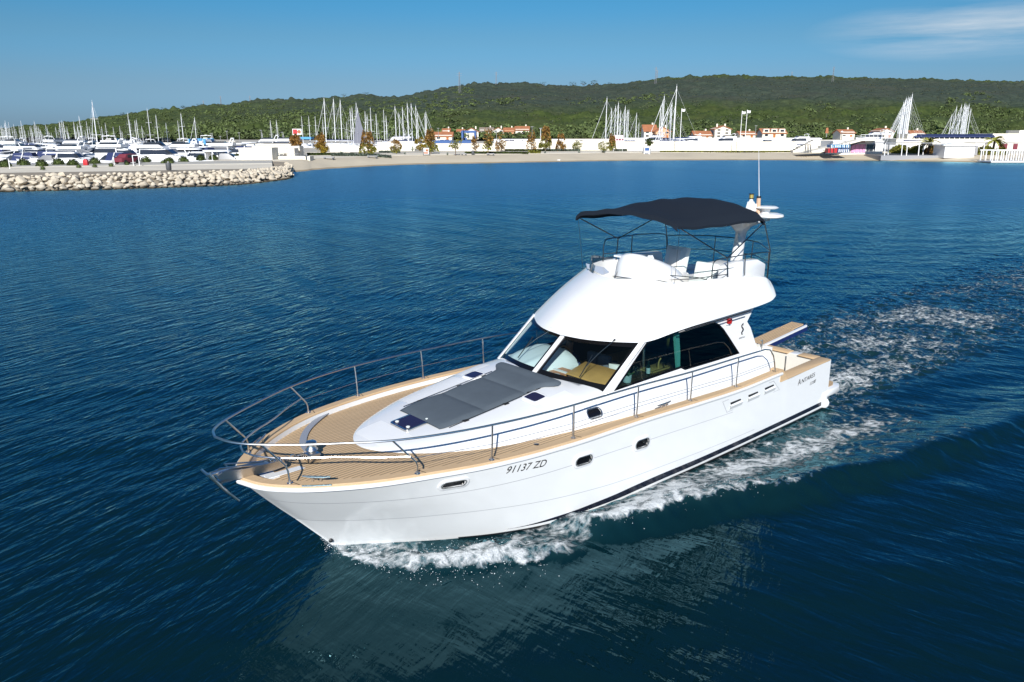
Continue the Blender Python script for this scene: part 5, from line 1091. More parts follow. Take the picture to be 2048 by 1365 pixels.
# ================================================================== TREES
def tree(name, label, pos, h, w, mats, trunk_h=.4, n=420, flat=.9, group='trees along the promenade', shape='round', limbs=5, seed=0, sparse=.0):
    t = empty(name, pos); tag(t, label, 'tree', group); rg = random.Random(seed + int(h * 100))
    b = MB(); b.tube([(0, 0, -.1), (rg.uniform(-.05, .05), 0, h * trunk_h), (rg.uniform(-.1, .1), 0, h * .72)], [h * .028, h * .02, h * .008], 7)
    for k in range(limbs):
        a = rg.uniform(0, 6.28); z0 = h * (trunk_h * .7 + rg.uniform(0, .3)); b.tube([(0, 0, z0), (math.cos(a) * w * .22, math.sin(a) * w * .22, z0 + h * .15), (math.cos(a) * w * .40, math.sin(a) * w * .40, z0 + h * rg.uniform(.2, .36))], [h * .014, h * .009, h * .003], 5)
    b.build('trunk', M['bark'], t)
    zc = h * (trunk_h + 1) / 2; hz = h * (1 - trunk_h) / 2; groups_ = [MB() for _ in mats]
    cl = [(rg.gauss(0, .50), rg.gauss(0, .50), rg.uniform(-.98, .95)) for _ in range(22)]
    for k in range(n):
        c = cl[rg.randrange(22)]; p = [c[0] + rg.gauss(0, .22), c[1] + rg.gauss(0, .22), c[2] + rg.gauss(0, .15)]
        lim = {'round': math.sqrt(max(.05, 1 - min(1, abs(p[2])) ** 2.2)), 'column': .85 * (1 - .35 * p[2]), 'umbrella': 1.0 if p[2] > -.6 else .4}[shape]; rad = math.hypot(p[0], p[1])
        if rad > lim * .98: p[0] *= lim / rad * rg.uniform(.75, .98); p[1] *= lim / rad * rg.uniform(.75, .98)
        q = Vector((p[0] * w / 2, p[1] * w / 2, zc + p[2] * hz)); s = h * rg.uniform(.03, .062); A = Vector((rg.gauss(0, 1), rg.gauss(0, 1), rg.gauss(0, 1))).normalized(); B_ = A.orthogonal().normalized()
        mi = 0 if len(mats) == 1 else (1 if p[2] < -.15 + rg.gauss(0, .3) else 0); groups_[mi].add([q + A * s, q + B_ * s * .7, q - A * s, q - B_ * s * .7], [(0, 1, 2, 3)])
    for g, m_ in zip(groups_, mats):
        if g.v: g.build('crown', m_, t, smooth=0)
    return t
def bush(name, label, pos, w, h, m_, group, cat='bush', n=160):
    b = MB(); rg = random.Random(int(pos[0] * 7) + int(w * 31))
    for k in range(int(n * 2.2)):
        d = Vector((rg.gauss(0, 1), rg.gauss(0, 1), abs(rg.gauss(0, 1)))).normalized(); q = Vector((d.x * w / 2, d.y * w / 2, d.z * h)) * rg.uniform(.74, 1.05); s = min(.30, w * rg.uniform(.04, .075)); A = Vector((rg.gauss(0, 1), rg.gauss(0, 1), rg.gauss(0, 1))).normalized(); B_ = A.orthogonal().normalized()
        b.add([q + A * s, q + B_ * s, q - A * s, q - B_ * s], [(0, 1, 2, 3)])
    b.lathe([(w * .30, 0), (w * .33, h * .4), (w * .22, h * .66), (0, h * .76)], (0, 0, 0), 9); o = b.build(name, m_, None, smooth=0); o.location = pos; return tag(o, label, cat, group)
def PZ(px, py, z=1.6): return at_z(px, py, z)
def met(px_n, d): return px_n * d / FPX * 1.03
TREES = [ # px, base py, height px, width px, materials, trunk share, shape, label
 (593, 312, 38, 26, ['lbrown'], .34, 'round', 'thin brown autumn tree beside the stepped white terrace'),
 (645, 309, 37, 31, ['lbrown', 'lyel'], .06, 'round', 'broad tree, brown above and yellow below, left of the grey wrapped mast'),
 (736, 309, 40, 32, ['lbrown', 'lolive'], .06, 'column', 'tall bushy tree, rusty top and olive skirt, in front of the grey sail cover'),
 (792, 308, 25, 24, ['lbrown', 'lolive'], .05, 'round', 'low bushy brown tree below the white mooring rail'),
 (841, 292, 24, 24, ['lyel'], .1, 'round', 'bright yellow tree behind the white wall end'),
 (862, 308, 41, 27, ['lbrown', 'lolive'], .1, 'column', 'ragged brown tree just right of the white notice board'),
 (911, 313, 30, 30, ['lolive'], .42, 'umbrella', 'small green umbrella tree on a thin bare trunk'),
 (950, 304, 28, 19, ['lbrown'], .12, 'column', 'half bare brown tree right of the green umbrella tree'),
 (976, 310, 46, 28, ['lbrown', 'lolive'], .2, 'column', 'brown tree with a green lower crown, between two half bare trees'),
 (1002, 303, 32, 24, ['lbrown'], .1, 'column', 'half bare brown tree at the end of the low hedge'),
 (1063, 302, 34, 22, ['lbrown'], .12, 'column', 'sparse brown tree rising over the middle of the white wall'),
 (1091, 303, 42, 24, ['lbrown', 'lolive'], .2, 'column', 'golden brown tree with a green skirt on a thin trunk'),
 (1122, 298, 30, 20, ['lbrown'], .08, 'column', 'narrow brown tree in front of the wall lettering'),
 (1155, 300, 17, 24, ['lolive'], .12, 'round', 'low round green tree beside a rust coloured bush'),
 (1224, 299, 30, 16, ['lbrown', 'lolive'], .05, 'column', 'dark brown upright tree beside the pink sign'),
 (1209, 299, 18, 28, ['lolive'], .05, 'round', 'wide yellow green shrub tree left of the pink sign'),
 (1298, 303, 23, 18, ['lgreen'], .5, 'umbrella', 'small lone pine leaning over the blue and white kiosk')]
for k, (px, py, hp_, wp, ms, th, shp, lb) in enumerate(TREES):
    zb = 1.62; q_ = on_ground(px, py); d = (q_ - Vector((CX, CY, 0))).dot(_f); tree('pine_tree' if 'pine' in lb else 'young_tree', lb, q_, met(hp_, d), met(wp, d), [M[x] for x in ms], th, 520 if 'bare' in lb or 'sparse' in lb else 1500, shape=shp, seed=k, limbs=8)
for k, (px, py) in enumerate([(20, 334), (48, 331), (84, 333), (117, 330), (146, 331), (190, 328), (237, 326), (292, 325), (338, 326), (367, 324), (402, 321), (427, 320), (452, 318), (474, 317)]):
    d = d_of(py, 1.62); bush('clipped_bush', 'clipped dark green bush in the row on the quay behind the breakwater', at_z(px if k else 10, py, 1.62), met(23 - k * .5, d), met(13 - k * .3, d), M['lgreen'], 'clipped bushes on the quay')
for k, (px, py) in enumerate([(86, 340), (158, 336), (190, 335), (223, 333.5), (254, 331.5), (326, 328), (343, 328), (373, 325), (401, 322), (465, 319)]):
    d = d_of(py, 1.55); bush('young_bush', 'small round green bush set in front of the row of clipped bushes', at_z(px, py, 1.55), met(10, d), met(7.5, d), M['lgreen'], 'small bushes before the row', n=70)
# ridge pines that stand out against the sky
def ridge_tree(px, h, w, label):
    p = hill_z(px, .858); tree('ridge_pine', label, (p.x, p.y, p.z - .5), h, w, [M['lpine']], .45, 150, shape='umbrella', group='pines on the ridge', seed=int(px))
for px, h, w in ((1139, 11, 14), (1158, 12, 13), (1178, 13, 15), (1209, 9, 9), (1082, 9, 12), (1050, 8, 9), (982, 7, 9), (928, 7, 8), (858, 8, 9), (742, 8, 10), (700, 7, 9), (424, 8, 9), (392, 8, 10), (356, 7, 9), (276, 8, 10), (248, 7, 9)):
    ridge_tree(px, h, w, 'dark umbrella pine standing alone against the sky on the ridge')
# ================================================================== MARINA: motor boats and sailing yachts
def boat_hull(L_, B_, fb, bow_rise=.35):
    rr = []
    for s in np.linspace(0, 1, 14):
        x = -L_ / 2 + L_ * s; w = B_ / 2 * (1 - max(0, (s - .45) / .55) ** 2.2) * (.92 + .08 * min(1, s * 4)); zt = fb * (1 + bow_rise * s * s); xo = max(0, s - .8) * L_ * .35
        rr.append([(x - xo * 1.0, w * .15 + .001, -.25), (x - xo * .7, w * .80, .10), (x - xo * .25, w * .97, zt * .6), (x, w + .001, zt), (x, -w - .001, zt), (x - xo * .25, -w * .97, zt * .6), (x - xo * .7, -w * .80, .10), (x - xo * 1.0, -w * .15 - .001, -.25)])
    b = MB(); b.loft(rr); return b
def house_loft(x0, x1, w, z0, z1, rake0, rake1, tw=.8, mi=0):
    b = MB(); rr = []
    for t in np.linspace(0, 1, 6):
        z = z0 + (z1 - z0) * t; k = 1 - (1 - tw) * t; a, c = x0 + rake0 * t, x1 - rake1 * t; rr.append([(c, -w / 2 * k * .75, z), (c - (c - a) * .12, -w / 2 * k, z), (a, -w / 2 * k, z), (a, w / 2 * k, z), (c - (c - a) * .12, w / 2 * k, z), (c, w / 2 * k * .75, z)])
    b.loft(rr, mi); return b
def motorboat(kind):
    t = empty('motorboat'); L_, B_, fb = {'sport': (10.5, 3.5, 1.25), 'fly': (12.0, 4.0, 1.5), 'cabin': (8.5, 3.0, 1.1), 'canopy': (9.5, 3.3, 1.2), 'open': (6.5, 2.4, .8)}[kind]
    boat_hull(L_, B_, fb).build('hull', M['bwhite'], t)
    b = MB(); b.loft([[(-L_ * .3, s * B_ * .497, fb * .62), (L_ * .22, s * B_ * .485, fb * .78), (L_ * .22, s * B_ * .485, fb * .64), (-L_ * .3, s * B_ * .497, fb * .48)] for s in (1, 1.012)]); b.loft([[(-L_ * .3, -s * B_ * .497, fb * .62), (L_ * .22, -s * B_ * .485, fb * .78), (L_ * .22, -s * B_ * .485, fb * .64), (-L_ * .3, -s * B_ * .497, fb * .48)] for s in (1, 1.012)]); b.build('hull_stripe', M['bnavy'] if kind != 'cabin' else M['pane'], t)
    house_loft(-L_ * .1, L_ * .36, B_ * .72, fb * .95, fb + .55, .1, L_ * .12).build('coachroof', M['bwhite'], t)
    b = MB()
    if kind in ('fly', 'cabin'):
        house_loft(-L_ * .28, L_ * .16, B_ * .74, fb * .95, fb + 1.7, .1, L_ * .10).build('deckhouse', M['bwhite'], t); house_loft(-L_ * .26, L_ * .175, B_ * .75, fb + .75, fb + 1.45, .06, L_ * .075, .90).build('window_band', M['pane'], t)
    if kind == 'fly':
        house_loft(-L_ * .36, L_ * .06, B_ * .78, fb + 1.7, fb + 2.25, -.1, .8, 1.05).build('flybridge', M['bwhite'], t); b = MB(); b.tube([(-L_ * .3, -B_ * .34, fb + 2.2), (-L_ * .34, -B_ * .32, fb + 3.1), (-L_ * .34, B_ * .32, fb + 3.1), (-L_ * .3, B_ * .34, fb + 2.2)], .09, 6); b.box((-L_ * .34, 0, fb + 3.2), (.6, .6, .18)); b.build('radar_arch', M['bwhite'], t); house_loft(-L_ * .22, L_ * .02, B_ * .6, fb + 2.2, fb + 2.6, .1, .4, .8).build('fly_screen', M['pane'], t)
    if kind in ('sport', 'canopy'):
        house_loft(-L_ * .12, L_ * .20, B_ * .76, fb * .98, fb + 1.05, .1, L_ * .16).build('windscreen', M['pane'], t); b = MB(); b.tube([(-L_ * .16, -B_ * .42, fb), (-L_ * .22, -B_ * .38, fb + 1.5), (-L_ * .22, B_ * .38, fb + 1.5), (-L_ * .16, B_ * .42, fb)], .10, 6); b.build('radar_arch', M['bwhite'], t)
    if kind == 'canopy': house_loft(-L_ * .42, L_ * .06, B_ * .84, fb * .98, fb + 1.5, .5, .9, .78).build('cockpit_cover', M['bnavy'], t)
    if kind == 'sport': house_loft(-L_ * .34, L_ * .04, B_ * .80, fb + 1.4, fb + 1.62, -.2, .3, .9).build('hardtop', M['bwhite'], t)
    if kind == 'open':
        b = MB(); b.box((0, 0, fb + .35), (.9, .8, .9)); b.build('console', M['bwhite'], t); b = MB(); b.box((-L_ * .48, 0, fb + .25), (.4, .45, .9)); b.build('outboard_motor', M['dgrey'], t)
    b = MB(); b.tube([(L_ * .12, B_ * .44, fb + .62), (L_ * .40, B_ * .22, fb * 1.3 + .55), (L_ * .52, 0, fb * 1.35 + .55), (L_ * .40, -B_ * .22, fb * 1.3 + .55), (L_ * .12, -B_ * .44, fb + .62)], .03, 5)
    for x, y in ((.12, .44), (.40, .22), (.40, -.22), (.12, -.44)): b.tube([(L_ * x, B_ * y, fb + .5 + .2 * x), (L_ * x, B_ * y * .98, fb * .98)], .025, 5)
    b.build('pulpit_rail', M['mast'], t); return t
protos = {k: motorboat(k) for k in ('sport', 'fly', 'cabin', 'canopy', 'open')}
def sailboat(kind):
    t = empty('sailing_yacht'); L_, B_, fb = 11.5, 3.6, 1.15
    boat_hull(L_, B_, fb, .25).build('hull', M['bwhite'], t); house_loft(-L_ * .15, L_ * .26, B_ * .55, fb, fb + .45, .2, 1.6).build('coachroof', M['bwhite'], t)
    b = MB(); H = 15.0; b.tube([(.9, 0, fb), (.86, 0, H * .6), (.8, 0, H)], [.135, .125, .08], 7); b.tube([(.8, 0, H), (.8, 0, H + .5)], .022, 5); m_ = b.build('mast', M['mast'], t)
    for z, w in ((H * .42, 1.25), (H * .70, .95)): b = MB(); b.tube([(.85, -w, z + .05), (.85, 0, z), (.85, w, z + .05)], .045, 5); b.build('spreader', M['mast'], m_)
    b = MB(); P = (.8, 0, H * .96)
    b.tube([P, (L_ * .49, 0, fb * 1.25)], .048 if kind != 'bare' else .02, 5); b.tube([P, (-L_ * .48, 0, fb)], .013, 4)
    for s in (1, -1): b.tube([P, (.85, s * .95, H * .70), (.85, s * 1.25, H * .42), (.7, s * B_ * .48, fb)], .012, 4)
    b.build('rigging', M['rig'] if kind == 'bare' else M['mast'], t)
    b = MB(); b.tube([(.75, 0, fb + 1.25), (-L_ * .38, 0, fb + 1.35)], .09, 6); b.tube([(.6, 0, fb + 1.5), (-L_ * .2, 0, fb + 1.52), (-L_ * .36, 0, fb + 1.48)], [.17, .14, .08], 7, mi=1); b.build('boom', [M['mast'], M['bnavy'] if kind != 'white' else M['sailw']], t)
    if kind == 'cover':
        b = MB(); rr = []
        for z, w0, w1, th in ((fb + 1.3, -2.6, 3.0, .30), (5, -1.7, 2.6, .28), (9, -.5, 1.9, .22), (12.5, .35, 1.2, .14), (13.8, .7, .95, .06)): rr.append([(w0, 0, z), ((w0 + w1) / 2, th, z), (w1, 0, z), ((w0 + w1) / 2, -th, z)])
        b.loft(rr); b.build('sail_cover', M['sailg'], t)
    if kind == 'sail':
        b = MB(); rr = []
        for z, w0, w1, th in ((fb + 1.2, -1.1, 1.2, .16), (6, -.5, .95, .14), (10, .1, .85, .10), (13.6, .6, .8, .04)): rr.append([(w0, 0, z), ((w0 + w1) / 2, th, z), (w1, 0, z), ((w0 + w1) / 2, -th, z)])
        b.loft(rr); b.build('sail', M['sailw'], t)
    return t
sprotos = {k: sailboat(k) for k in ('bare', 'furled', 'cover', 'sail')}
index_kids()
used = set()
def place(pool, kind, pos, rz, sc, label, group=None):
    p = pool[kind]; o = p if (id(pool), kind) not in used else copy_tree(p); used.add((id(pool), kind))
    o.location = pos; o.rotation_euler = (0, 0, rz); o.scale = (sc, sc, sc); tag(o, label, 'sailboat' if pool is sprotos else 'motorboat'); 
    if group: o['group'] = group
    elif 'group' in o: del o['group']
    return o
HEADL = R(YAW)            # pointing away from the camera station
def moor(px, d, kind, rz, label, group, z=0.0, sc=1.0):
    q = at_d(px, 300, d); return place(protos, kind, (q.x, q.y, z), HEADL + rz, sc, label, group)
# individually recognisable boats
moor(26, 150, 'canopy', R(100), 'white motorboat with navy cockpit cover at the far left of the front row', None)
moor(76, 158, 'canopy', R(95), 'white motorboat with long navy cover beside a white post', None, sc=1.05)
moor(124, 160, 'fly', R(95), 'tall white cruiser with navy canvas windows, rising above the other boats on the left', None, sc=1.0)
moor(278, 150, 'canopy', R(88), 'white motorboat under a bright blue cover behind the red car', None, sc=.95)
moor(217, 152, 'canopy', R(80), 'white motorboat with dark blue cover just left of the blue covered one', None)
moor(386, 172, 'canopy', R(80), 'white cruiser with dark blue cover below the light blue boat hoist', None, sc=1.2)
for o in bpy.data.objects:
    if o.get('label', '').startswith('white motorboat under a bright blue'):
        for c in o.children:
            if c.name.startswith('cockpit_cover'): c.data = c.data.copy(); c.data.materials[0] = M['bblue']
kinds = ['sport', 'fly', 'sport', 'cabin', 'canopy', 'sport', 'fly', 'cabin']
LBK = {'sport': 'low white sport cruiser with dark windscreen in the crowded left marina', 'fly': 'white flybridge cruiser with radar arch in the crowded left marina', 'cabin': 'small white cabin boat in the crowded left marina', 'canopy': 'white motorboat with navy cockpit cover deep in the crowded left marina'}
k = 0
for row, (d, px0, px1, st) in enumerate(((149, -30, 480, 58), (166, -40, 490, 50), (184, -30, 500, 44), (203, -30, 520, 40), (226, -20, 540, 38), (252, 0, 560, 36), (285, -30, 300, 40))):
    px = px0 + row * 9
    while px < px1:
        if not (row == 0 and (180 < px < 300 or px < 50)) and not (row == 1 and 60 < px < 150):
            kd = kinds[k % 8]; moor(px + random.uniform(-5, 5), d + random.uniform(-2.5, 2.5), kd, R(random.choice((90, 82, 100, 270, 275)) + random.uniform(-8, 8)) if row < 3 else R(random.choice((0, 180, 90)) + random.uniform(-12, 12)), LBK[kd], 'motorboats in the left marina, ' + kd, sc=random.uniform(.85, 1.15) * (1.0 + .02 * row))
        k += 1; px += st * random.uniform(.85, 1.15)
for k, (px, d, kd, z, lb) in enumerate([(560, 190, 'fly', 1.7, 'white flybridge cruiser ashore above the stepped white terrace'), (485, 215, 'sport', .0, 'low white cruiser at the right end of the marina, beside the white terrace wall'), (612, 240, 'open', 1.9, 'small open boat ashore left of the wrapped mast'), (650, 255, 'open', 1.9, 'small open boat ashore below the three thin masts'), (787, 245, 'fly', 1.9, 'white cruiser ashore behind the white mooring rail'), (803, 262, 'fly', 1.9, 'white cruiser ashore half hidden behind its neighbour by the mooring rail'), (846, 236, 'cabin', 2.2, 'white cabin boat ashore behind the yellow tree'), (880, 262, 'canopy', 2.0, 'boat with a dark blue cover ashore in front of the red roofed shed'), (915, 262, 'open', 2.6, 'small open white boat ashore left of the dark blue hoist'), (1048, 250, 'cabin', 2.0, 'white cabin boat ashore over the middle of the white wall'), (1010, 262, 'canopy', 2.0, 'dark covered boat ashore left of the white cabin boat'), (1150, 290, 'cabin', 1.9, 'white boat ashore over the wall lettering'), (1185, 280, 'sport', 1.9, 'low white boat ashore at the left of the second mast group'), (1303, 252, 'fly', 2.3, 'tall white cruiser ashore between the two right mast groups'), (1330, 262, 'sport', 2.2, 'white sport cruiser ashore under the second mast group'), (1376, 258, 'fly', 2.0, 'white cruiser ashore right of the tall leaning mast'), (1418, 262, 'sport', 2.0, 'white sport cruiser ashore in front of the orange roofed house'), (1446, 258, 'fly', 2.0, 'white cruiser ashore in front of the three storey house'), (1490, 260, 'sport', 2.0, 'white sport cruiser ashore behind the twin flag poles'), (1530, 268, 'cabin', 2.0, 'white cabin boat ashore in front of the long dormered house'), (1592, 262, 'fly', 1.9, 'white cruiser ashore at the top of the left stair end'), (1630, 285, 'cabin', 2.2, 'white cabin boat ashore above the wide steps'), (1740, 255, 'fly', 3.2, 'white cruiser ashore above the pink fronted building'), (1766, 245, 'sport', 2.4, 'white sport cruiser ashore left of the tight cluster of masts')]):
    moor(px, d, kd, R(90 + 15 * math.sin(k * 2.3)), lb, None, z, .82 if kd != 'fly' else .88)
# masts: pixel of the mast head, distance
def sail(px, py, d, kind, label, group, z=0.0, rz=None):
    top = at_d(px, py, d); H = top.z - z; place(sprotos, kind, (top.x, top.y, z), HEADL + (random.choice((0, math.pi)) + random.uniform(-.5, .5) if rz is None else rz), H / 15.3, label, group)
gl = 'sailing yachts in the far left marina'; ll = 'sailing yacht with bare mast in the dense rows at the far left of the marina'
for (x, y) in ((1, 300), (5, 290), (12, 305), (22, 268), (28, 330), (33, 300), (38, 250), (58, 262), (63, 300), (75, 340), (88, 300), (108, 280), (114, 335), (122, 320), (148, 290), (157, 330), (163, 252), (170, 300), (182, 290), (200, 330), (224, 330), (236, 300), (248, 296), (256, 330), (268, 256), (276, 290), (285, 290), (296, 320), (303, 296), (312, 340), (320, 322), (328, 338), (345, 360), (380, 300), (392, 340), (420, 350)):
    sail(x / 4.096, 180 + y / 4.096, random.uniform(300, 420), 'furled' if random.random() < .35 else 'bare', ll, gl, rz=random.uniform(-.6, .6))
for (x, y) in ((445, 300), (478, 262), (490, 250), (515, 258), (540, 300), (552, 340), (590, 258), (596, 300), (612, 330), (622, 300), (632, 280), (645, 330), (655, 290), (690, 330), (698, 255), (712, 330), (720, 300), (745, 345), (765, 350), (782, 360)):
    sail(x / 4.096, 180 + y / 4.096, random.uniform(260, 360), 'furled' if random.random() < .4 else 'bare', 'sailing yacht with bare mast between the white sail and the long white shed', 'sailing yachts left of the long shed', rz=random.uniform(-.6, .6))
sail(368 / 4.096, 180 + 285 / 4.096, 270, 'sail', 'sailing yacht with a slim white sail set in the far left marina', None, rz=.3); sail(484 / 4.096, 180 + 262 / 4.096, 265, 'sail', 'sailing yacht with a wide white sail set in the left marina', None, rz=.3)
sail(645 / 4.096, 180 + 213 / 4.096, 300, 'furled', 'sailing yacht with tall mast just left of the tallest mast of the marina', None); sail(761 / 4.096, 180 + 90 / 4.096, 205, 'furled', 'sailing yacht with the tallest white mast of the left marina', None, rz=math.pi + .15)
for (x, y, d, kd) in ((838, 300, 260, 'bare'), (853, 270, 280, 'bare'), (918, 300, 300, 'bare'), (977, 295, 300, 'bare'), (1005, 335, 300, 'furled'), (1035, 185, 310, 'bare'), (1047, 250, 250, 'bare'), (1104, 240, 270, 'bare'), (1112, 250, 250, 'bare'), (1150, 295, 290, 'furled'), (1205, 155, 260, 'bare'), (1285, 205, 250, 'bare'), (1330, 380, 300, 'bare'), (1358, 270, 270, 'furled'), (1455, 250, 280, 'bare'), (1480, 190, 230, 'furled'), (1605, 222, 225, 'furled'), (1740, 350, 320, 'bare')):
    sail(x / 4.096, 180 + y / 4.096, d, kd, 'sailing yacht with bare mast standing in front of the long white shed', 'sailing yachts along the long shed')
for (x, y) in ((367, 247), (417, 247), (300, 340), (475, 350)): sail(450 + x / 4.096, 180 + y / 4.096, 330, 'furled', 'sailing yacht with slim raked forestay behind the stepped white terrace', 'yachts behind the stepped terrace', 1.6, rz=math.pi + .5)
for (x, y) in ((625, 215), (683, 215), (735, 215)): sail(450 + x / 4.096, 180 + y / 4.096, 275, 'bare', 'sailing yacht ashore, one of three short thin masts right of the red billboard', 'yachts right of the billboard', 1.8)
for (x, y, lb) in ((826, 62, 'sailing yacht ashore with the tallest slim mast at the left of the central group'), (903, 68, 'sailing yacht ashore with tall mast left of the thick white mast'), (958, 78, 'sailing yacht ashore with the thick white mast of the central group')): sail(450 + x / 4.096, 180 + y / 4.096, 232, 'furled', lb, None, 1.9, rz=R(60))
sail(450 + 1102 / 4.096, 180 + 143 / 4.096, 228, 'cover', 'sailing yacht ashore wrapped in a dark grey sail cover', None, 1.6, rz=R(78))
for (x, y) in ((1015, 148), (1037, 140), (1077, 103), (1150, 172), (1172, 200), (1192, 143), (1232, 193), (1298, 160), (1317, 210), (795, 240), (990, 260)): sail(450 + x / 4.096, 180 + y / 4.096, random.uniform(236, 262), 'furled' if random.random() < .5 else 'bare', 'sailing yacht ashore with bare mast around the grey sail cover', 'yachts ashore around the grey sail cover', 1.9)
for (x, y) in ((1373, 130), (1408, 183), (1435, 137), (1473, 105), (1505, 108), (1543, 125), (1560, 183), (1622, 190), (1630, 175)): sail(450 + x / 4.096, 180 + y / 4.096, random.uniform(232, 250), 'furled', 'sailing yacht ashore with leaning forestay in the group left of the red roofed shed', 'yachts ashore left of the red roofed shed', 1.9, rz=R(-75) + random.uniform(-.2, .2))
for (x, y) in ((1308, 222), (1340, 310), (1375, 290), (1398, 262), (1395, 330), (1415, 330), (1453, 293), (1448, 330), (1470, 325), (1482, 322), (1545, 350), (1560, 430)): sail(900 + x / 4.096, 140 + y / 4.096, random.uniform(228, 256), 'furled', 'sailing yacht ashore in the mast group over the pink sign', 'yachts ashore over the pink sign', 2.0, rz=R(70) + random.uniform(-.3, .3))
for (x, y) in ((1745, 292), (1763, 253), (1777, 205), (1800, 310), (1830, 275), (1840, 262), (1862, 290)): sail(900 + x / 4.096, 140 + y / 4.096, random.uniform(228, 252), 'furled', 'sailing yacht ashore in the mast group over the blue and white kiosk', 'yachts ashore over the kiosk', 2.0, rz=R(70) + random.uniform(-.3, .3))
sail(900 + 1886 / 4.096, 140 + 122 / 4.096, 226, 'furled', 'sailing yacht ashore with the tallest mast of all the masts on the right', None, 2.0, rz=R(75))
for (x, y) in ((805, 422), (815, 440), (848, 320), (856, 330), (866, 300), (875, 282), (886, 300), (894, 275), (905, 285), (914, 272), (924, 290), (936, 240)): sail(1648 + x / 5.12, 140 + y / 5.12, random.uniform(205, 240), 'furled', 'sailing yacht ashore in the tight mast cluster left of the navy roof', 'yachts in the tight mast cluster', 2.2, rz=R(70) + random.uniform(-.4, .4))
for (x, y) in ((1330, 450), (1352, 455), (1385, 368), (1403, 430), (1433, 352), (1470, 338), (1478, 350), (1487, 370), (1500, 358), (1515, 348), (1530, 392)): sail(1648 + x / 5.12, 140 + y / 5.12, random.uniform(255, 290), 'furled', 'sailing yacht ashore in the mast cluster behind the long navy roof', 'yachts behind the navy roof', 2.2, rz=R(70) + random.uniform(-.4, .4))
# ================================================================== WALLS, BUILDINGS, FURNITURE OF THE SHORE
def front(px0, px1, pyb, pyt, d, dep, zb=None):
    """a block facing the camera station: left/right pixel of its foot, base and top pixel rows, distance ahead"""
    a, c = at_d(px0, pyb, d), at_d(px1, pyb, d); t = at_d((px0 + px1) / 2, pyt, d); z0 = a.z if zb is None else zb
    return a, c, z0, t.z, dep
def block(b, px0, px1, pyb, pyt, d, dep, mi=0, sink=.4):
    a, c, z0, z1, dep = front(px0, px1, pyb, pyt, d, dep); w = (c - a).length; m_ = (a + c) / 2 + _f * dep / 2
    b.box((m_.x, m_.y, (z0 - sink + z1) / 2), (w, dep, z1 - z0 + sink), rz=R(YAW - 90), mi=mi)
def wall(name, label, px0, px1, pyb, pyt, d, dep=.5, m='wallw', coping=True, cat='wall'):
    e = empty(name, at_d((px0 + px1) / 2, pyb, d)); tag(e, label, cat); b = MB(); block(b, px0, px1, pyb, pyt, d, dep); o = b.build('wall_body', M[m], None, smooth=0); o.parent = e; o.matrix_parent_inverse = Matrix.Translation(-e.location)
    if coping:
        b = MB(); block(b, px0 - .5, px1 + .5, pyt, pyt - .9, d - .06, dep + .12, sink=0); o = b.build('coping', M['wallg'] if m == 'wallw' else M['wallw'], None, smooth=0); o.parent = e; o.matrix_parent_inverse = Matrix.Translation(-e.location)
    return e
def attach(o, e): o.parent = e; o.matrix_parent_inverse = Matrix.Translation(-Vector(e.location)); return o
wall('long_wall', 'longest plain white wall on the right half of the beach, below the boats ashore', 1226, 1592, 303.5, 284, 222)
wall('lettered_wall', 'white wall with small dark lettering left of the pink sign', 1128, 1226, 302, 279, 224)
wall('white_wall', 'white wall behind the autumn trees in the middle of the beach', 1000, 1128, 301, 283, 223)
wall('white_wall', 'white wall under the dark blue fence panel', 872, 1000, 304, 288, 214)
wall('white_wall', 'white wall with a tall end pier beside the yellow tree', 775, 829, 300, 284, 214)
wall('white_wall', 'low white terrace wall behind the bushy rust tree', 660, 775, 307, 293, 205)
wall('garden_wall', 'long low white kerb wall in front of the hedges', 700, 1200, 308.5, 305.2, 207)
wall('garden_wall', 'low white seat wall behind the concrete bench at the bushy trees', 600, 700, 312, 306, 196)
TW = empty('stepped_terrace', at_d(540, 318, 150)); tag(TW, 'white stepped terrace block with stairs at the root of the breakwater', 'terrace')
b = MB(); block(b, 479, 545, 321, 296, 146, 4, 0); block(b, 545, 620, 321, 313, 149, 3, 0); block(b, 500, 590, 318, 297, 158, 3, 1); block(b, 505, 600, 312, 292.5, 166, 3, 1); block(b, 512, 585, 303, 288, 174, 4, 0)
attach(b.build('terrace_wall', [M['wallw'], M['wallg']], None, smooth=0), TW)
b = MB()
for i in range(7): block(b, 548 - i * 2.0, 552 + i * 8, 313 - i * 2.0, 311.2 - i * 2.0, 152 + i * 2.2, 2.4, 0, sink=.1)
attach(b.build('stair', M['wallg'], None, smooth=0), TW)
b = MB()
for x0, x1, y0, y1, d in ((510, 570, 296, 291, 157), (548, 600, 313, 308, 150)):
    for x in np.linspace(x0, x1, 7): b.tube([at_d(x, y0, d), at_d(x, y1, d)], .03, 5)
    b.tube([at_d(x0, y1, d), at_d(x1, y1, d)], .03, 5)
attach(b.build('handrail', M['grey'], None), TW)
wall('long_shed', 'long low white shed behind the masts of the left marina', 149, 352, 297, 286.5, 330, 10, cat='shed')
wall('long_shed', 'low white shed at the right end of the long shed behind the small boats', 352, 470, 296, 283.5, 345, 8, 'bwhite', cat='shed')
wall('white_parapet', 'white parapet along the back of the boat yard on the right', 1225, 1640, 281, 276.2, 275, .4, 'white', False)
wall('white_parapet', 'white parapet behind the rust coloured trees', 985, 1225, 283, 278.5, 270, .4, 'white', False)
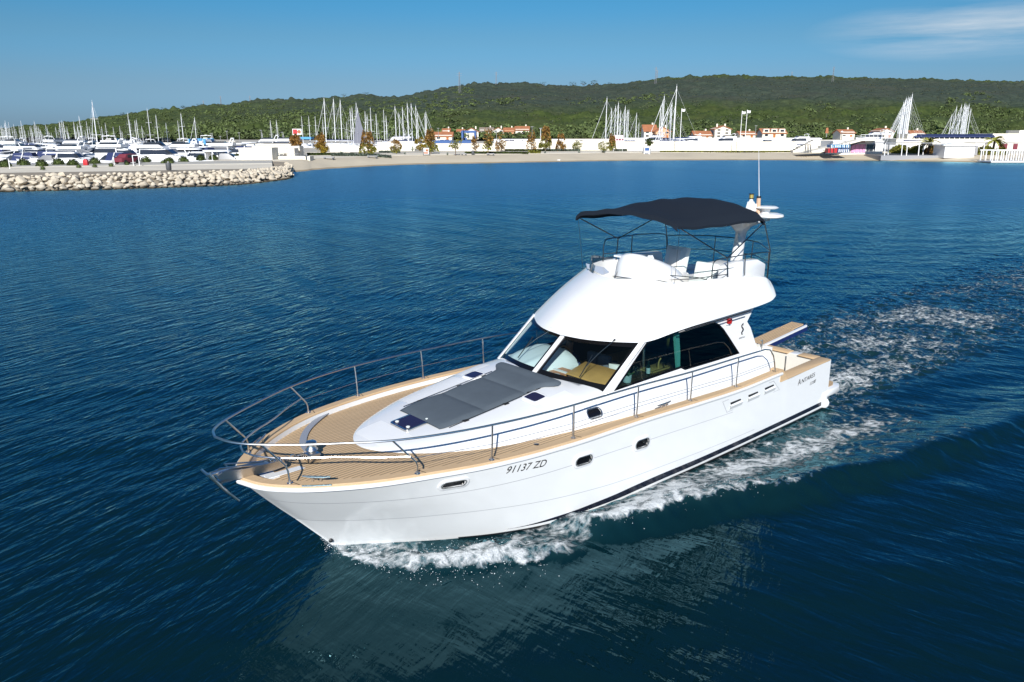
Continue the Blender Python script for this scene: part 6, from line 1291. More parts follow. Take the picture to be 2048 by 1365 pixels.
# wall lettering
def text3d(txt, size, px, py, d, m, name):
    cu_ = bpy.data.curves.new(name, 'FONT'); cu_.body = txt; cu_.size = size; cu_.align_x = 'CENTER'; o = bpy.data.objects.new(name, cu_); COL.objects.link(o); bpy.context.view_layer.update()
    me = bpy.data.meshes.new_from_object(o.evaluated_get(bpy.context.evaluated_depsgraph_get())); bpy.data.objects.remove(o); bpy.data.curves.remove(cu_); me.materials.clear(); me.materials.append(m); o = bpy.data.objects.new(name, me); COL.objects.link(o)
    p = at_d(px, py, d); o.location = p; o.rotation_euler = (R(90), 0, R(YAW - 90)); return o
def reparent(o, e): 
    bpy.context.view_layer.update(); m_ = o.matrix_world.copy(); o.parent = e; o.matrix_parent_inverse = Matrix.Translation(-Vector(e.location)); return o
lw = [o for o in bpy.data.objects if o.name.startswith('lettered_wall')][0]
b = MB()
for i in range(11):
    if i != 5: block(b, 1150 + i * 1.45, 1150.9 + i * 1.45 + .2 * (i % 3), 282.2, 280.8 - .25 * (i % 2), 223.8, .06, sink=0)
attach(b.build('wall_lettering', M['dgrey'], None, smooth=0), lw)
# ---- houses on the slope
M['peach'] = mat('peach_plaster', (.62, .36, .20), .9)
def house(label, px0, px1, pyb, pyt, d, roof=.36, wallm='wallw', roofm='roof', gable='side', dormers=0, storeys=2, depth=8, chim=1):
    a, c = at_d(px0, pyb, d), at_d(px1, pyb, d); top = at_d((px0 + px1) / 2, pyt, d).z; z0 = a.z; w = (c - a).length; H = top - z0; he = H * (1 - roof); e = empty('house', ((a + c) / 2) + _f * depth / 2, R(YAW - 90)); e.location.z = z0; tag(e, label, 'house')
    b = MB(); b.box((0, 0, he / 2 - .6), (w, depth, he + 1.2)); 
    if gable == 'front': b.poly([[(-w / 2, he), (w / 2, he), (0, H - .25)]], lambda x, z: (x, -depth / 2, z), lambda x, z: (x, depth / 2, z))
    else: b.poly([[(-depth / 2, he), (depth / 2, he), (0, H - .25)]], lambda y, z: (-w / 2, y, z), lambda y, z: (w / 2, y, z))
    b.build('wall', M[wallm], e, smooth=0)
    b = MB(); ov = .45
    if gable == 'front':
        for s in (1, -1): b.loft([[(s * (w / 2 + ov), y, he - .25), (0, y, H), (0, y, H - .22), (s * (w / 2 + ov), y, he - .47)] for y in (-depth / 2 - ov, depth / 2 + ov)])
    else:
        for s in (1, -1): b.loft([[(x, s * (depth / 2 + ov), he - .25), (x, 0, H), (x, 0, H - .22), (x, s * (depth / 2 + ov), he - .47)] for x in (-w / 2 - ov, w / 2 + ov)])
    rf = b.build('roof', M[roofm], e, smooth=0)
    for k in range(chim):
        b = MB(); b.box((w * (.28 - .5 * k), .6, H + .1), (.6, .6, 1.3)); b.build('chimney', M['wallw'], rf, smooth=0)
    nf = max(2, int(w / 2.8)); hs = he / storeys
    for st in range(storeys):
        for k in range(nf):
            x = -w / 2 + w * (k + .5) / nf; door = st == 0 and k == nf // 2; b = MB(); b.box((x, -depth / 2 - .02, st * hs + hs * (.42 if door else .52)), (1.0 if door else 1.25, .08, hs * (.78 if door else .46))); b.build('door' if door else 'window', M['pane'] if not door else M['wood2'], e, smooth=0)
    for k in range(dormers):
        x = -w / 2 + w * (k + .5) / dormers; b = MB(); b.box((x, -depth * .28, he + (H - he) * .42), (2.4, 2.6, 1.5)); dm = b.build('dormer', M['wallw'], e, smooth=0); b = MB(); b.box((x, -depth * .28 - 1.32, he + (H - he) * .42), (1.5, .06, .85)); b.build('dormer_window', M['pane'], dm, smooth=0)
    return e
house('low white shed house with a wide orange roof left of the dark blue hoist', 868, 904, 281, 264, 330, .45, storeys=1)
house('small red roofed house peeping over the wide orange roof', 885, 899, 268, 257, 390, .5)
house('red roofed house half hidden by a round tree, left of the dark blue hoist', 910, 928, 270, 258.5, 390, .6, storeys=1)
house('white gabled house right behind the dark blue hoist', 929, 957, 274, 256, 380, .4, gable='front')
house('house with a grey brown roof between white houses', 960, 986, 268, 255, 400, .45, roofm='roofg')
house('white gabled house with a small red roof beside the orange plastered one', 986, 1007, 270, 255, 395, .35, gable='front')
house('orange plastered house with bright orange hipped roof', 1008, 1028, 269, 255.5, 395, .5, wallm='peach')
house('white house with raised red gable at the right end of the row on the slope', 1031, 1058, 268, 252.5, 400, .45)
house('white house with a large bright orange roof behind the kiosk', 1288, 1313, 276, 249.5, 330, .45)
house('orange plastered house with white gable right of the large orange roof', 1311, 1341, 276, 254, 325, .38, wallm='peach', gable='front')
house('low white house with a long orange roof left of the three storey house', 1389, 1423, 276, 262, 330, .6, storeys=1)
house('tall white three storey house with red roof', 1429, 1461, 276, 251.5, 330, .24, gable='front', storeys=3, chim=2)
house('low white house with red roof behind the twin flag poles', 1480, 1511, 276, 262.5, 325, .4, storeys=1)
house('long white house with a red roof and three white dormers', 1524.5, 1572, 276, 257, 330, .45, dormers=3, storeys=1, chim=0)
house('white house with dark red roof and plain white side wall above the steps', 1681, 1709, 274, 259, 330, .4)
house('white hipped house with a dark attic band behind the pink fronted building', 1758, 1786, 276, 256.5, 300, .3, gable='front')
house('low house with a red roof right of the tight mast cluster', 1824, 1850, 276, 261, 300, .5, storeys=1)
house('pinkish house among the trees on the left hillside', 165, 184, 264, 255.5, 900, .3, wallm='wallg')
house('small pale house on the left hillside behind the two white sails', 104, 113, 276, 271, 800, .4, wallm='wallg', chim=0)
house('pale house at the far right edge among the trees', 2031, 2062, 256, 246.5, 520, .4, wallm='wallg')
# ---- boat hoists
def hoist(label, px0, px1, pyb, pyt, d, m):
    e = empty('boat_hoist', at_d((px0 + px1) / 2, pyb, d), R(YAW - 90)); tag(e, label, 'boat hoist'); w = (at_d(px1, pyb, d) - at_d(px0, pyb, d)).length; H = at_d(px0, pyt, d).z - e.location.z
    for x in (-w / 2, w / 2):
        for y in (-3, 3): b = MB(); b.box((x, y, H / 2), (.55, .55, H)); b.build('leg', M[m], e, smooth=0)
    b = MB(); b.box((0, 3, H - .3), (w + .6, .5, .7)); b.box((-w / 2, 0, H - .35), (.5, 6, .6)); b.box((w / 2, 0, H - .35), (.5, 6, .6)); b.build('top_beam', M[m], e, smooth=0)
    b = MB(); b.box((-w * .32, 3, H * .22), (w * .2, .6, H * .22)); b.build('engine_house', M['dblue'], e, smooth=0)
    b = MB()
    for x in (-w / 2, w / 2): 
        for y in (-3, 3): b.tube([(x - .25, y, .5), (x + .25, y, .5)], .6, 12)
    b.build('wheel', M['dgrey'], e)
hoist('light blue travelling boat hoist in the left marina', 388, 419, 296, 278, 225, 'lblue'); hoist('dark blue travelling boat hoist in front of the white gabled house', 926, 951, 283, 262, 250, 'dblue')
wall('fence_panel', 'long dark blue fence panel on top of the white wall below the hoist', 866, 942, 288, 281, 222, .3, 'dblue', False, 'fence')
# ---- signs
e = empty('billboard', at_d(596, 290, 262), R(YAW - 90)); tag(e, 'red and orange billboard on a post left of the central masts', 'billboard'); z0 = e.location.z
zc = at_d(597, 264, 262).z - z0; s_ = met(1, 262)
b = MB(); b.box((0, 0, zc), (s_ * 17, .3, s_ * 10.5)); b.build('board', M['white'], e, smooth=0)
b = MB(); b.box((-s_ * 3.5, -.17, zc), (s_ * 8, .05, s_ * 8.5)); b.build('red_field', M['pred'], e, smooth=0)
b = MB(); b.lathe([(0, -.05), (s_ * 3.4, -.05), (s_ * 3.4, 0), (0, 0)], (s_ * 4, -.2, zc), 16); o = b.build('orange_field', M['roof'], e); o.data.transform(Matrix.Translation((s_ * 4, -.2, zc)) @ Matrix.Rotation(R(90), 4, 'X') @ Matrix.Translation((-s_ * 4, .2, -zc)))
b = MB(); b.tube([(0, .2, -1), (0, .2, zc)], .25, 8); b.build('post', M['grey'], e)
wall('canopy_roof', 'flat blue canopy roof below the red billboard', 583, 622, 276.5, 274.5, 262, 4, 'lblue', False, 'canopy')
e = empty('notice_board', on_ground(853, 311), R(YAW - 90)); tag(e, 'white notice board with orange print between the autumn trees', 'notice board'); s_ = met(1, d_of(311, 1.62))
b = MB(); b.box((0, 0, s_ * 8), (s_ * 11, .12, s_ * 12)); b.build('board', M['white'], e, smooth=0)
b = MB(); b.box((-.1, -.08, s_ * 4.6), (s_ * 8.5, .04, s_ * 3)); b.box((s_ * 1.2, -.08, s_ * 9.5), (s_ * 5, .04, s_ * 4.5)); b.build('print', M['roof'], e, smooth=0)
b = MB()
for x in (-s_ * 6, s_ * 5.2): b.box((x, 0, s_ * 6.5), (.16, .16, s_ * 13))
b.build('post', M['dgrey'], e, smooth=0)
e = empty('pink_sign', on_ground(1236, 301), R(YAW - 90)); tag(e, 'pale pink sign on two posts in front of the wall', 'sign'); s_ = met(1, d_of(301, 1.62)); 
b = MB(); b.box((0, 0, s_ * 22), (s_ * 17, .14, s_ * 12)); b.build('board', mat('pale_pink', (.75, .55, .56), .7), e, smooth=0)
for x in (-s_ * 8, s_ * 8): b = MB(); b.tube([(x, .1, -.2), (x, .1, s_ * 27)], .07, 7); b.build('post', M['white'], e)
b = MB()
for i, w in enumerate((.5, .7, .9, .6)): b.box((-1 + i * .75 - .1, -.09, s_ * 20.5), (.5 * w + .1, .03, .42))
b.build('sign_mark', M['mar'], e, smooth=0)
e = empty('kiosk', on_ground(1294, 307), R(YAW - 90)); tag(e, 'little white kiosk with a blue panel at the edge of the beach', 'kiosk'); s_ = met(1, d_of(307, 1.62))
b = MB(); b.box((0, .9, s_ * 6.5), (s_ * 12, 1.6, s_ * 13)); b.build('cabin', M['white'], e, smooth=0); b = MB(); b.box((0, .05, s_ * 9.5), (s_ * 8.5, .08, s_ * 5.5)); b.build('blue_panel', M['dblue'], e, smooth=0); b = MB(); b.box((-s_ * 1, -.2, s_ * 1.6), (s_ * 7, .9, s_ * 2.8)); b.build('counter', M['grey'], e, smooth=0); b = MB(); b.box((s_ * 7, .6, s_ * 5.5), (.1, 1.2, s_ * 11)); b.build('side_shutter', M['grey'], e, smooth=0)
# ---- poles
def pole(name, label, cat, px, py0, py1, d, r, m, head=None, grp=None):
    e = empty(name, at_d(px, py0, d)); tag(e, label, cat, grp); H = at_d(px, py1, d).z - e.location.z; b = MB(); b.tube([(0, 0, -.5), (0, 0, H)], [r * 1.2, r * .7], 8); b.build('pole', M[m], e)
    if head == 'flag': b = MB(); b.loft([[(_r.x * t * 1.0, _r.y * t * 1.0, H - .1 - .6 * k - .15 * math.sin(t * 3)) for k in (0, 1)] for t in (0, .3, .6, .9)], closed=False); b.build('flag', M['white'], e)
    if head == 'lamp': b = MB(); b.box((0, 0, H), (.9, .35, .14), rz=R(YAW - 90)); b.build('lamp_head', M['grey'], e)
    if head == 'ball': b = MB(); b.lathe([(0, -.3), (.3, -.1), (.3, .1), (0, .3)], (0, 0, H), 10); b.build('lamp_head', M['white'], e)
for px, py, l in ((1484, 222, 'left one of the twin tall poles with white flags over the long wall'), (1494, 220, 'right one of the twin tall poles with white flags over the long wall'), (1363, 217, 'tall white pole with a flag right of the tallest right mast')): pole('flag_pole', l, 'flag pole', px - (px - 1024) * .0125, 306, py, 212, .09, 'white', 'flag')
pole('lamp_post', 'tall pale lamp post over the sparse brown trees', 'lamp post', 1081, 292, 257, 235, .10, 'mast', 'lamp'); pole('lamp_post', 'thin lamp post left of the tall pale one', 'lamp post', 1064, 285, 254, 260, .07, 'grey', 'lamp')
for px, y0, y1 in ((424, 290, 268), (442, 290, 273), (456, 290, 263), (480, 290, 266), (524, 288, 261), (566, 288, 265), (877, 284, 257), (993, 284, 264), (1510, 278, 252)): pole('lamp_post', 'slim grey lamp post along the yard road below the hill', 'lamp post', px, y0, y1, 300, .09, 'grey', 'lamp', 'lamp posts along the yard road')
pole('traffic_sign', 'black post with yellow and white signs above the wide steps', 'sign post', 1681, 293, 264, 215, .10, 'dgrey', 'ball')
e = empty('round_sign', at_d(1653, 272, 300)); tag(e, 'small orange and white figure sign standing above the boats by the steps', 'sign'); b = MB(); b.tube([(0, 0, -.5), (0, 0, 1.0)], .12, 6); b.build('post', M['grey'], e); b = MB(); b.box((0, 0, 1.9), (1.2, .2, 2.0), rz=R(YAW - 90), taper=.6); b.build('panel', M['roof'], e, smooth=0)
def pylon(px, pyt, H, t):
    p = hill_z(px, t); e = empty('pylon', (p.x, p.y, p.z)); tag(e, 'lattice power pylon on the hillside', 'pylon', 'power pylons on the hill'); b = MB(); w = H * .055
    for sx, sy in ((1, 1), (1, -1), (-1, 1), (-1, -1)): b.tube([(sx * w, sy * w, -2), (sx * w * .15, sy * w * .15, H)], .13, 4)
    for k in range(7):
        z0, z1 = H * k / 7, H * (k + 1) / 7; a, c = w * (1 - .85 * k / 7), w * (1 - .85 * (k + 1) / 7); b.tube([(-a, -a, z0), (c, c, z1)], .07, 4); b.tube([(a, -a, z0), (-c, c, z1)], .07, 4)
    b.build('lattice', M['grey'], e); b = MB()
    for z in (.82, .92): b.tube([(_r.x * -H * .13, _r.y * -H * .13, H * z), (_r.x * H * .13, _r.y * H * .13, H * z)], .12, 4)
    b.build('cross_arm', M['grey'], e)
for px, H, t in ((924, 24, .55), (992, 20, .72), (1295, 22, .60), (1297, 18, .82), (1552, 12, .84), (1631, 22, .70), (432, 12, .86), (467, 16, .86), (522, 12, .80)): pylon(px, 0, H, t)
# ---- promenade furniture
for px, py, w, lb in ((658, 319, 22, 'pale grey concrete bench nearest the stepped terrace'), (745, 316.5, 21, 'pale grey concrete bench below the rusty bush tree'), (928, 313, 10, 'small grey bench by the green umbrella tree'), (981, 310.5, 15, 'grey bench in front of the low hedge')):
    d = d_of(py, 1.55); e = empty('bench', on_ground(px, py), R(YAW - 90)); tag(e, lb, 'bench'); s_ = met(w, d); b = MB(); b.box((0, 0, .42), (s_, .8, .16)); b.build('seat', M['grey'], e, smooth=0)
    for x in (-s_ * .38, s_ * .38): b = MB(); b.box((x, 0, .17), (.3, .7, .34)); b.build('leg', M['dgrey'], e, smooth=0)
for px, py, lb in ((614, 321, 'dark litter bin in front of the stepped terrace'), (946, 312.5, 'dark litter bin between the small bench and the hedge'), (338, 341, 'dark litter bin on the breakwater path')):
    o = empty('litter_bin', on_ground(px, py) if px > 500 else at_z(px, py, 1.52)); tag(o, lb, 'litter bin'); b = MB(); b.lathe([(.28, 0), (.34, .1), (.36, .9), (.33, .95), (0, .97)], (0, 0, 0), 12); b.build('body', M['dgrey'], o); b = MB(); b.tube([(0, 0, .95), (0, 0, 1.15)], .12, 8); b.build('lid', M['grey'], o)
for px, py, w, h in ((685, 309, 10, 5), (682, 308, 8, 6), (825, 300, 10, 9), (810, 309, 9, 6), (895, 311, 8, 7), (1075, 305, 8, 5), (1090, 307, 9, 6), (1107, 303, 9, 6), (1158, 306, 10, 4), (1207, 306, 18, 6)):
    d = d_of(py, 1.6); rg = random.Random(px); b = MB(); W_ = met(w, d) / 2; H_ = met(h, d)
    for k in range(26):
        a = rg.uniform(0, 6.28); el = rg.uniform(.25, 1.4); dv = Vector((math.cos(a) * math.cos(el) * W_, math.sin(a) * math.cos(el) * W_, math.sin(el) * H_)); sd = Vector((-math.sin(a), math.cos(a), 0)) * W_ * .09; b.add([sd, dv * .55 + sd * 1.2, dv, dv * .55 - sd * 1.2, -sd], [(0, 1, 2, 3, 4)])
    o = b.build('agave', M['lgrey'], None, smooth=0); o.location = on_ground(px, py); tag(o, 'spiky grey green agave beside the promenade walls', 'agave', 'agaves by the promenade')
def hedge(label, px0, px1, py, h, m):
    b = MB(); rg = random.Random(px0); d = (on_ground((px0 + px1) / 2, py) - Vector((CX, CY, 0))).dot(_f); H_ = met(h, d)
    for k in range(int((px1 - px0) * 16)):
        p = at_d(rg.uniform(px0, px1), py, d + rg.uniform(0, 1.6)); p.z = ground_z(p) + H_ * rg.random() ** .6; s = rg.uniform(.12, .26); A = Vector((rg.gauss(0, 1), rg.gauss(0, 1), rg.gauss(0, 1))).normalized(); B_ = A.orthogonal().normalized(); b.add([p + A * s, p + B_ * s, p - A * s, p - B_ * s], [(0, 1, 2, 3)])
    o = b.build('hedge', M[m], None, smooth=0); tag(o, label, 'hedge')
hedge('long dark hedge left of the rusty bush tree', 615, 712, 311, 3.5, 'lgreen'); hedge('grey green lavender bed between the two bushy trees', 662, 782, 313, 4, 'lgrey'); hedge('low hedge below the low bushy brown tree', 758, 800, 306, 3, 'lgrey'); hedge('dark low hedge in front of the half bare brown trees', 930, 1056, 308, 3, 'lgreen'); hedge('narrow dark hedge under the sparse brown trees', 1010, 1140, 300.5, 3, 'lgreen'); hedge('grey shrub bed in front of the wall lettering', 1103, 1160, 303, 3.4, 'lgrey'); hedge('tuft of tall grass at the edge of the beach', 1057, 1081, 312.5, 4.5, 'lolive'); hedge('strip of dry weeds along the foot of the long wall', 1320, 1590, 305.2, 1.6, 'lolive'); hedge('shrubs behind the posts of the pink sign', 1226, 1254, 301.5, 3.5, 'lgrey')
# quay things on the left
e = empty('parked_car', at_z(255, 328, 1.62), R(YAW - 90 + 72)); tag(e, 'dark red car parked among the bushes on the quay', 'car')
b = MB(); b.loft([[(-1.9, y, z) for y, z in ((-.8, .3), (.8, .3), (.8, .9), (-.8, .9))], [(-1.2, y, z) for y, z in ((-.85, .25), (.85, .25), (.85, 1.0), (-.85, 1.0))], [(-.7, y, z) for y, z in ((-.85, .25), (.85, .25), (.72, 1.5), (-.72, 1.5))], [(1.2, y, z) for y, z in ((-.85, .25), (.85, .25), (.72, 1.52), (-.72, 1.52))], [(1.95, y, z) for y, z in ((-.8, .3), (.8, .3), (.78, .95), (-.78, .95))]]); b.build('body', M['mar'], e, bevel=.05)
b = MB(); b.box((.25, -.80, 1.2), (1.7, .05, .42)); b.build('window', M['pane'], e, smooth=0)
for x in (-1.2, 1.2):
    for y in (-.85, .85): b = MB(); b.tube([(x, y - .09, .32), (x, y + .09, .32)], .32, 14); b.build('wheel', M['rub'], e)
e = empty('red_locker', at_z(172.5, 331, 1.62), R(YAW - 90)); tag(e, 'bright red fire locker on the quay between the bushes', 'locker'); b = MB(); b.box((0, 0, .38), (.66, .5, .76)); b.build('cabinet', M['pred'], e, bevel=.03); b = MB(); b.box((0, 0, .82), (.42, .4, .14)); b.build('top_cover', M['pred'], e, bevel=.03)
e = empty('white_gate', at_z(273, 331, 1.62), R(YAW - 90)); tag(e, 'white tubular gate frame in front of the red car', 'gate')
for x in (-.45, .45): b = MB(); b.tube([(x, 0, -.1), (x, 0, 1.5)], .06, 8); b.build('post', M['white'], e)
b = MB(); b.tube([(-.45, 0, 1.45), (.45, 0, 1.45)], .05, 8); b.build('crossbar', M['white'], e)
for px, py in ((229, 331), (63, 331), (360, 325), (425, 322), (344, 326), (20, 338)): o = empty('quay_post', at_z(px, py, 1.55)); tag(o, 'thin white post on the marina quay', 'post', 'white posts on the quay'); b = MB(); b.tube([(0, 0, 0), (0, 0, 1.3)], .06, 8); b.build('shaft', M['white'], o); b = MB(); b.lathe([(.10, 0), (.10, .12), (0, .16)], (0, 0, 1.28), 8); b.build('post_cap', M['grey'], o)
# ---- right side: steps, painted building, restaurant, kiosk, bathing pier
e = empty('wide_steps', at_d(1650, 303, 200)); tag(e, 'wide pale steps climbing beside the white ramp on the right', 'steps')
b = MB()
for i in range(9): block(b, 1586 + i * 5, 1690 + i * 3, 303.5 - i * 2.6, 301 - i * 2.6, 203 + i * 1.6, 2, 0, sink=.3)
attach(b.build('step', M['wallg'], None, smooth=0), e)
e = empty('white_ramp', at_d(1680, 306, 196)); tag(e, 'white sloping ramp with a shaded underside rising to the right', 'ramp')
b = MB()
rp = [(1598, 306.5), (1612, 305.5), (1722, 279.5), (1765, 279), (1765, 281.5), (1724, 282.5), (1640, 304)]
A_ = [at_d(x, y, 194) for x, y in rp]; n = len(A_); b.add([tuple(p) for p in A_] + [tuple(p + _f * 4) for p in A_], [tuple(range(n)), tuple(range(2 * n - 1, n - 1, -1))] + [(i, (i + 1) % n, n + (i + 1) % n, n + i) for i in range(n)]); attach(b.build('ramp_slab', M['wallw'], None, smooth=0), e)
b = MB(); P4 = [at_d(x, y, 195.5) for x, y in ((1646, 307), (1665, 307), (1724, 283.5), (1712, 284))]; b.add([tuple(p) for p in P4] + [tuple(p + _f * 2) for p in P4], [(0, 1, 2, 3), (7, 6, 5, 4), (0, 4, 5, 1), (1, 5, 6, 2), (2, 6, 7, 3), (3, 7, 4, 0)]); attach(b.build('ramp_underside_shade', M['dgrey'], None, smooth=0), e)  # dark slab: the shade beneath the white ramp, put into its colour
b = MB(); 
for x in np.linspace(1722, 1764, 6): b.tube([at_d(x, 279.5, 194.4), at_d(x, 270, 194.4)], .05, 5)
b.tube([at_d(1722, 270, 194.4), at_d(1764, 270, 194.4)], .06, 6); attach(b.build('ramp_railing', M['white'], None), e)
e = empty('painted_building', at_d(1730, 306, 197)); tag(e, 'small white building with pink panels and a maroon fascia under the ramp end', 'building')
b = MB(); block(b, 1664, 1765, 306.5, 282, 198, 8); attach(b.build('wall', M['white'], None, smooth=0), e)
b = MB(); block(b, 1706, 1730, 285.5, 281.5, 197.9, .2, sink=0); block(b, 1701, 1708, 306, 291, 197.9, .2, sink=0); attach(b.build('fascia', M['mar'], None, smooth=0), e)
for x0, x1 in ((1702, 1709), (1710, 1717), (1718, 1724), (1725, 1730)): b = MB(); block(b, x0, x1, 305.5, 289, 197.8, .15, sink=0); attach(b.build('pink_panel', M['pink'], None, smooth=0), e)
for x0, x1 in ((1733, 1738), (1739, 1746), (1748, 1750)): b = MB(); block(b, x0, x1, 302, 289, 197.8, .15, sink=0); attach(b.build('window', M['pane'], None, smooth=0), e)
e = empty('board_rack', at_d(1680, 306.5, 190)); tag(e, 'rack of bright blue boards over red ones at the top of the beach', 'rack')
b = MB(); block(b, 1660, 1700, 296, 290, 189.5, 2.0, sink=0); attach(b.build('blue_board_stack', M['lblue'], None, smooth=0), e); b = MB(); block(b, 1656, 1674, 306, 297, 189.5, 2.0, sink=0); attach(b.build('red_board_stack', M['pred'], None, smooth=0), e); b = MB(); block(b, 1675, 1699, 306, 297.5, 189.7, 1.8, sink=0); attach(b.build('dark_board_stack', M['dblue'], None, smooth=0), e)
b = MB()
for i in range(9): block(b, 1662 + i * 4.2, 1664 + i * 4.2, 295.5, 291, 189.3, .15, sink=0)
for i in range(6): block(b, 1677 + i * 3.8, 1678.6 + i * 3.8, 305, 299, 189.4, .15, sink=0)
attach(b.build('board_nose', M['white'], None, smooth=0), e)
b = MB()
for x in (1661, 1668, 1684, 1692, 1699): b.tube([at_d(x, 306.5, 189.2), at_d(x, 285.5, 189.2)], .06, 6)
b.tube([at_d(1661, 285.5, 189.2), at_d(1668, 285.5, 189.2)], .06, 6); b.tube([at_d(1684, 283, 189.2), at_d(1692, 283, 189.2)], .06, 6); attach(b.build('frame', M['dgrey'], None), e)
e = empty('swing_frame', at_d(1616, 306, 192)); tag(e, 'dark swing frame standing on the beach in front of the steps', 'swing frame'); b = MB()
for x in (1611, 1616, 1621): b.tube([at_d(x - 1.2, 306.5, 192), at_d(x, 290, 193), at_d(x + 1.4, 306.5, 194)], .07, 6)
b.tube([at_d(1611, 290, 193), at_d(1621, 290, 193)], .07, 6); attach(b.build('frame', M['dgrey'], None), e)
e = empty('clubhouse', at_d(1900, 300, 212)); tag(e, 'long low white clubhouse with navy roof and window band behind the beach', 'building')
b = MB(); block(b, 1790, 2120, 304, 278, 213, 12, 0); block(b, 1984, 2120, 280, 267.5, 217, 8, 0); block(b, 2038, 2120, 269, 261, 220, 6, 0); block(b, 1814, 1832, 281, 268, 216, 6, 0); attach(b.build('wall', M['wallw'], None, smooth=0), e)
b = MB(); a, c = at_d(1828, 273, 214.5), at_d(1990, 273, 214.5); t0, t1 = at_d(1834, 268.6, 218.5), at_d(1986, 268.6, 218.5); b.add([a, c, t1, t0] + [p - Vector((0, 0, .25)) for p in (a, c, t1, t0)], [(0, 1, 2, 3), (7, 6, 5, 4), (0, 4, 5, 1), (1, 5, 6, 2), (2, 6, 7, 3), (3, 7, 4, 0)]); attach(b.build('roof', M['bnavy'], None, smooth=0), e)
b = MB(); block(b, 1828, 1990, 279.5, 273.2, 215.2, 3, sink=0); attach(b.build('window_band', M['pane'], None, smooth=0), e)
b = MB()
for x in np.linspace(1828, 1990, 17): b.tube([at_d(x, 279, 214.9), at_d(x, 273.4, 214.9)], .10, 6)
block(b, 1828, 1990, 274.2, 273.3, 214.8, .2, sink=0); attach(b.build('window_mullion', M['white'], None, smooth=0), e)
for q in ((1996, 2014, 298), (2026, 2034, 302)): b = MB(); block(b, q[0], q[1], q[2], 288, 212.7, .3, sink=0); attach(b.build('doorway', M['mar'], None, smooth=0), e)
e = empty('beach_pergola', at_d(1870, 310, 186)); tag(e, 'long flat grey pergola roof on white posts over a dark deck at the right beach', 'pergola')
b = MB(); block(b, 1771, 1890, 287.4, 286, 187, 7, sink=0); block(b, 1950, 2060, 287.4, 286, 187, 7, sink=0); attach(b.build('roof', M['grey'], None, smooth=0), e)
b = MB(); block(b, 1762, 2010, 313.5, 311.5, 186, 9, sink=.9); attach(b.build('deck', M['grey'], None, smooth=0), e)
for x in (1771, 1778, 1805, 1815, 1839, 1848, 1874, 1884, 1953, 1969, 1997): b = MB(); d = 186 if int(x) % 2 else 191; b.tube([at_d(x - (x - 1024) * .003, 312, d), at_d(x, 287, d)], .11, 8); attach(b.build('post', M['white'], None), e)
e = empty('beach_bar', at_d(1918, 312, 183)); tag(e, 'white shuttered beach bar cabin on the deck between the palms', 'cabin')
b = MB(); block(b, 1888, 1948, 313, 291.5, 183.5, 5); attach(b.build('wall', M['bwhite'], None, smooth=0), e); b = MB(); block(b, 1887, 1955, 291.8, 289.8, 183, 6.5, sink=0); P = [at_d(x, y, 186) for x, y in ((1889, 289.8), (1955, 289.8), (1921, 285.5))]; b.add([tuple(p) for p in P] + [tuple(p + _f * 2.5) for p in P], [(0, 1, 2), (5, 4, 3), (0, 3, 4, 1), (1, 4, 5, 2), (2, 5, 3, 0)]); attach(b.build('roof', M['bwhite'], None, smooth=0), e); b = MB(); block(b, 1949, 1954, 311, 292, 185.5, .3, sink=0); attach(b.build('side_shelf', M['grey'], None, smooth=0), e)
def palm(label, px, py, h, w):
    z = 1.55; d = d_of(py, z); e = empty('palm_tree', on_ground(px, py)); tag(e, label, 'palm tree'); H = met(h, d); W_ = met(w, d) / 2; b = MB(); b.tube([(0, 0, -.2), (.05, 0, H * .35), (0, .05, H * .66)], [.32, .26, .24], 8); b.build('trunk', M['bark'], e); b = MB(); rg = random.Random(px)
    for k in range(34):
        a = rg.uniform(0, 6.28); el = rg.uniform(-.35, 1.25); prev = None; L_ = W_ * rg.uniform(.9, 1.15)
        for i in range(7):
            t = i / 6; p = Vector((math.cos(a) * L_ * t * math.cos(el * .6), math.sin(a) * L_ * t * math.cos(el * .6), H * .66 + L_ * (math.sin(el) * t - .62 * t * t))); sd = Vector((-math.sin(a), math.cos(a), -.3)) * W_ * .10 * math.sin(math.pi * (t * .85 + .1)); cur = (p + sd, p, p - sd * Vector((1, 1, -1)).x)
            if prev: b.add([prev[0], cur[0], cur[1], prev[1]], [(0, 1, 2, 3)]); b.add([prev[1], cur[1], p - sd, prev[2]], [(0, 1, 2, 3)])
            prev = (cur[0], p, p - sd)
    b.build('crown', M['lolive'], e, smooth=0)
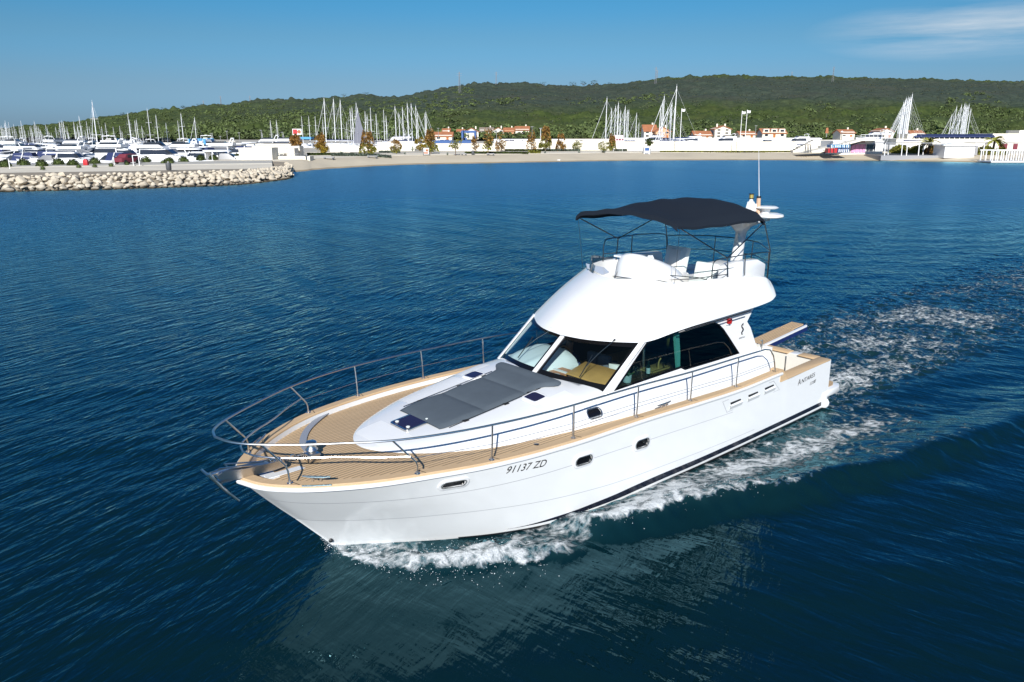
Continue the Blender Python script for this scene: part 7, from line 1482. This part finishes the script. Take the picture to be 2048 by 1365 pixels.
palm('feathery palm in front of the window band, left of the beach bar', 1856, 308, 34, 42); palm('feathery palm right of the beach bar', 1985, 309, 38, 44)
for px, w, h, lb in ((1800, 36, 14, 'golden green shrub under the left half of the pergola'), (1832, 26, 13, 'golden green shrub left of the left palm'), (1868, 34, 14, 'dark golden shrub between the left palm and the beach bar'), (1970, 32, 14, 'dark golden shrub right of the beach bar'), (2000, 24, 12, 'dark golden shrub below the right palm')): bush('beach_shrub', lb, on_ground(px, 309), met(w, 205), met(h, 205), M['lbrown'] if px == 1868 else M['lolive'], 'shrubs behind the beach deck', 'shrub', 260)
e = empty('bathing_pier', at_z(2030, 326, 0)); tag(e, 'white tubular bathing pier with tall railings standing in the water at the right edge', 'pier')
b = MB(); block(b, 1982, 2140, 325.5, 323, 171, 5, sink=0); attach(b.build('deck', M['white'], None, smooth=0), e)
for x in np.linspace(1984, 2130, 15):
    for dd_ in (171.2, 175.6): b = MB(); p0, p1 = at_d(x, 324, 171.2) + _f * (dd_ - 171.2), at_d(x + 3, 301, 171.2) + _f * (dd_ - 171.2); p1.x, p1.y = p0.x, p0.y; b.tube([p0, p1], .13, 8); attach(b.build('railing_post', M['white'], None), e)
b = MB()
for yy in (301.5,): 
    for dd_ in (0, 4.4): b.tube([at_d(1984, yy, 171.2) + _f * dd_, at_d(2130, yy, 171.2) + _f * dd_], .12, 8)
attach(b.build('railing_rail', M['white'], None), e)
for x in (1995, 2005, 2035, 2070): b = MB(); p = at_d(x, 325.5, 173); b.tube([p, (p.x, p.y, -1)], .22, 8); attach(b.build('pile', M['dgrey'], None), e)
for k, px in enumerate((1116, 1119)): o = small('gull', 'small white gull resting at the water edge', 'bird', M['white'], lambda b: (b.lathe([(0, -.2), (.09, -.1), (.11, .05), (.05, .2), (0, .24)], (0, 0, .14), 8, sx=1, sy=1.9), b.lathe([(0, -.07), (.07, 0), (0, .07)], (0, .26, .34), 8), b.box((0, -.3, .2), (.12, .25, .04)))); o.location = at_z(px, 322.5, .12); o['group'] = 'gulls at the water edge'
